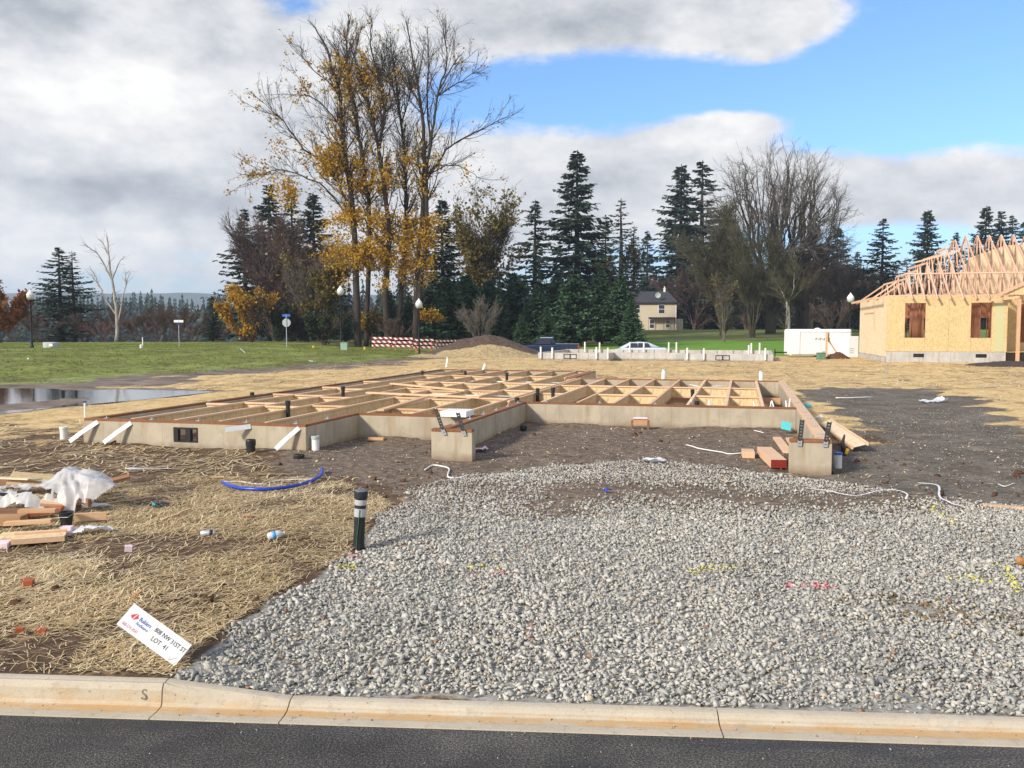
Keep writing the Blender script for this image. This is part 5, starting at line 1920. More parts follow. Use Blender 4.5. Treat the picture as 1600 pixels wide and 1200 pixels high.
# loose cross boards resting on the joists
for (u0, v0, u1, v1) in [(-11.2, 10.6, -8.2, 8.3), (-8.2, 2.6, -8.5, 6.0), (-10.4, 7.0, -7.2, 6.2)]:
    mb = MB()
    mb.beam((u0, v0, PZ + 0.024), (u1, v1, PZ + 0.024), 0.14, 0.038)
    L = thing('loose_board', ['pale loose board lying aslant across several floor joists', 'narrow loose board lying along the joists near the entry corner', 'short loose board crossing the joists nearer the entry corner'][0 if u0 == -11.2 else (1 if u0 == -8.2 else 2)], 'board', (HO[0], HO[1], 0), -TH)
    part('plank', mb, MAT['lumber_x'], L)
# vent frame in the opening, two lights
mb = MB()
vz0, vz1 = 0.43, 0.69
for (a, b, c, d) in [(vu0, vu1, vz0, vz0 + 0.02), (vu0, vu1, vz1 - 0.03, vz1), (vu0, vu0 + 0.09, vz0 + 0.02, vz1 - 0.03), (vu1 - 0.015, vu1, vz0 + 0.02, vz1 - 0.03), ((vu0 + vu1) / 2, (vu0 + vu1) / 2 + 0.10, vz0 + 0.02, vz1 - 0.03)]:
    mb.bx(a, b, -0.012, 0.06, c, d)
part('crawl_vent', mb, MAT['black'], FR)
# pale hold-down straps bent out over the front wall
def strap(pts, w=0.075, th=0.004, mat='galv', nm='hold_down_strap'):
    mb = MB()
    for a, b in zip(pts[:-1], pts[1:]):
        mb.beam(a, b, w, th, up=(0.0, -1.0, 0.25))
    return part(nm, mb, MAT[mat], FR)


for (u, du) in [(-12.62, -0.42), (-11.92, -0.40), (-9.52, -0.35), (-8.60, -0.32)]:
    lowz = 0.40 if u != -9.52 else 0.70
    strap([(u, -0.006, 0.745), (u + du * 0.55, -0.13, 0.5 * (0.74 + lowz)), (u + du, -0.24, lowz)], 0.085, mat='strap_pale')
# upright perforated hold-down straps on the two garage wings


def up_strap(u, lean, z1=1.10):
    mb = MB()
    n = 9
    for k in range(n):
        z0 = 0.70 + (z1 - 0.70) * k / n
        zz1 = 0.70 + (z1 - 0.70) * (k + 1) / n
        f0, f1 = k / n, (k + 1) / n
        mi = 0 if k > 1 else 1
        x0, x1 = u + lean * f0, u + lean * f1
        w = 0.038
        y0, y1 = -0.022 - 0.05 * f0, -0.022 - 0.05 * f1
        # two side strips, cross bars and open holes between
        for sx in (-1, 1):
            mb.beam((x0 + sx * 0.024, y0, z0), (x1 + sx * 0.024, y1, zz1 + 0.001), 0.018, 0.004, up=(0, 1, 0), mi=mi)
        mb.beam((x0, y0, z0), (x0 * 0.2 + x1 * 0.8, y0 * 0.2 + y1 * 0.8, z0 * 0.2 + zz1 * 0.8), 0.031, 0.004, up=(0, 1, 0), mi=mi)
    return part('upright_strap', mb, [MAT['strap_dark'], MAT['galv']], FR)


up_strap(-5.98, -0.14, 1.14)
up_strap(-5.64, -0.10, 1.08)
up_strap(-0.46, 0.03, 1.10)
up_strap(-0.10, 0.05, 1.08)
# plumbing: black stub pipes and white lines run through the crawl space
def stub(u, v, h0, h1, r=0.045, mat='abs', nm='stub_pipe'):
    mb = MB()
    mb.cyl((u, v, h0), (u, v, h1), r, n=14)
    mb.cyl((u, v, h1 - 0.08), (u, v, h1 - 0.004), r * 1.18, n=14)
    return part(nm, mb, MAT[mat], FR)


for (px, py, h) in [(450, 640, 0.98), (536, 618, 1.02), (394, 618, 0.88), (660, 583, 0.88), (727, 584, 0.9), (792, 592, 0.98), (840, 614, 0.92), (864, 618, 1.0), (808, 628, 0.9), (1082, 612, 0.86), (1089, 632, 0.88)]:
    w_ = on_z(px, py, PZ)[:2] - HO
    stub(float(w_ @ HW), float(w_ @ HD), 0.2, h, 0.045)
for (pts, r) in [([(-6.3, 13.3, 0.62), (-3.3, 13.2, 0.62), (-2.2, 13.4, 0.60)], 0.022), ([(-3.2, 7.1, 0.42), (-1.9, 7.2, 0.45), (-0.4, 6.2, 0.50)], 0.028), ([(-11.0, 8.4, 0.70), (-6.6, 8.2, 0.70)], 0.02), ([(-10.5, 14.9, 0.66), (-6.6, 14.7, 0.66)], 0.02),
                 ([(-2.9, 14.9, 0.66), (-2.5, 14.6, 0.60), (-2.0, 14.7, 0.64), (-1.5, 14.9, 0.60)], 0.016)]:
    mb = MB()
    mb.tube([Vector(q) for q in pts], r, 8)
    part('water_pipe', mb, MAT['pvc'], FR, smooth=True)
for k, (u, v) in enumerate([(-2.35, 6.4), (-2.0, 6.35), (-0.72, 6.3), (-0.60, 6.5), (-0.35, 6.6), (-0.28, 7.2), (-1.0, 6.1)]):
    mb = MB()
    mb.tube([(u, v, 0.2), (u + 0.02, v + 0.05, 0.6), (u + 0.05 * (k % 3 - 1), v + 0.2, 0.84)], 0.016, 8)
    part('water_pipe', mb, MAT['pvc'], FR, smooth=True)
# black vapour barrier on the crawl floor of the right wing
vbm = MB()
nx, ny = 40, 40
gx, gy = np.meshgrid(np.linspace(-5.85, -0.3, nx), np.linspace(5.8, 9.6, ny))
wx = HO[0] + gx * HW[0] + gy * HD[0]
wy = HO[1] + gx * HW[1] + gy * HD[1]
gzz = gz(wx, wy) + 0.02 + 0.05 * fbm(gx * 2, gy * 2, 211, 3)
V = np.stack([gx.ravel(), gy.ravel(), gzz.ravel()], 1)
ii = np.arange(nx * ny).reshape(ny, nx)
Fq = np.stack([ii[:-1, :-1], ii[:-1, 1:], ii[1:, 1:], ii[1:, :-1]], -1).reshape(-1, 4)
put('vapour_barrier', tri_mesh('vapour_barrier', V, Fq, None, [M('black_film', (0.012, 0.012, 0.016), (0.03, 0.03, 0.04), rough=0.25, spec=0.5)], True), FR)

# ================================================================== SECOND FOUNDATION, FAR BACK
f2 = np.array([1.75, 60.3])
TH2 = R(15.5)
F2 = thing('far_foundation', 'bare pale concrete foundation with white pipe stubs behind the straw', 'foundation', (f2[0], f2[1], 0), -TH2)
zg = 0.0
for (a, b, c, d) in [(0, 4.9, 0, .2), (0, .2, .201, 9.0), (4.7, 4.9, .201, 1.6), (4.7, 9.9, 1.601, 1.8), (9.7, 9.9, .201, 1.6), (9.7, 15.2, 0, .2), (15.0, 15.2, .201, 8.999), (0, 15.2, 9.0, 9.2)]:
    mb = MB()
    mb.bx(a, b, c, d, zg - 0.2, 0.78 if c < 5 else 0.80)
    part('stem_wall', mb, MAT['concrete_far'], F2)
for u in (2.2, 12.1):
    mb = MB()
    for (a, b, c, d) in [(-.55, .55, .38, .42), (-.55, .55, .66, .70), (-.55, -.50, .42, .66), (.50, .55, .42, .66), (-.04, .04, .42, .66)]:
        mb.bx(u + a * 0.8, u + b * 0.8, -0.03, -0.002, c, d)
    part('crawl_vent', mb, MAT['black'], F2)
sp = MB()
sp.cyl((0, 0, 0), (0, 0, 0.75), 0.06, n=10)
spm = sp.mesh('pipe_stub', [MAT['pvc']])
w2 = np.array([math.cos(TH2), -math.sin(TH2)])
d2 = np.array([math.sin(TH2), math.cos(TH2)])
for (px, v, h) in [(845, -0.1, 1), (863, -0.1, 0.95), (932, -0.1, 1), (950, -0.1, 0.95), (1074, -0.1, 1), (1100, -0.1, 0.95), (1196, -0.1, 1), (1170, 2.6, 0.9), (1187, 7.4, 1), (914, 8.8, 1), (937, 8.8, 0.95), (984, 8.8, 1), (1006, 8.8, 1), (1045, 8.8, 1), (1057, 8.8, 1), (1174, 8.8, 0.95)]:
    # solve for u so that the stub stands under its photograph column
    lo_, hi_ = -2.0, 18.0
    for _ in range(40):
        m_ = (lo_ + hi_) / 2
        q = f2 + w2 * m_ + d2 * v
        if float(project(q[0], q[1], 1.0)[0]) < px:
            lo_ = m_
        else:
            hi_ = m_
    put('pipe_stub', spm, F2, (m_, v, 0.42 if v < 0 else 0.62), scale=(1, 1, h))
for k in range(12):
    mb = MB()
    mb.bx(-0.02, 0.02, 0, 0.012, 0, 0.22)
    part('wall_strap', mb, MAT['strap_dark'], F2, loc=(1.0 + k * 1.15, 8.985, 0.55))

# ================================================================== HOUSE BEING FRAMED
H3 = np.array([21.35, 51.2])
TH3 = R(13.0)
HF = thing('framed_house', 'half built house of bare sheathing with open roof trusses', 'house', (H3[0], H3[1], 0), -TH3)
SB, ST, WH = 0.05, 1.10, 4.24
DP = 10.0


def hpart(nm, mats, boxes, smooth=False, par=None):
    mb = MB()
    for q in boxes:
        mb.bx(*q[:6], q[6] if len(q) > 6 else 0)
    return part(nm, mb, mats, par or HF)


hpart('stem_wall', MAT['concrete_far'], [(0.02, 6.25, 0.02, 0.22, SB, ST)])
hpart('stem_wall', MAT['concrete_far'], [(0.02, 0.22, 0.221, DP, SB, ST)])
hpart('stem_wall', MAT['concrete_far'], [(6.05, 6.25, 0.221, 2.2, SB, ST)])
hpart('stem_wall', MAT['concrete_far'], [(6.05, 14, 2.201, 2.4, SB, ST)])
for u in (1.75, 5.0):
    hpart('crawl_vent', MAT['black'], [(u - 0.28, u + 0.28, 0.005, 0.018, 0.78, 0.98)])
for v in (2.8, 5.2, 7.6):
    hpart('wall_strap', MAT['strap_dark'], [(0.004, 0.018, v, v + 0.05, 0.7, 0.98)])
# front wall panels with window openings
W1, W2 = (0.98, 2.06), (4.42, 5.48)
wz0, wz1 = 1.88, 3.84
for (a, b, c, d) in [(0, 0.976, ST, WH), (0.984, 2.056, ST, wz0), (0.984, 2.056, wz1, WH), (2.064, 3.276, ST, WH), (3.286, 4.414, ST, WH), (4.424, 5.476, ST, wz0), (4.424, 5.476, wz1, WH), (5.486, 6.28, ST, WH)]:
    hpart('sheathing_panel', MAT['osb'], [(a, b, 0, 0.05, c + 0.002, d)])
hpart('sheathing_panel', [M('green_sheathing', (0.46, 0.48, 0.28), (0.52, 0.46, 0.25), scale=8)], [(5.62, 6.12, -0.006, -0.001, ST + 0.03, 3.86)])
for k in range(8):
    a = 0.052 + k * 1.243
    hpart('sheathing_panel', MAT['osb_pale'], [(0, 0.05, a, a + 1.230, ST - 0.30, WH)])
hpart('sheathing_panel', MAT['osb'], [(6.23, 6.28, 0.052, 2.2, ST, WH)])
for (a, b, c, d) in [(6.282, 7.5, ST, WH), (7.502, 8.6, ST, 1.6), (7.502, 8.6, 3.8, WH), (8.602, 14, ST, WH)]:
    hpart('sheathing_panel', MAT['osb'], [(a, b, 2.2, 2.25, c, d)])
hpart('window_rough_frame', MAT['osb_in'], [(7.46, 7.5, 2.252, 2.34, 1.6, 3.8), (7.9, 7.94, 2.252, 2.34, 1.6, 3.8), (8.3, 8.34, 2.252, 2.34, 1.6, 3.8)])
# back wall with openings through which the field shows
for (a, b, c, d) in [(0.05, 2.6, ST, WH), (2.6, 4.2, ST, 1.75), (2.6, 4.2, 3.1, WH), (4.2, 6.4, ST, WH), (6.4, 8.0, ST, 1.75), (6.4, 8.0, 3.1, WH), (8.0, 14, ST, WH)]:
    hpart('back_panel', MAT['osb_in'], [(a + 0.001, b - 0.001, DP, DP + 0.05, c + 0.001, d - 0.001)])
hpart('floor_deck', MAT['osb'], [(0.06, 14, 0.06, DP - 0.01, ST - 0.02, ST)])
# studs and partitions inside
stud = MB()
stud.bx(-0.02, 0.02, -0.045, 0.045, ST, WH - 0.08)
stm = stud.mesh('stud', [MAT['osb_in']])
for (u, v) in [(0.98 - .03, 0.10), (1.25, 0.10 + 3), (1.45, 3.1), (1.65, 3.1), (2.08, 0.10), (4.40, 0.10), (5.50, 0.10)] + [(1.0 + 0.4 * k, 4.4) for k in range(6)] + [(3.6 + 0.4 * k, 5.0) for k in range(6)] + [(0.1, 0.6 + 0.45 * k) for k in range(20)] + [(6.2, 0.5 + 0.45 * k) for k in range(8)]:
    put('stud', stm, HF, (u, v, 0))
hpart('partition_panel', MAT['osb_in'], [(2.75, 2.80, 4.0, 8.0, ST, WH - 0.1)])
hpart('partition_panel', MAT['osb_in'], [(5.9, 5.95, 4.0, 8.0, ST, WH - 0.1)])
hpart('top_plate', MAT['truss'], [(0.0, 6.28, -0.01, 0.10, WH + 0.002, WH + 0.05), (0.0, 0.10, 0.102, DP, WH + 0.002, WH + 0.05)])
hpart('temporary_brace', MAT['lumber'], [(-0.045, -0.005, 3.9, 4.02, 2.35, 3.55)])
hpart('temporary_brace', MAT['lumber'], [(-0.04, -0.004, 4.05, 8.0, 3.34, 3.42)])


def truss(u, zt=None, rise=3.66, jack=None):
    """one roof truss, cut flat at height zt when it belongs to the hip"""
    e = WH + 0.055
    half = DP / 2
    th = 0.055
    mb = MB()

    def bm_(v0, z0, v1, z1, hh=0.12):
        mb.beam((u, v0, z0), (u, v1, z1), th, hh, up=(0, 0.001, 1))
    bm_(-0.02, e + 0.045, DP + 0.02, e + 0.045)
    ov = 0.45
    sl = rise / half
    top = rise if zt is None else zt
    vt = top / sl
    bm_(-ov, e + 0.05 - ov * sl, vt, e + 0.05 + top)
    bm_(DP + ov, e + 0.05 - ov * sl, DP - vt, e + 0.05 + top)
    if zt is not None:
        bm_(vt, e + 0.03 + top, DP - vt, e + 0.03 + top)
    # webs
    for f0, f1 in ((0.3, 0.5), (0.62, 0.5), (0.62, 0.9)):
        for s in (0, 1):
            va = f0 * half
            vb = f1 * half
            zb = min(sl * vb, top)
            a_, b_ = (va, vb) if s == 0 else (DP - va, DP - vb)
            bm_(a_, e + 0.08, b_, e + zb, 0.07)
    bm_(half, e + 0.08, half, e + top, 0.07)
    return part('roof_truss', mb, MAT['truss'], HF)


k = 0
u = 1.25
while u < 12.5:
    zt = 0.732 * (u + 0.05)
    truss(u, zt if zt < 3.55 else None)
    u += 0.66
    k += 1
# hip jacks running up from the left wall
for v in (0.9, 4.2, 8.6):
    h_ = min(v, DP - v)
    run = min(1.25, max(0.3, h_))
    mb = MB()
    mb.beam((-0.45, v, WH + 0.1 - 0.45 * 0.732), (run, v, WH + 0.1 + run * 0.732), 0.04, 0.09)
    part('jack_rafter', mb, MAT['truss'], HF)
mb = MB()
mb.beam((-0.5, DP + 0.4, WH - 0.12), (-0.5, 0.35, WH - 0.06), 0.04, 0.13)
part('fascia_board', mb, MAT['lumber'], HF)
mb = MB()
mb.beam((1.2, 1.55, WH + 1.33), (12.5, 1.55, WH + 1.33), 0.09, 0.04, up=(0, -0.73, 1))
part('truss_brace', mb, MAT['truss'], HF)
mb = MB()
mb.beam((1.9, 2.5, WH + 2.05), (4.3, 2.5, WH + 2.7), 0.05, 0.09)
part('truss_brace', mb, MAT['truss'], HF)
# sheathed gable standing inside the trusses
gb = MB()
gb.add([(6.9, 5.3, WH + 0.15), (12.8, 5.3, WH + 0.15), (12.8, 5.3, WH + 3.2), (7.6, 5.3, WH + 3.2), (5.6, 5.3, WH + 2.5), (4.4, 5.3, WH + 0.2), (6.9, 5.34, WH + 0.15), (12.8, 5.34, WH + 0.15), (12.8, 5.34, WH + 3.2), (7.6, 5.34, WH + 3.2), (5.6, 5.34, WH + 2.5), (4.4, 5.34, WH + 0.2)],
       [(0, 1, 2, 3, 4, 5), (11, 10, 9, 8, 7, 6), (0, 6, 7, 1), (1, 7, 8, 2), (2, 8, 9, 3), (3, 9, 10, 4), (4, 10, 11, 5), (5, 11, 6, 0)])
part('inner_sheathing', gb, MAT['osb_pale'], HF)
# porch: post, beam, gable rafter
hpart('porch_post', MAT['lumber'], [(6.62, 6.78, -0.55, -0.39, 0.35, WH - 0.22)])
mb = MB()
mb.beam((4.55, -0.30, WH - 0.34), (6.7, -0.47, WH - 0.12), 0.05, 0.14)
part('porch_beam', mb, MAT['lumber'], HF)
mb = MB()
mb.beam((5.6, -0.55, WH + 0.0), (10.2, -0.55, WH + 2.3), 0.05, 0.15)
part('porch_rafter', mb, MAT['truss'], HF)
pg = MB()
pg.prism([(5.9, WH + 0.02), (10.0, WH + 0.02), (10.0, WH + 2.0)], -0.44, -0.40)
part('porch_gable', pg, MAT['osb'], HF)
mb = MB()
mb.beam((7.2, -0.9, 0.5), (7.75, -0.5, 2.1), 0.05, 0.09)
part('leaning_brace', mb, MAT['lumber'], HF)

# ================================================================== CREAM HOUSE ON THE RISE
hY = 176.0
cxl = (965 - CX) / FPX * hY
cxr = (1056 - CX) / FPX * hY
hb = base_at(1010, hY)
zb = float(at_y(1010, 515, hY)[2]) - 0.3
CH = thing('cream_house', 'cream two storey house with dark roof and satellite dish among trees', 'house', (cxr, hY, zb), R(-9))
Wd, Dp, Hw = 15.0, 8.5, 5.6


def cpart(nm, mat, boxes, par=None):
    mb = MB()
    for q in boxes:
        mb.bx(*q)
    return part(nm, mb, mat, par or CH)


cpart('wall', MAT['siding'], [(-Wd, 0, 0, Dp, -1.5, Hw)])
rf = MB()
ro = 0.35
rf.add([(-Wd - ro, -ro, Hw - .02), (ro, -ro, Hw - .02), (ro, Dp + ro, Hw - .02), (-Wd - ro, Dp + ro, Hw - .02), (-Wd - ro, Dp / 2, Hw + 2.35), (-1.6, Dp / 2, Hw + 2.35)],
       [(0, 1, 5, 4), (1, 2, 5), (2, 3, 4, 5), (3, 0, 4), (3, 2, 1, 0)])
roof = part('roof', rf, MAT['roof'], CH)
cpart('fascia', M('dark_fascia', (0.03, 0.028, 0.028)), [(-Wd - ro, ro, -ro - 0.03, -ro - 0.002, Hw - 0.22, Hw + 0.03)], CH)
mb = MB()
mb.bx(-2.5, -2.1, 4.0, 4.4, Hw + 1.7, Hw + 2.9)
mb.bx(-2.58, -2.02, 3.92, 4.48, Hw + 2.9, Hw + 3.0)
mb.bx(-2.38, -2.22, 4.12, 4.28, Hw + 3.0, Hw + 3.35)
part('chimney', mb, MAT['white'], roof)
ds = MB()
dn = 20
vs_, fs_ = [(0, 0.12, 0)], []
for r_ in (0.3, 0.55):
    for k in range(dn):
        a = 2 * math.pi * k / dn
        vs_.append((r_ * math.cos(a), 0.12 - 0.12 * (r_ / 0.55) ** 2, r_ * math.sin(a)))
for k in range(dn):
    fs_.append((0, 1 + k, 1 + (k + 1) % dn))
    fs_.append((1 + k, 1 + dn + k, 1 + dn + (k + 1) % dn, 1 + (k + 1) % dn))
ds.add(vs_, fs_)
ds.tube([(0, 0.1, 0), (0.1, 0.5, -0.5), (0.1, 0.5, -0.75)], 0.04, 6)
part('satellite_dish', ds, MAT['util_grey'], roof, loc=(-3.6, -0.1, Hw + 1.45))
gl = MAT['glassdark']
wf = MAT['white']


def window(x0, x1, z0, z1, bars=1):
    mb = MB()
    fw = 0.09
    for (a, b, c, d) in [(x0, x1, z0, z0 + fw), (x0, x1, z1 - fw, z1), (x0, x0 + fw, z0 + fw, z1 - fw), (x1 - fw, x1, z0 + fw, z1 - fw), (x0 + fw, x1 - fw, (z0 + z1) / 2 - .04, (z0 + z1) / 2 + .04)]:
        mb.bx(a, b, -0.06, -0.003, c, d)
    w_ = part('window', mb, wf, CH)
    m2 = MB()
    m2.bx(x0 + fw, x1 - fw, -0.03, -0.002, z0 + fw, z1 - fw)
    part('pane', m2, gl, w_)


window(-8.2, -7.0, 3.5, 5.3)
window(-3.5, -2.2, 3.4, 5.2)
window(-8.3, -7.0, 0.3, 2.4)
window(-5.2, -4.2, 0.5, 2.3)
window(-2.1, -1.2, 0.6, 2.2)
cpart('porch_roof', MAT['roof'], [(-5.4, -0.2, -1.5, -0.07, 2.55, 2.72)])
for q in (-5.3, -2.4, -0.4):
    cpart('porch_post', MAT['lumber_dark'], [(q - .06, q + .06, -1.45, -1.33, -1.3, 2.549)])
cpart('side_wing', MAT['siding'], [(0.002, 1.4, 2.0, 6.0, -1.5, 2.4)])
cpart('corner_trim', wf, [(-0.16, 0.01, -0.02, -0.001, -1.4, Hw - 0.25)])

# ================================================================== VEHICLES
def wheel(o, x, y, r, z):
    mb = MB()
    mb.cyl((x, y - 0.11, z), (x, y + 0.11, z), r, n=20)
    w_ = part('wheel', mb, MAT['rubber'], o)
    m2 = MB()
    m2.cyl((x, y - 0.118, z), (x, y + 0.118, z), r * 0.6, n=16)
    part('rim', m2, MAT['galv'], w_)


def loft(sections, mb, mi=0):
    """sections: list of (x, list of (y,z)) with equal counts"""
    K = len(sections[0][1])
    vs_, fs_ = [], []
    for x, pr in sections:
        vs_ += [(x, y, z) for y, z in pr]
    for s in range(len(sections) - 1):
        for k in range(K):
            a = s * K + k
            b = s * K + (k + 1) % K
            fs_.append((a, b, b + K, a + K))
    fs_.append(tuple(range(K))[::-1])
    fs_.append(tuple((len(sections) - 1) * K + k for k in range(K)))
    mb.add(vs_, fs_, mi)


def sect(w, z0, z1, r=0.12):
    h = w / 2
    return [(-h + r, z0), (h - r, z0), (h, z0 + r), (h, z1 - r), (h - r, z1), (-h + r, z1), (-h, z1 - r), (-h, z0 + r)]


# pickup: x along length, front towards -x
pY = 84.0
pz = float(gz(at_y(868, 545, pY)[0], pY))
PK = thing('pickup_truck', 'dark blue pickup truck parked behind the dirt mound and far foundation', 'truck', (float(at_y(905, 545, pY)[0]), pY, pz), R(-6))
mb = MB()
loft([(-5.7, sect(1.7, 0.55, 1.0)), (-5.5, sect(1.9, 0.42, 1.12)), (-4.1, sect(1.95, 0.40, 1.18)), (-3.9, sect(1.95, 0.40, 1.2)), (-2.25, sect(1.95, 0.40, 1.2)), (-2.2, sect(1.95, 0.40, 1.2))], mb)
body = part('body', mb, MAT['carblue'], PK, smooth=False)
mb = MB()
loft([(-4.2, sect(1.75, 1.18, 1.22, 0.01)), (-3.6, sect(1.6, 1.18, 1.84, 0.1)), (-2.5, sect(1.6, 1.18, 1.86, 0.1)), (-2.22, sect(1.66, 1.18, 1.5, 0.1))], mb)
part('cab', mb, MAT['carblue'], PK)
mb = MB()
loft([(-3.62, sect(1.5, 1.80, 1.88, 0.03)), (-2.45, sect(1.5, 1.80, 1.90, 0.03))], mb)
part('roof_panel', mb, M('roof_sheen_tint', (0.30, 0.36, 0.46), (0.34, 0.40, 0.5), rough=0.2, spec=0.7), PK)  # pale colour stands for the bright sheen on the dark blue roof
for s in (-1, 1):
    mb = MB()
    mb.add([(-3.95, s * 0.885, 1.26), (-2.6, s * 0.885, 1.26), (-2.6, s * 0.83, 1.72), (-3.55, s * 0.83, 1.72)], [(0, 1, 2, 3)])
    part('side_window', mb, gl, PK)
mb = MB()
mb.bx(-2.18, 0, -0.97, -0.90, 0.55, 1.28)
mb.bx(-2.18, 0, 0.90, 0.97, 0.55, 1.28)
mb.bx(-0.07, 0.0, -0.899, 0.899, 0.55, 1.27)
mb.bx(-2.18, -0.08, -0.899, 0.899, 0.50, 0.60)
part('cargo_bed', mb, MAT['carblue'], PK)
mb = MB()
mb.bx(-2.16, 0.01, -0.985, -0.88, 1.281, 1.31)
part('bed_rail', mb, MAT['galv'], PK)
for s in (-1, 1):
    mb = MB()
    mb.bx(-0.10, 0.015, s * 0.985 - 0.09, s * 0.985 + 0.09, 0.85, 1.2)
    part('tail_light', mb, MAT['red'], PK)
mb = MB()
mb.bx(0.01, 0.15, -0.9, 0.9, 0.42, 0.56)
part('bumper', mb, MAT['galv'], PK)
for x in (-4.8, -1.1):
    for s in (-1, 1):
        wheel(PK, x, s * 0.86, 0.38, 0.38)

cY = 73.0
cz = float(gz(at_y(998, 545, cY)[0], cY))
CR = thing('silver_car', 'silver sedan with dark windows parked behind the far foundation', 'car', (float(at_y(998, 545, cY)[0]), cY, cz - 0.02), R(-5))
mb = MB()
loft([(-2.35, sect(1.5, 0.45, 0.70)), (-2.2, sect(1.75, 0.32, 0.82)), (-1.2, sect(1.8, 0.28, 0.97)), (0.9, sect(1.8, 0.28, 1.0)), (2.1, sect(1.75, 0.32, 0.98)), (2.3, sect(1.55, 0.42, 0.88))], mb)
part('body', mb, MAT['carsilver'], CR)
mb = MB()
loft([(-1.55, sect(1.5, 0.95, 0.98, 0.01)), (-0.75, sect(1.32, 0.96, 1.40, 0.12)), (0.0, sect(1.28, 0.96, 1.47, 0.14)), (0.75, sect(1.3, 0.96, 1.41, 0.12)), (1.75, sect(1.45, 0.95, 1.0, 0.01))], mb)
part('cabin', mb, MAT['carsilver'], CR, smooth=True)
for s in (-1, 1):
    for (a, b, c, d) in [(-1.05, -0.15, -0.62, -0.15), (-0.08, 0.95, -0.08, 0.72)]:
        mb = MB()
        mb.add([(a, s * 0.755, 1.0), (b, s * 0.755, 1.0), (d, s * 0.675, 1.36), (c, s * 0.675, 1.37)], [(0, 1, 2, 3)])
        part('side_window', mb, gl, CR)
for x in (-1.45, 1.4):
    for s in (-1, 1):
        wheel(CR, x, s * 0.8, 0.32, 0.32)

# enclosed white trailer
tY = 66.0
tb = at_y(1229, 560, tY)
tz = float(gz(tb[0], tY))
TR = thing('cargo_trailer', 'white enclosed cargo trailer with black lettering beside the framed house', 'trailer', (tb[0], tY, tz), R(-3))
TL, TWd = 4.35, 2.0
mb = MB()
K_ = sect(TWd, 0.14, 2.06, 0.12)
loft([(0.0, [(y * 0.80, 0.1 + z * 0.93) for y, z in K_]), (0.10, K_), (TL - 0.08, K_), (TL, [(y * 0.94, 0.05 + z * 0.96) for y, z in K_])], mb)
part('body', mb, MAT['white'], TR)
mb = MB()
mb.bx(0.72, TL - 0.1, -TWd / 2 - 0.012, -TWd / 2 - 0.001, 0.28, 1.82)
part('side_panel', mb, MAT['white'], TR)
mb = MB()
mb.bx(0.66, 0.70, -TWd / 2 - 0.02, -TWd / 2 - 0.001, 0.22, 1.86)
mb.bx(0.70, TL - 0.1, -TWd / 2 - 0.018, -TWd / 2 - 0.013, 0.22, 0.26)
mb.bx(0.70, TL - 0.1, -TWd / 2 - 0.018, -TWd / 2 - 0.013, 1.83, 1.86)
part('panel_trim', mb, MAT['galv'], TR)
mb = MB()
mb.lathe([(0.22, 0), (0.2, 0.05), (0.1, 0.09), (0.02, 0.10)], 14, (2.2, 0, 2.06))
part('roof_vent', mb, MAT['white'], TR)
tm = text_mesh('FINN', 0.34, M('grey_lettering', (0.10, 0.10, 0.11)), 0.004)
put('lettering', tm, TR, (1.75, -TWd / 2 - 0.019, 1.25), (R(90), 0, 0), scale=(1.4, 0.8, 1))
for x in (2.4,):
    for s in (-1, 1):
        wheel(TR, x, s * 0.9, 0.3, 0.3)
mb = MB()
mb.bx(-0.9, 0.0, -0.05, 0.05, 0.30, 0.40)
mb.cyl((-0.85, 0, 0.0), (-0.85, 0, 0.6), 0.04, n=8)
part('hitch', mb, MAT['black'], TR)
wb = at_y(1329, 556, 64.0)
WBx = thing('white_cabinet', 'tall white utility cabinet between trailer and framed house', 'cabinet', (wb[0], 64.0, float(gz(wb[0], 64))))
mb = MB()
mb.bx(-0.32, 0.45, -0.3, 0.3, 0, 1.5)
b_ = part('case', mb, MAT['white'], WBx, bevel=0.03)
mb = MB()
for z in (0.3, 0.45, 0.6):
    mb.bx(-0.2, 0.1, -0.315, -0.301, z, z + 0.05)
part('louvre', mb, MAT['util_grey'], WBx)
# temporary power post with brace
tp = at_y(1291, 559, 60.0)
TP = thing('power_post', 'wooden temporary post with slanting brace in front of the trailer', 'post', (tp[0], 60, float(gz(tp[0], 60))))
mb = MB()
mb.bx(-0.06, 0.06, -0.06, 0.06, -0.3, 1.75)
part('post', mb, MAT['lumber'], TP)
mb = MB()
mb.bx(0.062, 0.16, -0.05, 0.05, 1.1, 1.72)
part('meter_board', mb, MAT['lumber_dark'], TP)
mb = MB()
mb.beam((0.1, 0.08, 1.3), (1.0, 0.2, 0.0), 0.05, 0.09)
part('brace', mb, MAT['lumber'], TP)
tp = at_y(1284, 558, 58.0)
o = thing('green_box', 'dark green utility box at the foot of the wooden post', 'utility box', (tp[0] - .05, 58, float(gz(tp[0], 58))))
mb = MB()
mb.bx(-0.25, 0.25, -0.2, 0.2, -0.05, 0.44)
part('case', mb, MAT['util_green'], o, bevel=0.02)
mb = MB()
mb.bx(-0.27, 0.27, -0.22, 0.22, 0.441, 0.47)
part('lid', mb, MAT['util_green'], o)
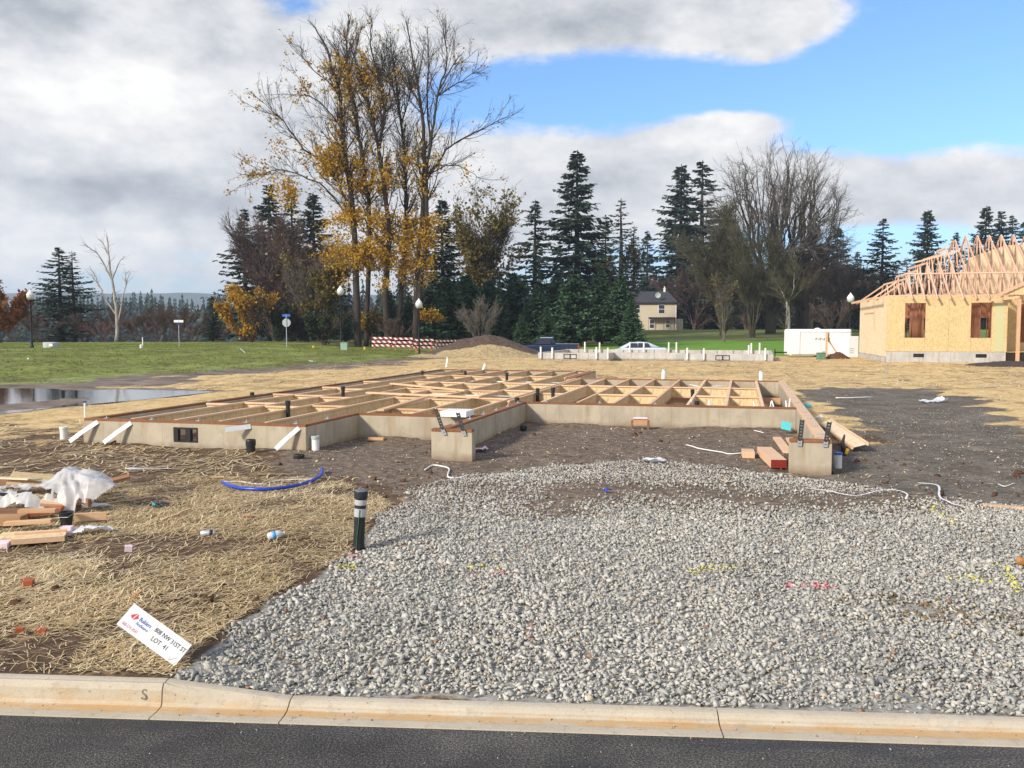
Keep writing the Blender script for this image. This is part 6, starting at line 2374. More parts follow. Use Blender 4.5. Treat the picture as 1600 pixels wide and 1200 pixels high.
# heap of soil there
def heap(name, label, px, Y, w, h, mat, seed):
    c_ = at_y(px, 556, Y)
    n = 36
    gx, gy = np.meshgrid(np.linspace(-1, 1, n), np.linspace(-1, 1, n))
    r = np.sqrt(gx ** 2 + gy ** 2)
    zz = np.clip(1 - r, 0, 1) ** 0.8 * h * (0.6 + 0.8 * fbm(gx * 2.2 + seed, gy * 2.2, seed, 4)) - 0.02
    X = gx * w + c_[0]
    Yq = gy * w * 0.8 + Y
    V = np.stack([X.ravel(), Yq.ravel(), (gz(X, Yq) + zz).ravel()], 1) - np.array([c_[0], Y, 0])
    ii = np.arange(n * n).reshape(n, n)
    Fq = np.stack([ii[:-1, :-1], ii[:-1, 1:], ii[1:, 1:], ii[1:, :-1]], -1).reshape(-1, 4)
    put(name, tri_mesh(name, V, Fq, None, [mat], True), None, (c_[0], Y, 0), label=label, cat='soil heap')


heap('soil_heap', 'small heap of red brown soil beside the wooden power post', 1308, 58.5, 0.85, 0.5, MAT['clay'], 5)
heap('soil_heap', 'dark soil heaped along the framed house porch', 1575, 47.0, 2.2, 0.35, M('dark_heap', (0.04, 0.03, 0.025), (0.08, 0.06, 0.05), rough=1, scale=6, bump=0.5), 9)

# ================================================================== STREET LAMPS
def lamp(px, ptop, Y, label):
    b = base_at(px, Y)
    H = top_z(ptop, Y) - b[2]
    o = thing('street_lamp', label, 'street lamp', b, 0, 'black post top street lamps')
    mb = MB()
    mb.lathe([(0.17, -0.05), (0.17, 0.12), (0.12, 0.2), (0.10, 0.5), (0.075, 0.7), (0.06, H - 1.1), (0.09, H - 1.05), (0.16, H - 0.95), (0.19, H - 0.86)], 12)
    part('post', mb, MAT['black'], o, smooth=True)
    mb = MB()
    mb.lathe([(0.17, H - 0.858), (0.29, H - 0.66), (0.30, H - 0.50)], 14)
    part('globe', mb, MAT['lens'], o, smooth=True)
    mb = MB()
    mb.lathe([(0.31, H - 0.498), (0.30, H - 0.44), (0.20, H - 0.26), (0.09, H - 0.14), (0.05, H - 0.06), (0.015, H)], 14)
    part('cap', mb, MAT['white'], o, smooth=True)


lamp(50, 452, 76, 'street lamp on the lawn beside the grey utility vault')
lamp(533, 446, 80, 'street lamp beside the pale green utility box')
lamp(655, 466, 77, 'street lamp standing in front of the striped barricades')
lamp(1327, 457, 78, 'street lamp behind the trailer and framed house')

# ================================================================== SIGNS
def post_at(px, py, Y=None):
    g = gp(px, py)
    return g


b = base_at(448, 82)
o = thing('stop_sign', 'back of an octagonal stop sign with blue street name plate on top', 'sign', b)
mb = MB()
mb.cyl((0, 0, -0.2), (0, 0, 3.0), 0.035, n=8)
part('post', mb, MAT['galv'], o)
oc = [(0.40 * math.cos(R(22.5 + 45 * k)), 2.25 + 0.40 * math.sin(R(22.5 + 45 * k))) for k in range(8)]
mb = MB()
mb.prism(oc, 0.036, 0.042)
part('octagon_plate', mb, MAT['galv'], o)
mb = MB()
mb.bx(-0.36, 0.36, -0.012, 0.012, 2.80, 3.02)
pl_ = part('street_name_plate', mb, MAT['bluepaint'], o)
b = base_at(280, 80)
o = thing('street_sign', 'white street name sign on a thin post at the lawn crest', 'sign', b)
mb = MB()
mb.cyl((0, 0, -0.2), (0, 0, 2.3), 0.03, n=8)
part('post', mb, MAT['galv'], o)
mb = MB()
mb.bx(-0.42, 0.42, -0.012, 0.012, 2.15, 2.36)
part('street_name_plate', mb, MAT['white'], o)
mb = MB()
mb.bx(-0.012, 0.012, -0.40, 0.40, 1.93, 2.13)
part('street_name_plate', mb, MAT['bluepaint'], o)

# ================================================================== ROAD BARRICADES
bm_, t, p = principled('red_white_stripes')
v = t.coord()
sx = t.n.new('ShaderNodeSeparateXYZ')
t.l.new(v, sx.inputs[0])
d_ = t.math('ADD', sx.outputs[0], t.math('MULTIPLY', sx.outputs[2], 1.0))
fr = t.math('FRACT', t.math('MULTIPLY', d_, 1.9))
st_ = t.math('GREATER_THAN', fr, 0.5)
t.l.new(t.mix(st_, (0.42, 0.025, 0.025), (0.80, 0.79, 0.78)), p.inputs['Base Color'])
p.inputs['Roughness'].default_value = 0.5
BRM = bm_


def barricade(px0, px1, pbot, Y0, Y1, label):
    a = at_y(px0, pbot, Y0)
    b = at_y(px1, pbot, Y1)
    L = float(np.hypot(b[0] - a[0], b[1] - a[1]))
    an = math.atan2(b[1] - a[1], b[0] - a[0])
    za = float(gz(a[0], Y0))
    o = thing('road_barricade', label, 'barricade', (a[0], a[1], za), an, 'red and white road barricades')
    for z in (0.30, 0.66, 1.02):
        mb = MB()
        mb.bx(0.0, L, -0.03, 0.0, z, z + 0.20)
        part('striped_rail', mb, BRM, o)
    for x in (0.25, L - 0.3):
        mb = MB()
        mb.bx(x, x + 0.06, 0.001, 0.06, 0.0, 1.24)
        part('upright', mb, MAT['orange'], o)
        mb = MB()
        mb.bx(x - 0.002, x + 0.062, -0.6, 0.65, -0.03, 0.05)
        part('foot', mb, MAT['orange'], o)


bY0 = 88.0
barricade(581, 612, 548, bY0, bY0 + 0.1, 'striped barricade at the open end of the row by the cottonwoods')
barricade(613, 645, 548, bY0 + 0.15, bY0 + 0.4, 'striped barricade, second from the open end of the row')
barricade(646, 678, 548, bY0 + 0.45, bY0 + 1.2, 'striped barricade behind the lamp post')
barricade(679, 716, 547, bY0 + 1.4, bY0 + 4.0, 'striped barricade running behind the dirt mound')

# ================================================================== SMALL UTILITY THINGS ON THE LAWN
def small(name, label, cat, px, py, parts, rotz=0.0, group=None, Y=None):
    g = gp(px, py) if Y is None else base_at(px, Y)
    o = thing(name, label, cat, g, rotz, group)
    for nm, mat, fn in parts:
        mb = MB()
        fn(mb)
        part(nm, mb, MAT[mat] if isinstance(mat, str) else mat, o)
    return o


small('utility_vault', 'low round grey green utility vault on the lawn', 'utility box', 80, 544, [('case', 'util_grey', lambda m: m.lathe([(0.62, -0.1), (0.62, 0.40), (0.55, 0.46), (0.1, 0.48)], 16)), ('label_plate', 'white', lambda m: m.bx(0.15, 0.45, -0.66, -0.60, 0.12, 0.36))], Y=75)
small('pad_box', 'pale green utility box beside a lamp post', 'utility box', 538, 549, [('case', 'util_pale', lambda m: m.bx(-0.28, 0.28, -0.25, 0.25, -0.1, 0.58)), ('lid', 'util_pale', lambda m: m.bx(-0.30, 0.30, -0.27, 0.27, 0.582, 0.64))], Y=76)
small('yellow_marker', 'short yellow marker near the stop sign', 'marker', 490, 546, [('post', 'yellow', lambda m: m.lathe([(0.12, -0.05), (0.11, 0.25), (0.06, 0.32)], 10))], Y=84)
small('yellow_marker', 'short yellow marker at the end of the barricades', 'marker', 570, 547, [('post', 'yellow', lambda m: m.lathe([(0.12, -0.05), (0.11, 0.25), (0.06, 0.32)], 10))], Y=85)
small('white_stake', 'white stake with a round foot on the lawn crest', 'stake', 223, 543, [('stake', 'pvc', lambda m: m.bx(-0.03, 0.03, -0.03, 0.03, -0.1, 0.9)), ('foot', 'pvc', lambda m: m.lathe([(0.12, -0.05), (0.12, 0.25), (0.05, 0.3)], 10, (-0.08, -0.1, 0)))], Y=74)
small('white_stake', 'short white stake standing in the middle of the lawn', 'stake', 44, 571, [('stake', 'pvc', lambda m: m.bx(-0.04, 0.04, -0.02, 0.02, -0.1, 0.42))])
small('white_stake', 'white stake fallen aslant on the lawn', 'stake', 380, 549, [('stake', 'pvc', lambda m: m.beam((-0.2, 0, 0.30), (0.15, 0, 0.0), 0.06, 0.03))], Y=66)
small('white_stake', 'white pipe stake with dark cap beside the foundation corner', 'stake', 133, 652, [('stake', 'pvc', lambda m: m.cyl((0, 0, -0.1), (0, 0, 0.36), 0.022, n=10)), ('cap', 'abs', lambda m: m.bx(-0.035, 0.035, -0.03, 0.03, 0.361, 0.39))])
small('white_stake', 'pale survey stake in the straw before the framed house corner', 'stake', 1383, 592, [('stake', 'bark_pale', lambda m: m.beam((0.05, 0, -0.1), (-0.02, 0, 0.9), 0.05, 0.02, up=(0, 1, 0)))])


def tilt_pipe(px, py, h, lean, label, r=0.055):
    g = gp(px, py)
    o = thing('tilted_pipe', label, 'pipe', g)
    mb = MB()
    mb.cyl((0, 0, -0.1), (lean, 0, h), r, n=12)
    part('tube', mb, MAT['pvc'], o)
    mb = MB()
    mb.cyl((lean * 0.93, 0, h * 0.93), (lean * 1.0, 0, h + 0.005), r * 1.15, n=12)
    part('rim', mb, MAT['galv'], o)


tilt_pipe(697, 576, 0.62, 0.10, 'white pipe leaning behind the far foundation corner', 0.06)
tilt_pipe(754, 578, 0.32, 0.16, 'short white pipe leaning behind the joists', 0.07)
tilt_pipe(1036, 597, 0.52, 0.03, 'white pipe standing behind the middle of the back wall', 0.08)
tilt_pipe(1189, 599, 0.50, 0.0, 'white pipe standing behind the right end of the back wall', 0.08)

# ================================================================== THINGS LYING ON THE SITE
def at_ground(px, py, dz=0.0):
    return gp(px, py, dz)


# ---- black standpipe with cap, tape and tracer wire
g = gp(560, 858)
SPp = thing('stand_pipe', 'black capped standpipe wrapped with grey tape beside the gravel', 'pipe', g, 0)
ln = 0.035
hP = 0.60


def ax(z):
    return (ln * z / hP, 0, z)


mb = MB()
mb.tube([ax(-0.15), ax(0.3), ax(0.52)], 0.058, 24)
part('pipe', mb, MAT['abs'], SPp, smooth=False)
mb = MB()
mb.tube([ax(0.525), ax(0.595)], 0.070, 24)
part('cap', mb, MAT['abs'], SPp, bevel=0.005)
mb = MB()
mb.tube([ax(0.60), ax(0.612)], [0.066, 0.058], 24)
part('cap_top', mb, M('cap_top_grey', (0.10, 0.12, 0.14), (0.14, 0.16, 0.18), rough=0.4), SPp)
for (a, b) in ((0.34, 0.425), (0.46, 0.515)):
    mb = MB()
    mb.tube([ax(a), ax((a + b) / 2), ax(b)], [0.0605, 0.0625, 0.0605], 24, caps=False)
    part('tape_wrap', mb, MAT['tape'], SPp, smooth=True)
mb = MB()
mb.tube([(-0.012, -0.062, -0.02), (-0.004, -0.064, 0.12), (0.012, -0.064, 0.26), (0.028, -0.066, 0.42)], 0.0035, 6)
part('tracer_wire', mb, MAT['green_wire'], SPp)

# ---- the lot sign on its wire stake
Y0 = gp(274, 1042)
def sgn(px, py, Y):
    return at_y(px, py, Y)


c1 = at_y(207, 941, Y0[1] + 0.10)
c2 = at_y(297, 1006, Y0[1] + 0.07)
c3 = at_y(273, 1041, Y0[1] - 0.02)
ex = Vector(c2 - c1)
Ls = ex.length
ex.normalize()
ey = Vector(c2 - c3)
Hs = ey.length
ey = (ey - ex * ey.dot(ex)).normalized()
ez = ex.cross(ey)
SG = thing('lot_sign', 'white builder lot sign tilted beside the gravel and kerb', 'sign', tuple(c3))
SG.rotation_euler = Matrix((ex, ey, ez)).transposed().to_euler()
mb = MB()
mb.bx(-Ls, 0, 0, Hs, -0.004, 0.0)
part('board', mb, MAT['white'], SG)
red_m = M('sign_red', (0.62, 0.08, 0.10), (0.58, 0.07, 0.09))
blue_m = M('sign_blue', (0.05, 0.10, 0.50), (0.04, 0.09, 0.45))
ink_m = M('marker_ink', (0.04, 0.04, 0.05), (0.06, 0.06, 0.07))
pink_m = M('sign_phone_red', (0.72, 0.28, 0.30), (0.70, 0.25, 0.28))


def put_text(s, size, x, y, mat, rot=0.0, sx=1.0):
    put('lettering', text_mesh(s, size, mat, 0.0004), SG, (x, y, 0.0012), (0, 0, rot), scale=(sx, 1, 1))


mb = MB()
x0, y0, q = -Ls + 0.035, Hs * 0.45, Hs * 0.34
mb.add([(x0, y0 + q * .4, .001), (x0 + q * .55, y0 + q * .95, .001), (x0 + q * .38, y0 + q * .1, .001)], [(0, 2, 1)])
mb.add([(x0 + q * .50, y0 + q * .05, .001), (x0 + q * 1.0, y0 + q * .5, .001), (x0 + q * .66, y0 + q * .95, .001)], [(0, 1, 2)])
part('logo', mb, red_m, SG)
put_text('Builders', Hs * 0.24, -Ls + 0.035 + q * 1.12, Hs * 0.58, blue_m, 0, 0.72)
put_text('FirstSource', Hs * 0.17, -Ls + 0.035 + q * 1.12, Hs * 0.40, blue_m, 0, 0.72)
put_text('360-574-4541', Hs * 0.19, -Ls + 0.02, Hs * 0.12, pink_m, 0, 0.7)
put_text('808 NW 31ST ST', Hs * 0.26, -Ls * 0.54, Hs * 0.60, ink_m, -0.02, 0.80)
put_text('LOT  41', Hs * 0.27, -Ls * 0.50, Hs * 0.25, ink_m, 0.02, 0.85)
mb = MB()
mb.tube([(-0.03, Hs * 0.5, -0.007), (-0.02, -0.02, -0.008), (0.02, -0.14, -0.01)], 0.0025, 6)
part('wire_stake', mb, MAT['galv'], SG)


# ---- generic loose pieces
def piece(name, label, cat, px, py, dims, yaw=0.0, roll=0.0, pitch=0.0, mat='lumber_x', dz=None, group=None, bevel=0.002, osb=False):
    g = gp(px, py)
    L, Wd_, T = dims
    mb = MB()
    if osb:      # an I-joist offcut: two flanges and a web
        mb.bx(-L / 2, L / 2, -Wd_ / 2, -Wd_ / 2 + 0.038, -0.03, 0.03, 0)
        mb.bx(-L / 2, L / 2, Wd_ / 2 - 0.038, Wd_ / 2, -0.03, 0.03, 0)
        mb.bx(-L / 2 + 0.002, L / 2 - 0.002, -Wd_ / 2 + 0.039, Wd_ / 2 - 0.039, -0.006, 0.006, 1)
        me = mb.mesh(name, [MAT['flange'], MAT['web']])
    else:
        mb.box((0, 0, 0), dims)
        me = mb.mesh(name, [MAT[mat] if isinstance(mat, str) else mat])
    z = g[2] + (T / 2 if not osb else 0.03) + 0.004 + (0 if dz is None else dz)
    o = put(name, me, None, (g[0], g[1], z), Euler((roll, pitch, yaw)), label, cat, group, bevel=bevel)
    return o


PG = 'lumber offcuts in the debris pile'
LBL = 'brown lumber offcut in the debris pile under the plastic sheet'
pile = [  # px, py, (L, W, T), yaw, roll, pitch, mat, dz, osb, label
    (62, 848, (0.62, 0.235, 0.06), 0.30, 0.12, 0.0, None, 0.02, True, 'joist offcut with pale web at the front of the debris pile'),
    (45, 832, (0.60, 0.09, 0.04), 0.32, 0.0, -0.03, 'lumber_x', 0.06, False, LBL),
    (60, 822, (0.50, 0.09, 0.04), 0.34, 0.0, 0.0, 'lumber_x', 0.10, False, LBL),
    (20, 846, (0.30, 0.20, 0.04), 0.2, 0.1, 0.0, 'web', 0.02, False, 'square sheet offcut beside the front joist offcut'),
    (142, 818, (0.42, 0.038, 0.09), 0.22, 0.0, 0.0, 'lumber_x', 0.02, False, 'pale board on edge at the right of the debris pile'),
    (132, 800, (0.50, 0.038, 0.09), -0.75, 0.0, 0.02, 'lumber_dark', 0.06, False, 'dark board on edge meeting the pale board in the pile'),
    (152, 776, (0.40, 0.24, 0.06), 0.15, 0.1, 0.12, None, 0.06, True, 'wide joist offcut tipped at the right of the plastic sheet'),
    (176, 764, (0.55, 0.09, 0.04), 0.35, 0.3, -0.2, 'lumber_dark', 0.06, False, 'dark board sticking out behind the wide joist offcut'),
    (115, 790, (0.42, 0.14, 0.04), -0.3, 0.2, 0.1, 'plate', 0.07, False, LBL),
    (128, 786, (0.34, 0.09, 0.04), 0.6, 0.0, 0.05, 'plate', 0.12, False, LBL),
    (100, 800, (0.5, 0.14, 0.04), 0.1, -0.2, 0.1, 'lumber_dark', 0.05, False, LBL),
    (70, 812, (0.48, 0.14, 0.04), 0.25, 0.15, -0.1, 'brick', 0.05, False, 'reddish board in the middle of the debris pile'),
    (85, 806, (0.35, 0.09, 0.04), -0.5, 0.3, 0.1, 'lumber_x', 0.08, False, LBL),
    (48, 800, (0.42, 0.10, 0.02), 0.7, 0.1, 0.2, 'web', 0.12, False, 'thin pale strip leaning in the debris pile'),
    (40, 790, (0.5, 0.12, 0.02), 0.5, 0.1, 0.15, 'lumber_x', 0.16, False, LBL),
    (20, 812, (0.5, 0.14, 0.09), 0.05, 0.0, 0.0, 'lumber_dark', 0.02, False, 'thick dark beam end low in the debris pile'),
    (15, 800, (0.55, 0.14, 0.04), 0.02, 0.0, 0.05, 'abs', 0.13, False, 'blackened board lying over the thick beam end'),
    (12, 824, (0.45, 0.20, 0.10), 0.1, 0.0, 0.0, 'card', 0.02, False, 'crushed cardboard carton at the left of the debris pile'),
    (60, 770, (0.8, 0.40, 0.02), 0.25, 0.12, 0.15, 'osb', 0.12, False, 'sheet of sheathing under the plastic in the debris pile'),
    (15, 778, (0.9, 0.30, 0.02), -0.05, -0.15, 0.02, 'osb_pale', 0.16, False, 'pale sheathing strip under the left end of the plastic'),
    (10, 764, (0.6, 0.09, 0.09), -0.15, 0.0, 0.0, 'lumber_dark', 0.02, False, 'dark timber behind the plastic sheet'),
    (65, 755, (0.35, 0.09, 0.04), 0.5, 0.2, 0.3, 'brick', 0.05, False, 'reddish board end showing behind the plastic sheet'),
    (105, 836, (0.14, 0.10, 0.09), 0.1, 0.0, 0.0, 'pink', 0.0, False, 'pinkish foam block at the front of the debris pile'),
    (2, 856, (0.2, 0.16, 0.06), 0.3, 0.0, 0.0, 'pink', 0.0, False, 'pink insulation scrap at the left of the debris pile'),
]
for q in pile:
    px, py, dims, yaw, roll, pitch, mt, dz, osb, lab = q
    dims = (dims[0] * 0.8, dims[1], dims[2])
    dz = dz * 1.5
    yaw += rng.normal(0, 0.28) if lab == LBL else rng.normal(0, 0.08)
    piece('lumber_offcut' if mt not in ('card', 'pink') else ('carton' if mt == 'card' else 'foam_scrap'), lab, 'offcut' if mt not in ('card', 'pink') else ('box' if mt == 'card' else 'foam'), px, py, dims, yaw, roll, pitch, mt, dz, PG if lab == LBL else None, osb=osb)
g = gp(104, 826)
o = thing('black_bucket', 'small black bucket among the debris boards', 'bucket', (g[0], g[1], g[2] + 0.04))
mb = MB()
mb.lathe([(0.055, 0), (0.075, 0.14), (0.08, 0.14), (0.08, 0.15), (0.068, 0.15), (0.05, 0.01)], 18)
part('body', mb, MAT['abs'], o)
mb = MB()
mb.tube([(-0.078, 0, 0.13), (-0.05, -0.07, 0.10), (0.05, -0.07, 0.10), (0.078, 0, 0.13)], 0.003, 6)
part('handle', mb, MAT['galv'], o)


# crumpled plastic sheet over the pile
def film(name, label, cat, px0, py0, span, fn, mat, nx=70, ny=50, mask=None, thick=0.0):
    g = gp(px0, py0)
    gx, gy = np.meshgrid(np.linspace(span[0], span[1], nx), np.linspace(span[2], span[3], ny))
    zz = fn(gx, gy)
    V = np.stack([gx.ravel(), gy.ravel(), zz.ravel()], 1)
    ii = np.arange(nx * ny).reshape(ny, nx)
    Fq = np.stack([ii[:-1, :-1], ii[:-1, 1:], ii[1:, 1:], ii[1:, :-1]], -1).reshape(-1, 4)
    if mask is not None:
        ok = mask(gx, gy).ravel()
        Fq = Fq[ok[Fq].all(1)]
        used = np.unique(Fq)
        rm_ = -np.ones(len(V), int)
        rm_[used] = np.arange(len(used))
        V, Fq = V[used], rm_[Fq]
    me = tri_mesh(name, V, Fq, None, [mat], True)
    return put(name, me, None, g, None, label, cat)


def sheet_h(x, y):
    b = 0.21 + 0.25 * np.exp(-np.abs((x - 0.26) / 0.21) ** 1.5 - ((y - 0.12) / 0.26) ** 2) + 0.20 * np.exp(-((x - 0.62) / 0.26) ** 2 - ((y - 0.05) / 0.3) ** 2) + 0.07 * np.exp(-((x + 0.4) / 0.5) ** 2)
    ang = np.arctan2(y - 0.05, x - 0.30)
    rad = np.hypot(x - 0.3, y - 0.05)
    w1 = fbm(x * 3, y * 3, 221, 3)
    ridge = 1 - np.abs(2 * fbm(x * 4.5 + 4 + w1, y * 4.5 + w1, 223, 4) - 1)
    ridge2 = 1 - np.abs(2 * fbm(x * 11 + 7, y * 8 + 2 * w1, 227, 3) - 1)
    folds = 0.03 * np.sin(ang * 11 + 9 * w1) * np.clip(rad * 2.2, 0, 1) + 0.09 * (ridge - 0.75) + 0.025 * (ridge2 - 0.75)
    front = sst(-0.16, -0.42, y) * 0.30
    return np.maximum(b + folds - front, 0.03)


def sheet_mask(x, y):
    wob = 0.10 * (fbm(x * 4 + 1, y * 4 + 2, 225, 3) - 0.5)
    m = ((x - 0.34) / 0.36) ** 2 + ((y - 0.10) / 0.34) ** 2 + wob * 3 < 1.0
    m |= ((x - 0.66) / 0.26) ** 2 + ((y + 0.02) / 0.26) ** 2 + wob * 3 < 1.0
    m |= (np.abs(y + 0.02 + 0.05 * np.sin(x * 3) - 0.06 * x) < 0.075 + wob) & (x < 0.4)
    m |= (np.abs(y + 0.27 + 0.10 * x) < 0.06 + wob * 0.8) & (x < 0.45)
    m |= ((x - 0.44) / 0.13) ** 2 + ((y + 0.26) / 0.24) ** 2 + wob * 2 < 1
    return m


film('plastic_sheet', 'crumpled translucent white plastic sheet draped over the debris pile', 'plastic sheet', 65, 796, (-1.0, 0.95, -0.55, 0.48), sheet_h, MAT['sheet'], 130, 80, sheet_mask)


def rag(label, px, py, L, Wd_, hgt, mat, yaw=0.0, seed=1, name='plastic_scrap', cat='plastic scrap'):
    ca, sa = math.cos(yaw), math.sin(yaw)
    g = gp(px, py)

    def fn(x, y):
        wx_, wy_ = x + g[0], y + g[1]
        return gz(wx_, wy_) - g[2] + 0.015 + hgt * np.clip(fbm(x * 2.5 / L + seed, y * 2.5 / Wd_ + seed, 231 + seed, 4) * 1.6 - 0.3, 0, 1.3) * 1.0

    def mk(x, y):
        a = (x * ca + y * sa) / (L / 2)
        b = (-x * sa + y * ca) / (Wd_ / 2)
        return a * a + b * b + 0.9 * (fbm(x * 6 / L + seed, y * 6 / L, 241 + seed, 3) - 0.5) < 0.85
    m = max(L, Wd_) * 0.62
    return film(name, label, cat, px, py, (-m, m, -m, m), fn, MAT[mat], 46, 46, mk)


rag('long pale plastic scrap at the right of the debris pile', 150, 797, 0.42, 0.10, 0.07, 'bag', 0.05, 1)
rag('white plastic scrap trailing from the front of the debris pile', 140, 836, 0.55, 0.16, 0.09, 'bag', 0.35, 2)
rag('grey plastic scrap at the front left of the debris pile', 18, 846, 0.2, 0.14, 0.08, 'bag', 0.3, 3)
rag('clear film scrap lying on the straw before the foundation', 235, 735, 0.75, 0.22, 0.02, 'bag', 0.06, 4)
rag('black and teal glove lying crumpled on the straw', 249, 794, 0.26, 0.10, 0.06, 'abs', 0.25, 5, 'work_glove', 'glove')
rag('teal wrapper lying beside the black glove', 245, 795, 0.15, 0.05, 0.075, 'teal', 0.1, 6, 'wrapper', 'wrapper')
rag('white plastic bag lying on the dark gravel lot', 1459, 629, 0.95, 0.55, 0.22, 'bag', 0.0, 7, 'plastic_bag', 'bag')
rag('small white plastic crumple at the top of the gravel', 1022, 723, 0.45, 0.22, 0.07, 'bag', 0.0, 8)
rag('pink and white insulation scrap beside the left garage wing', 750, 705, 0.30, 0.26, 0.09, 'pink', 0.4, 9, 'insulation_scrap', 'insulation')
rag('bright blue crumple of plastic on the gravel', 948, 770, 0.14, 0.07, 0.05, 'blue', 0.0, 10)
rag('white litter by the right garage wing and joist offcut', 1278, 655, 0.25, 0.14, 0.10, 'bag', 0.2, 11)
rag('small white scrap near the entry corner pipe', 505, 690, 0.13, 0.07, 0.03, 'bag', 0.2, 12)
rag('white scrap lying on the raised lawn', 488, 566, 0.55, 0.35, 0.12, 'bag', 0.1, 13)
rag('white scrap at the edge of soil and gravel', 818, 746, 0.12, 0.08, 0.06, 'bag', 0.1, 14)


# ---- hoses, straps, wires
def line_on_ground(name, label, cat, pts, r, mat, lift=0.0, flat=None):
    g0 = gp(*pts[0][:2])
    P = []
    for q in pts:
        a = gp(q[0], q[1])
        if len(q) > 2:
            a = at_y(q[0], q[1], a[1] - 0)
            a = gp(q[0], q[1] + q[2])
            a = np.array([a[0], a[1], a[2] + q[2] / (FPX / a[1])])
        P.append(a - g0 + np.array([0, 0, r + lift]))
    s = polyline_seg(P, r, r, 5)
    pl_ = [s.P0[0]] + list(s.P1)
    # follow the ground
    pl2 = []
    for k, v_ in enumerate(pl_):
        zg_ = float(gz(v_[0] + g0[0], v_[1] + g0[1])) - g0[2] + r + lift
        pl2.append(Vector((v_[0], v_[1], max(v_[2], zg_))))
    mb = MB()
    if flat:
        for a, b in zip(pl2[:-1], pl2[1:]):
            mb.beam(a, b, flat, 0.003)
    else:
        mb.tube(pl2, r, 10)
    me = mb.mesh(name, [MAT[mat] if isinstance(mat, str) else mat], not flat)
    return put(name, me, None, g0, None, label, cat)


line_on_ground('blue_hose', 'curved length of blue water pipe lying on the straw', 'hose', [(348, 760), (370, 768), (410, 771), (450, 767), (485, 758), (502, 747), (503, 738)], 0.024, 'blue', 0.03)
line_on_ground('white_strip', 'pale strip curling beside the blue pipe', 'strip', [(350, 754), (375, 754), (405, 758), (440, 752), (495, 750)], 0.006, 'pvc', 0.01)
line_on_ground('white_tubing', 'looped white tubing on the soil below the left garage wing', 'tubing', [(664, 736), (675, 730), (692, 731), (702, 735), (700, 747), (715, 749), (733, 744)], 0.011, 'pvc', 0.01)
line_on_ground('white_tubing', 'thin white tubing on the soil inside the garage', 'tubing', [(1071, 697), (1090, 702), (1125, 708), (1140, 711), (1170, 709)], 0.010, 'pvc', 0.01)
line_on_ground('white_strap', 'flat white strap winding along the top of the gravel', 'strap', [(1258, 768), (1290, 772), (1330, 780), (1352, 778), (1375, 772), (1402, 772), (1417, 778), (1415, 786)], 0.006, 'pvc', 0.045, 0.022)
line_on_ground('white_strap', 'bent flat white strap at the gravel edge near the yellow mark', 'strap', [(1434, 760), (1465, 764), (1468, 782), (1485, 792), (1503, 797)], 0.006, 'pvc', 0.045, 0.026)
line_on_ground('white_wire', 'short white wire lying on the dark lot near the loose plank', 'wire', [(1559, 758), (1570, 762), (1586, 757)], 0.006, 'pvc', 0.012)
line_on_ground('white_strip', 'straight white strip lying on the dark gravel lot', 'strip', [(1306, 623), (1335, 623), (1363, 622)], 0.018, 'pvc', 0.01)
line_on_ground('white_wire', 'short white wire on the garage soil beside the lumber', 'wire', [(1178, 678), (1186, 677), (1193, 678)], 0.008, 'pvc', 0.012)
line_on_ground('thin_stick', 'long thin wooden stick lying beside the debris pile', 'stick', [(160, 790), (200, 785), (235, 779)], 0.012, 'lumber_x', 0.015, 0.03)
line_on_ground('thin_stick', 'second thin stick crossing the first beside the debris pile', 'stick', [(170, 785), (205, 780), (232, 776)], 0.012, 'lumber_x', 0.03, 0.025)
line_on_ground('thin_stick', 'short pale stick lying alone on the straw', 'stick', [(252, 816), (275, 807), (296, 798)], 0.012, 'lumber_x', 0.015, 0.025)
line_on_ground('thin_stick', 'orange painted stick behind the lot sign', 'stick', [(204, 940), (212, 934), (220, 928)], 0.012, 'orange', 0.015, 0.018)

# ---- bottle and can
g = gp(430, 843)
o = thing('plastic_bottle', 'clear plastic bottle with blue label lying on the straw', 'bottle', (g[0], g[1], g[2] + 0.05), 0, rot=(0, R(82), R(25)))
o.scale = (0.8, 0.8, 0.8)
mb = MB()
mb.lathe([(0.03, -0.10), (0.048, -0.085), (0.05, -0.02), (0.05, 0.04), (0.04, 0.075), (0.016, 0.095), (0.016, 0.11)], 16)
part('body', mb, MAT['bag'], o, smooth=True)
mb = MB()
mb.lathe([(0.0508, -0.045), (0.0508, 0.005)], 16)
part('label_band', mb, Mplastic('light_blue_label', (0.08, 0.35, 0.75), 0.4), o, smooth=True)
mb = MB()
mb.lathe([(0.019, 0.1105), (0.019, 0.126)], 12)
part('cap', mb, MAT['white'], o)
g = gp(325, 838)
o = thing('drink_can', 'silver drink can lying on the straw', 'can', (g[0], g[1], g[2] + 0.035), 0, rot=(0, R(90), R(8)))
mb = MB()
mb.lathe([(0.024, -0.075), (0.032, -0.065), (0.033, 0.06), (0.026, 0.075)], 16)
part('body', mb, MAT['galv'], o, smooth=True)
mb = MB()
mb.lathe([(0.0335, 0.02), (0.0335, 0.055)], 16)
part('printed_band', mb, MAT['black'], o, smooth=True)

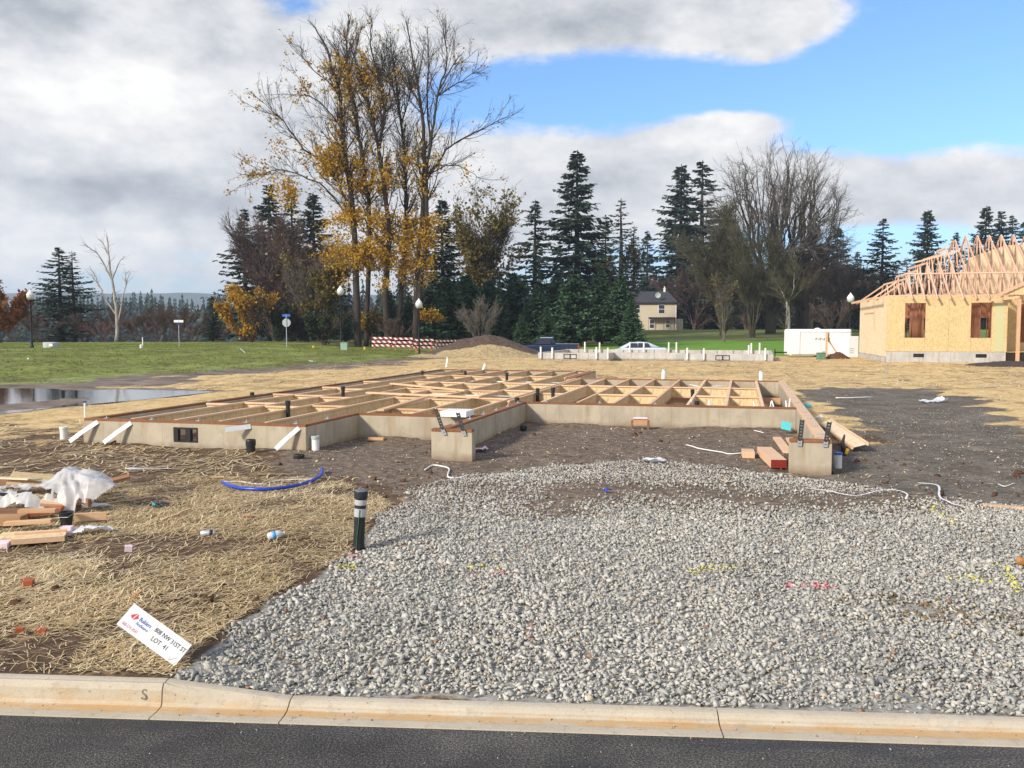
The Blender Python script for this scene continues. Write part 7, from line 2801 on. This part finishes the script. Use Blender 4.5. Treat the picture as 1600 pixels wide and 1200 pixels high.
# ---- wood pieces on the site
piece('wood_block', 'pair of short boards lying on soil before the entry wall', 'board', 588, 688, (0.30, 0.12, 0.05), -0.12, 0, 0, 'lumber_x')
piece('wood_block', 'short board end touching the pair before the entry wall', 'board', 609, 686, (0.16, 0.10, 0.07), -0.02, 0, 0, 'lumber_x')
piece('loose_plank', 'pale plank lying on the dark lot at the frame edge', 'plank', 1590, 797, (0.75, 0.10, 0.038), -0.50, 0, 0, 'lumber_x')
piece('brick_fragment', 'orange brick fragment in the straw near the kerb', 'brick', 44, 918, (0.09, 0.07, 0.07), 0.2, 0.1, 0.1, 'brick')
piece('brick_fragment', 'small split brown brick fragment in the straw', 'brick', 31, 990, (0.055, 0.03, 0.045), 0.3, 0.2, 0.1, 'brick')
piece('brick_fragment', 'small orange brick fragment beside a tuft of weeds', 'brick', 65, 991, (0.07, 0.045, 0.04), 0.2, 0.1, 0.1, 'brick')
piece('foam_scrap', 'little pinkish block lying on the straw', 'foam', 201, 862, (0.07, 0.05, 0.06), 0.4, 0.1, 0.1, 'pink')
piece('wood_block', 'brown wood chip near the silver can on the straw', 'wood chip', 386, 811, (0.14, 0.06, 0.03), 0.1, 0, 0, 'lumber_dark')
piece('wood_block', 'pale wood chip beside the blue pipe end', 'wood chip', 341, 747, (0.17, 0.05, 0.02), 0.2, 0, 0, 'lumber_x')
piece('round_stone', 'round orange stone on the gravel at the frame edge', 'stone', 1595, 888, (0.09, 0.075, 0.07), 0, 0.4, 0.4, M('orange_stone', (0.40, 0.20, 0.07), (0.32, 0.15, 0.05), scale=10), 0.03, bevel=0.028)
piece('black_block', 'black pipe offcut lying on the garage soil', 'pipe offcut', 818, 673, (0.14, 0.12, 0.12), 0.2, 0, 0, 'abs', bevel=0.03)
piece('wood_block', 'dark block against the garage wall corner', 'block', 845, 655, (0.22, 0.12, 0.09), 0.0, 0, 0, 'util_grey')
g = gp(1000, 671)
o = thing('form_box', 'small cardboard topped wooden box against the garage back wall', 'box', g, -TH)
mb = MB()
mb.box((0, 0, 0.16), (0.30, 0.012, 0.13), Euler((-0.25, 0, 0)))
part('front_panel', mb, MAT['card'], o)
mb = MB()
mb.box((0, 0.05, 0.235), (0.30, 0.14, 0.012), Euler((0.1, 0, 0)))
part('top_panel', mb, MAT['pink'], o)
for s in (-1, 1):
    mb = MB()
    mb.bx(s * 0.17 - 0.018, s * 0.17 + 0.018, -0.02, 0.08, -0.02, 0.19)
    part('leg', mb, MAT['lumber_dark'], o)
# lumber stacked against the right garage wing
LS = 'lumber stacked beside the right garage wing'
def hpiece(label, u, v, z, dims, yaw=0.0, mat='lumber', pitch=0.0, group=None, name='lumber_piece', red=False, roll=0.0, osb=False):
    w_ = hw(u, v)
    if osb:
        o = thing(name, label, 'board', (w_[0], w_[1], z), 0, group, rot=Euler((pitch, roll, yaw - TH)))
        L = dims[1]
        for s in (-1, 1):
            mb = MB()
            mb.bx(s * 0.132 - 0.019, s * 0.132 + 0.019, -L / 2, L / 2, -0.03, 0.03)
            part('flange', mb, MAT['flange'], o)
        mb = MB()
        mb.bx(-0.112, 0.112, -L / 2 + 0.003, L / 2 - 0.003, -0.006, 0.006)
        part('web', mb, MAT['osb_pale'], o)
        return o
    o = thing(name, label, 'board', (w_[0], w_[1], z), 0, group, rot=Euler((pitch, roll, yaw - TH)))
    mb = MB()
    mb.box((0, 0, 0), dims)
    part('timber', mb, MAT[mat], o, bevel=0.003)
    if red:
        mb = MB()
        mb.bx(-dims[0] / 2 + 0.002, dims[0] / 2 - 0.002, -dims[1] / 2 - 0.003, -dims[1] / 2 - 0.0005, -dims[2] / 2 + 0.002, dims[2] / 2 - 0.002)
        part('painted_end', mb, MAT['lumber_red'], o)
    return o


gzl = float(gz(*hw(-0.9, 1.6)))
hpiece('wide board with red painted end lying before the right garage wing', -0.82, 1.15, gzl + 0.09, (0.24, 1.5, 0.13), 0.12, red=True)
hpiece('short pale block lying beside the red ended board', -1.18, 1.7, gzl + 0.06, (0.20, 0.40, 0.11), 0.05)
hpiece('long board leaning on the wall behind the red ended board', -0.62, 2.0, gzl + 0.19, (0.14, 1.9, 0.04), 0.05)
hpiece('narrow board beside the long board at the garage wall', -0.44, 2.0, gzl + 0.19, (0.12, 1.8, 0.04), 0.02)
gzr = float(gz(*hw(0.5, 2.0)))
ja, jb = gp(1288, 664), gp(1343, 706)
jc = (ja + jb) / 2
jl = float(np.linalg.norm(jb - ja))
o = thing('joist_offcut', 'long joist offcut lying aslant outside the right garage wall', 'board', (jc[0], jc[1], jc[2] + 0.09), 0, rot=Euler((0, -0.28, math.atan2(jb[1] - ja[1], jb[0] - ja[0]) + math.pi / 2)))
for s_ in (-1, 1):
    mb = MB()
    mb.bx(s_ * 0.132 - 0.019, s_ * 0.132 + 0.019, -jl / 2, jl / 2, -0.03, 0.03)
    part('flange', mb, MAT['flange'], o)
mb = MB()
mb.bx(-0.112, 0.112, -jl / 2 + 0.003, jl / 2 - 0.003, -0.006, 0.006)
part('web', mb, MAT['osb_pale'], o)
w_ = hw(-0.42, 4.9)
o = thing('teal_sheet', 'teal foam scrap leaning in the garage corner', 'foam', (w_[0], w_[1], float(gz(*w_)) + 0.15), 0, rot=Euler((0.9, 0.2, -0.2)))
mb = MB()
mb.box((0, 0, 0), (0.19, 0.19, 0.015))
part('panel', mb, MAT['teal'], o)
w_ = on_z(714, 652, PZ)[:2]
o = thing('foam_board', 'white foam board resting on the joists behind the left garage wing', 'board', (w_[0], w_[1] + 0.15, PZ + 0.065), -TH)
mb = MB()
mb.box((0, 0, 0), (0.50, 0.5, 0.11))
part('slab', mb, MAT['white'], o, bevel=0.01)
g = gp(1258, 636)
o = thing('plastic_disc', 'pale blue plastic lid lying outside the right wall', 'lid', (g[0], g[1], g[2] + 0.03))
mb = MB()
mb.lathe([(0.16, -0.02), (0.16, 0.03), (0.12, 0.06), (0.02, 0.065)], 16)
part('disc', mb, MAT['teal'], o)
mb = MB()
mb.tube([(-0.14, 0, 0.01), (-0.3, 0.02, 0.02), (-0.42, 0.0, 0.0)], 0.015, 8)
part('strap', mb, MAT['pvc'], o)


# ---- pipes standing at the foundation
def upright(label, px, py, h, r, mat, rim, name='upright_pipe', capm='abs', pos=None):
    g = gp(px, py) if pos is None else np.array(gxy(pos[0], pos[1]))
    o = thing(name, label, 'pipe', g)
    mb = MB()
    mb.lathe([(r, -0.15), (r, h), (r * 0.82, h), (r * 0.82, h - 0.12), (0.001, h - 0.121)], 20)
    part('tube', mb, MAT[mat], o, smooth=False)
    mb = MB()
    mb.lathe([(r * 1.12, h - rim), (r * 1.14, h - rim * 0.2), (r * 1.04, h + 0.004), (r * 0.84, h + 0.004), (r * 0.84, h - rim)], 20)
    part('collar', mb, MAT[capm], o)
    return o


upright('white drain pipe with grey collar at the front corner of the entry', 0, 0, 0.24, 0.065, 'pvc', 0.05, capm='util_grey', pos=hw(-8.36, 0.12))
upright('black corrugated pipe stub before the front foundation wall', 392, 708, 0.23, 0.075, 'abs', 0.10)
upright('low black pipe mouth at the edge of the straw and soil', 467, 716, 0.06, 0.08, 'abs', 0.05)
upright('white drain pipe with blue collar beside the right garage wing', 1309, 731, 0.24, 0.06, 'pvc', 0.03, capm='bluepaint')
upright('white drain pipe behind the left foundation corner', 100, 686, 0.24, 0.07, 'pvc', 0.05, capm='pvc')
g = gp(1318, 712)
o = thing('black_fitting', 'black pipe fitting with a yellow tag beside the right wing', 'fitting', g)
mb = MB()
mb.tube([(0, 0, -0.05), (0, 0, 0.12), (-0.02, 0, 0.22), (0.01, 0, 0.36)], [0.05, 0.045, 0.03, 0.012], 10)
part('riser', mb, MAT['abs'], o)
mb = MB()
mb.box((0.035, -0.05, 0.08), (0.05, 0.01, 0.10), Euler((0, 0.3, 0)))
part('tag', mb, MAT['yellow'], o)

# ================================================================== HAZE: thin pale air over the whole scene
hm = bpy.data.materials.new('haze_air')
hm.use_nodes = True
ht = NT(hm.node_tree)
ht.n.clear()
ho = ht.n.new('ShaderNodeOutputMaterial')
pv = ht.n.new('ShaderNodeVolumePrincipled')
pv.inputs['Color'].default_value = (0.72, 0.84, 1.0, 1)
pv.inputs['Density'].default_value = 0.00028
pv.inputs['Anisotropy'].default_value = 0.2
ht.l.new(pv.outputs[0], ho.inputs['Volume'])
hb_ = MB()
hb_.bx(-3600, 3600, -60, 3600, -60, 150)
put('haze', hb_.mesh('haze', [hm]), kind='stuff', label='thin bluish haze filling the air over the valley', cat='haze')
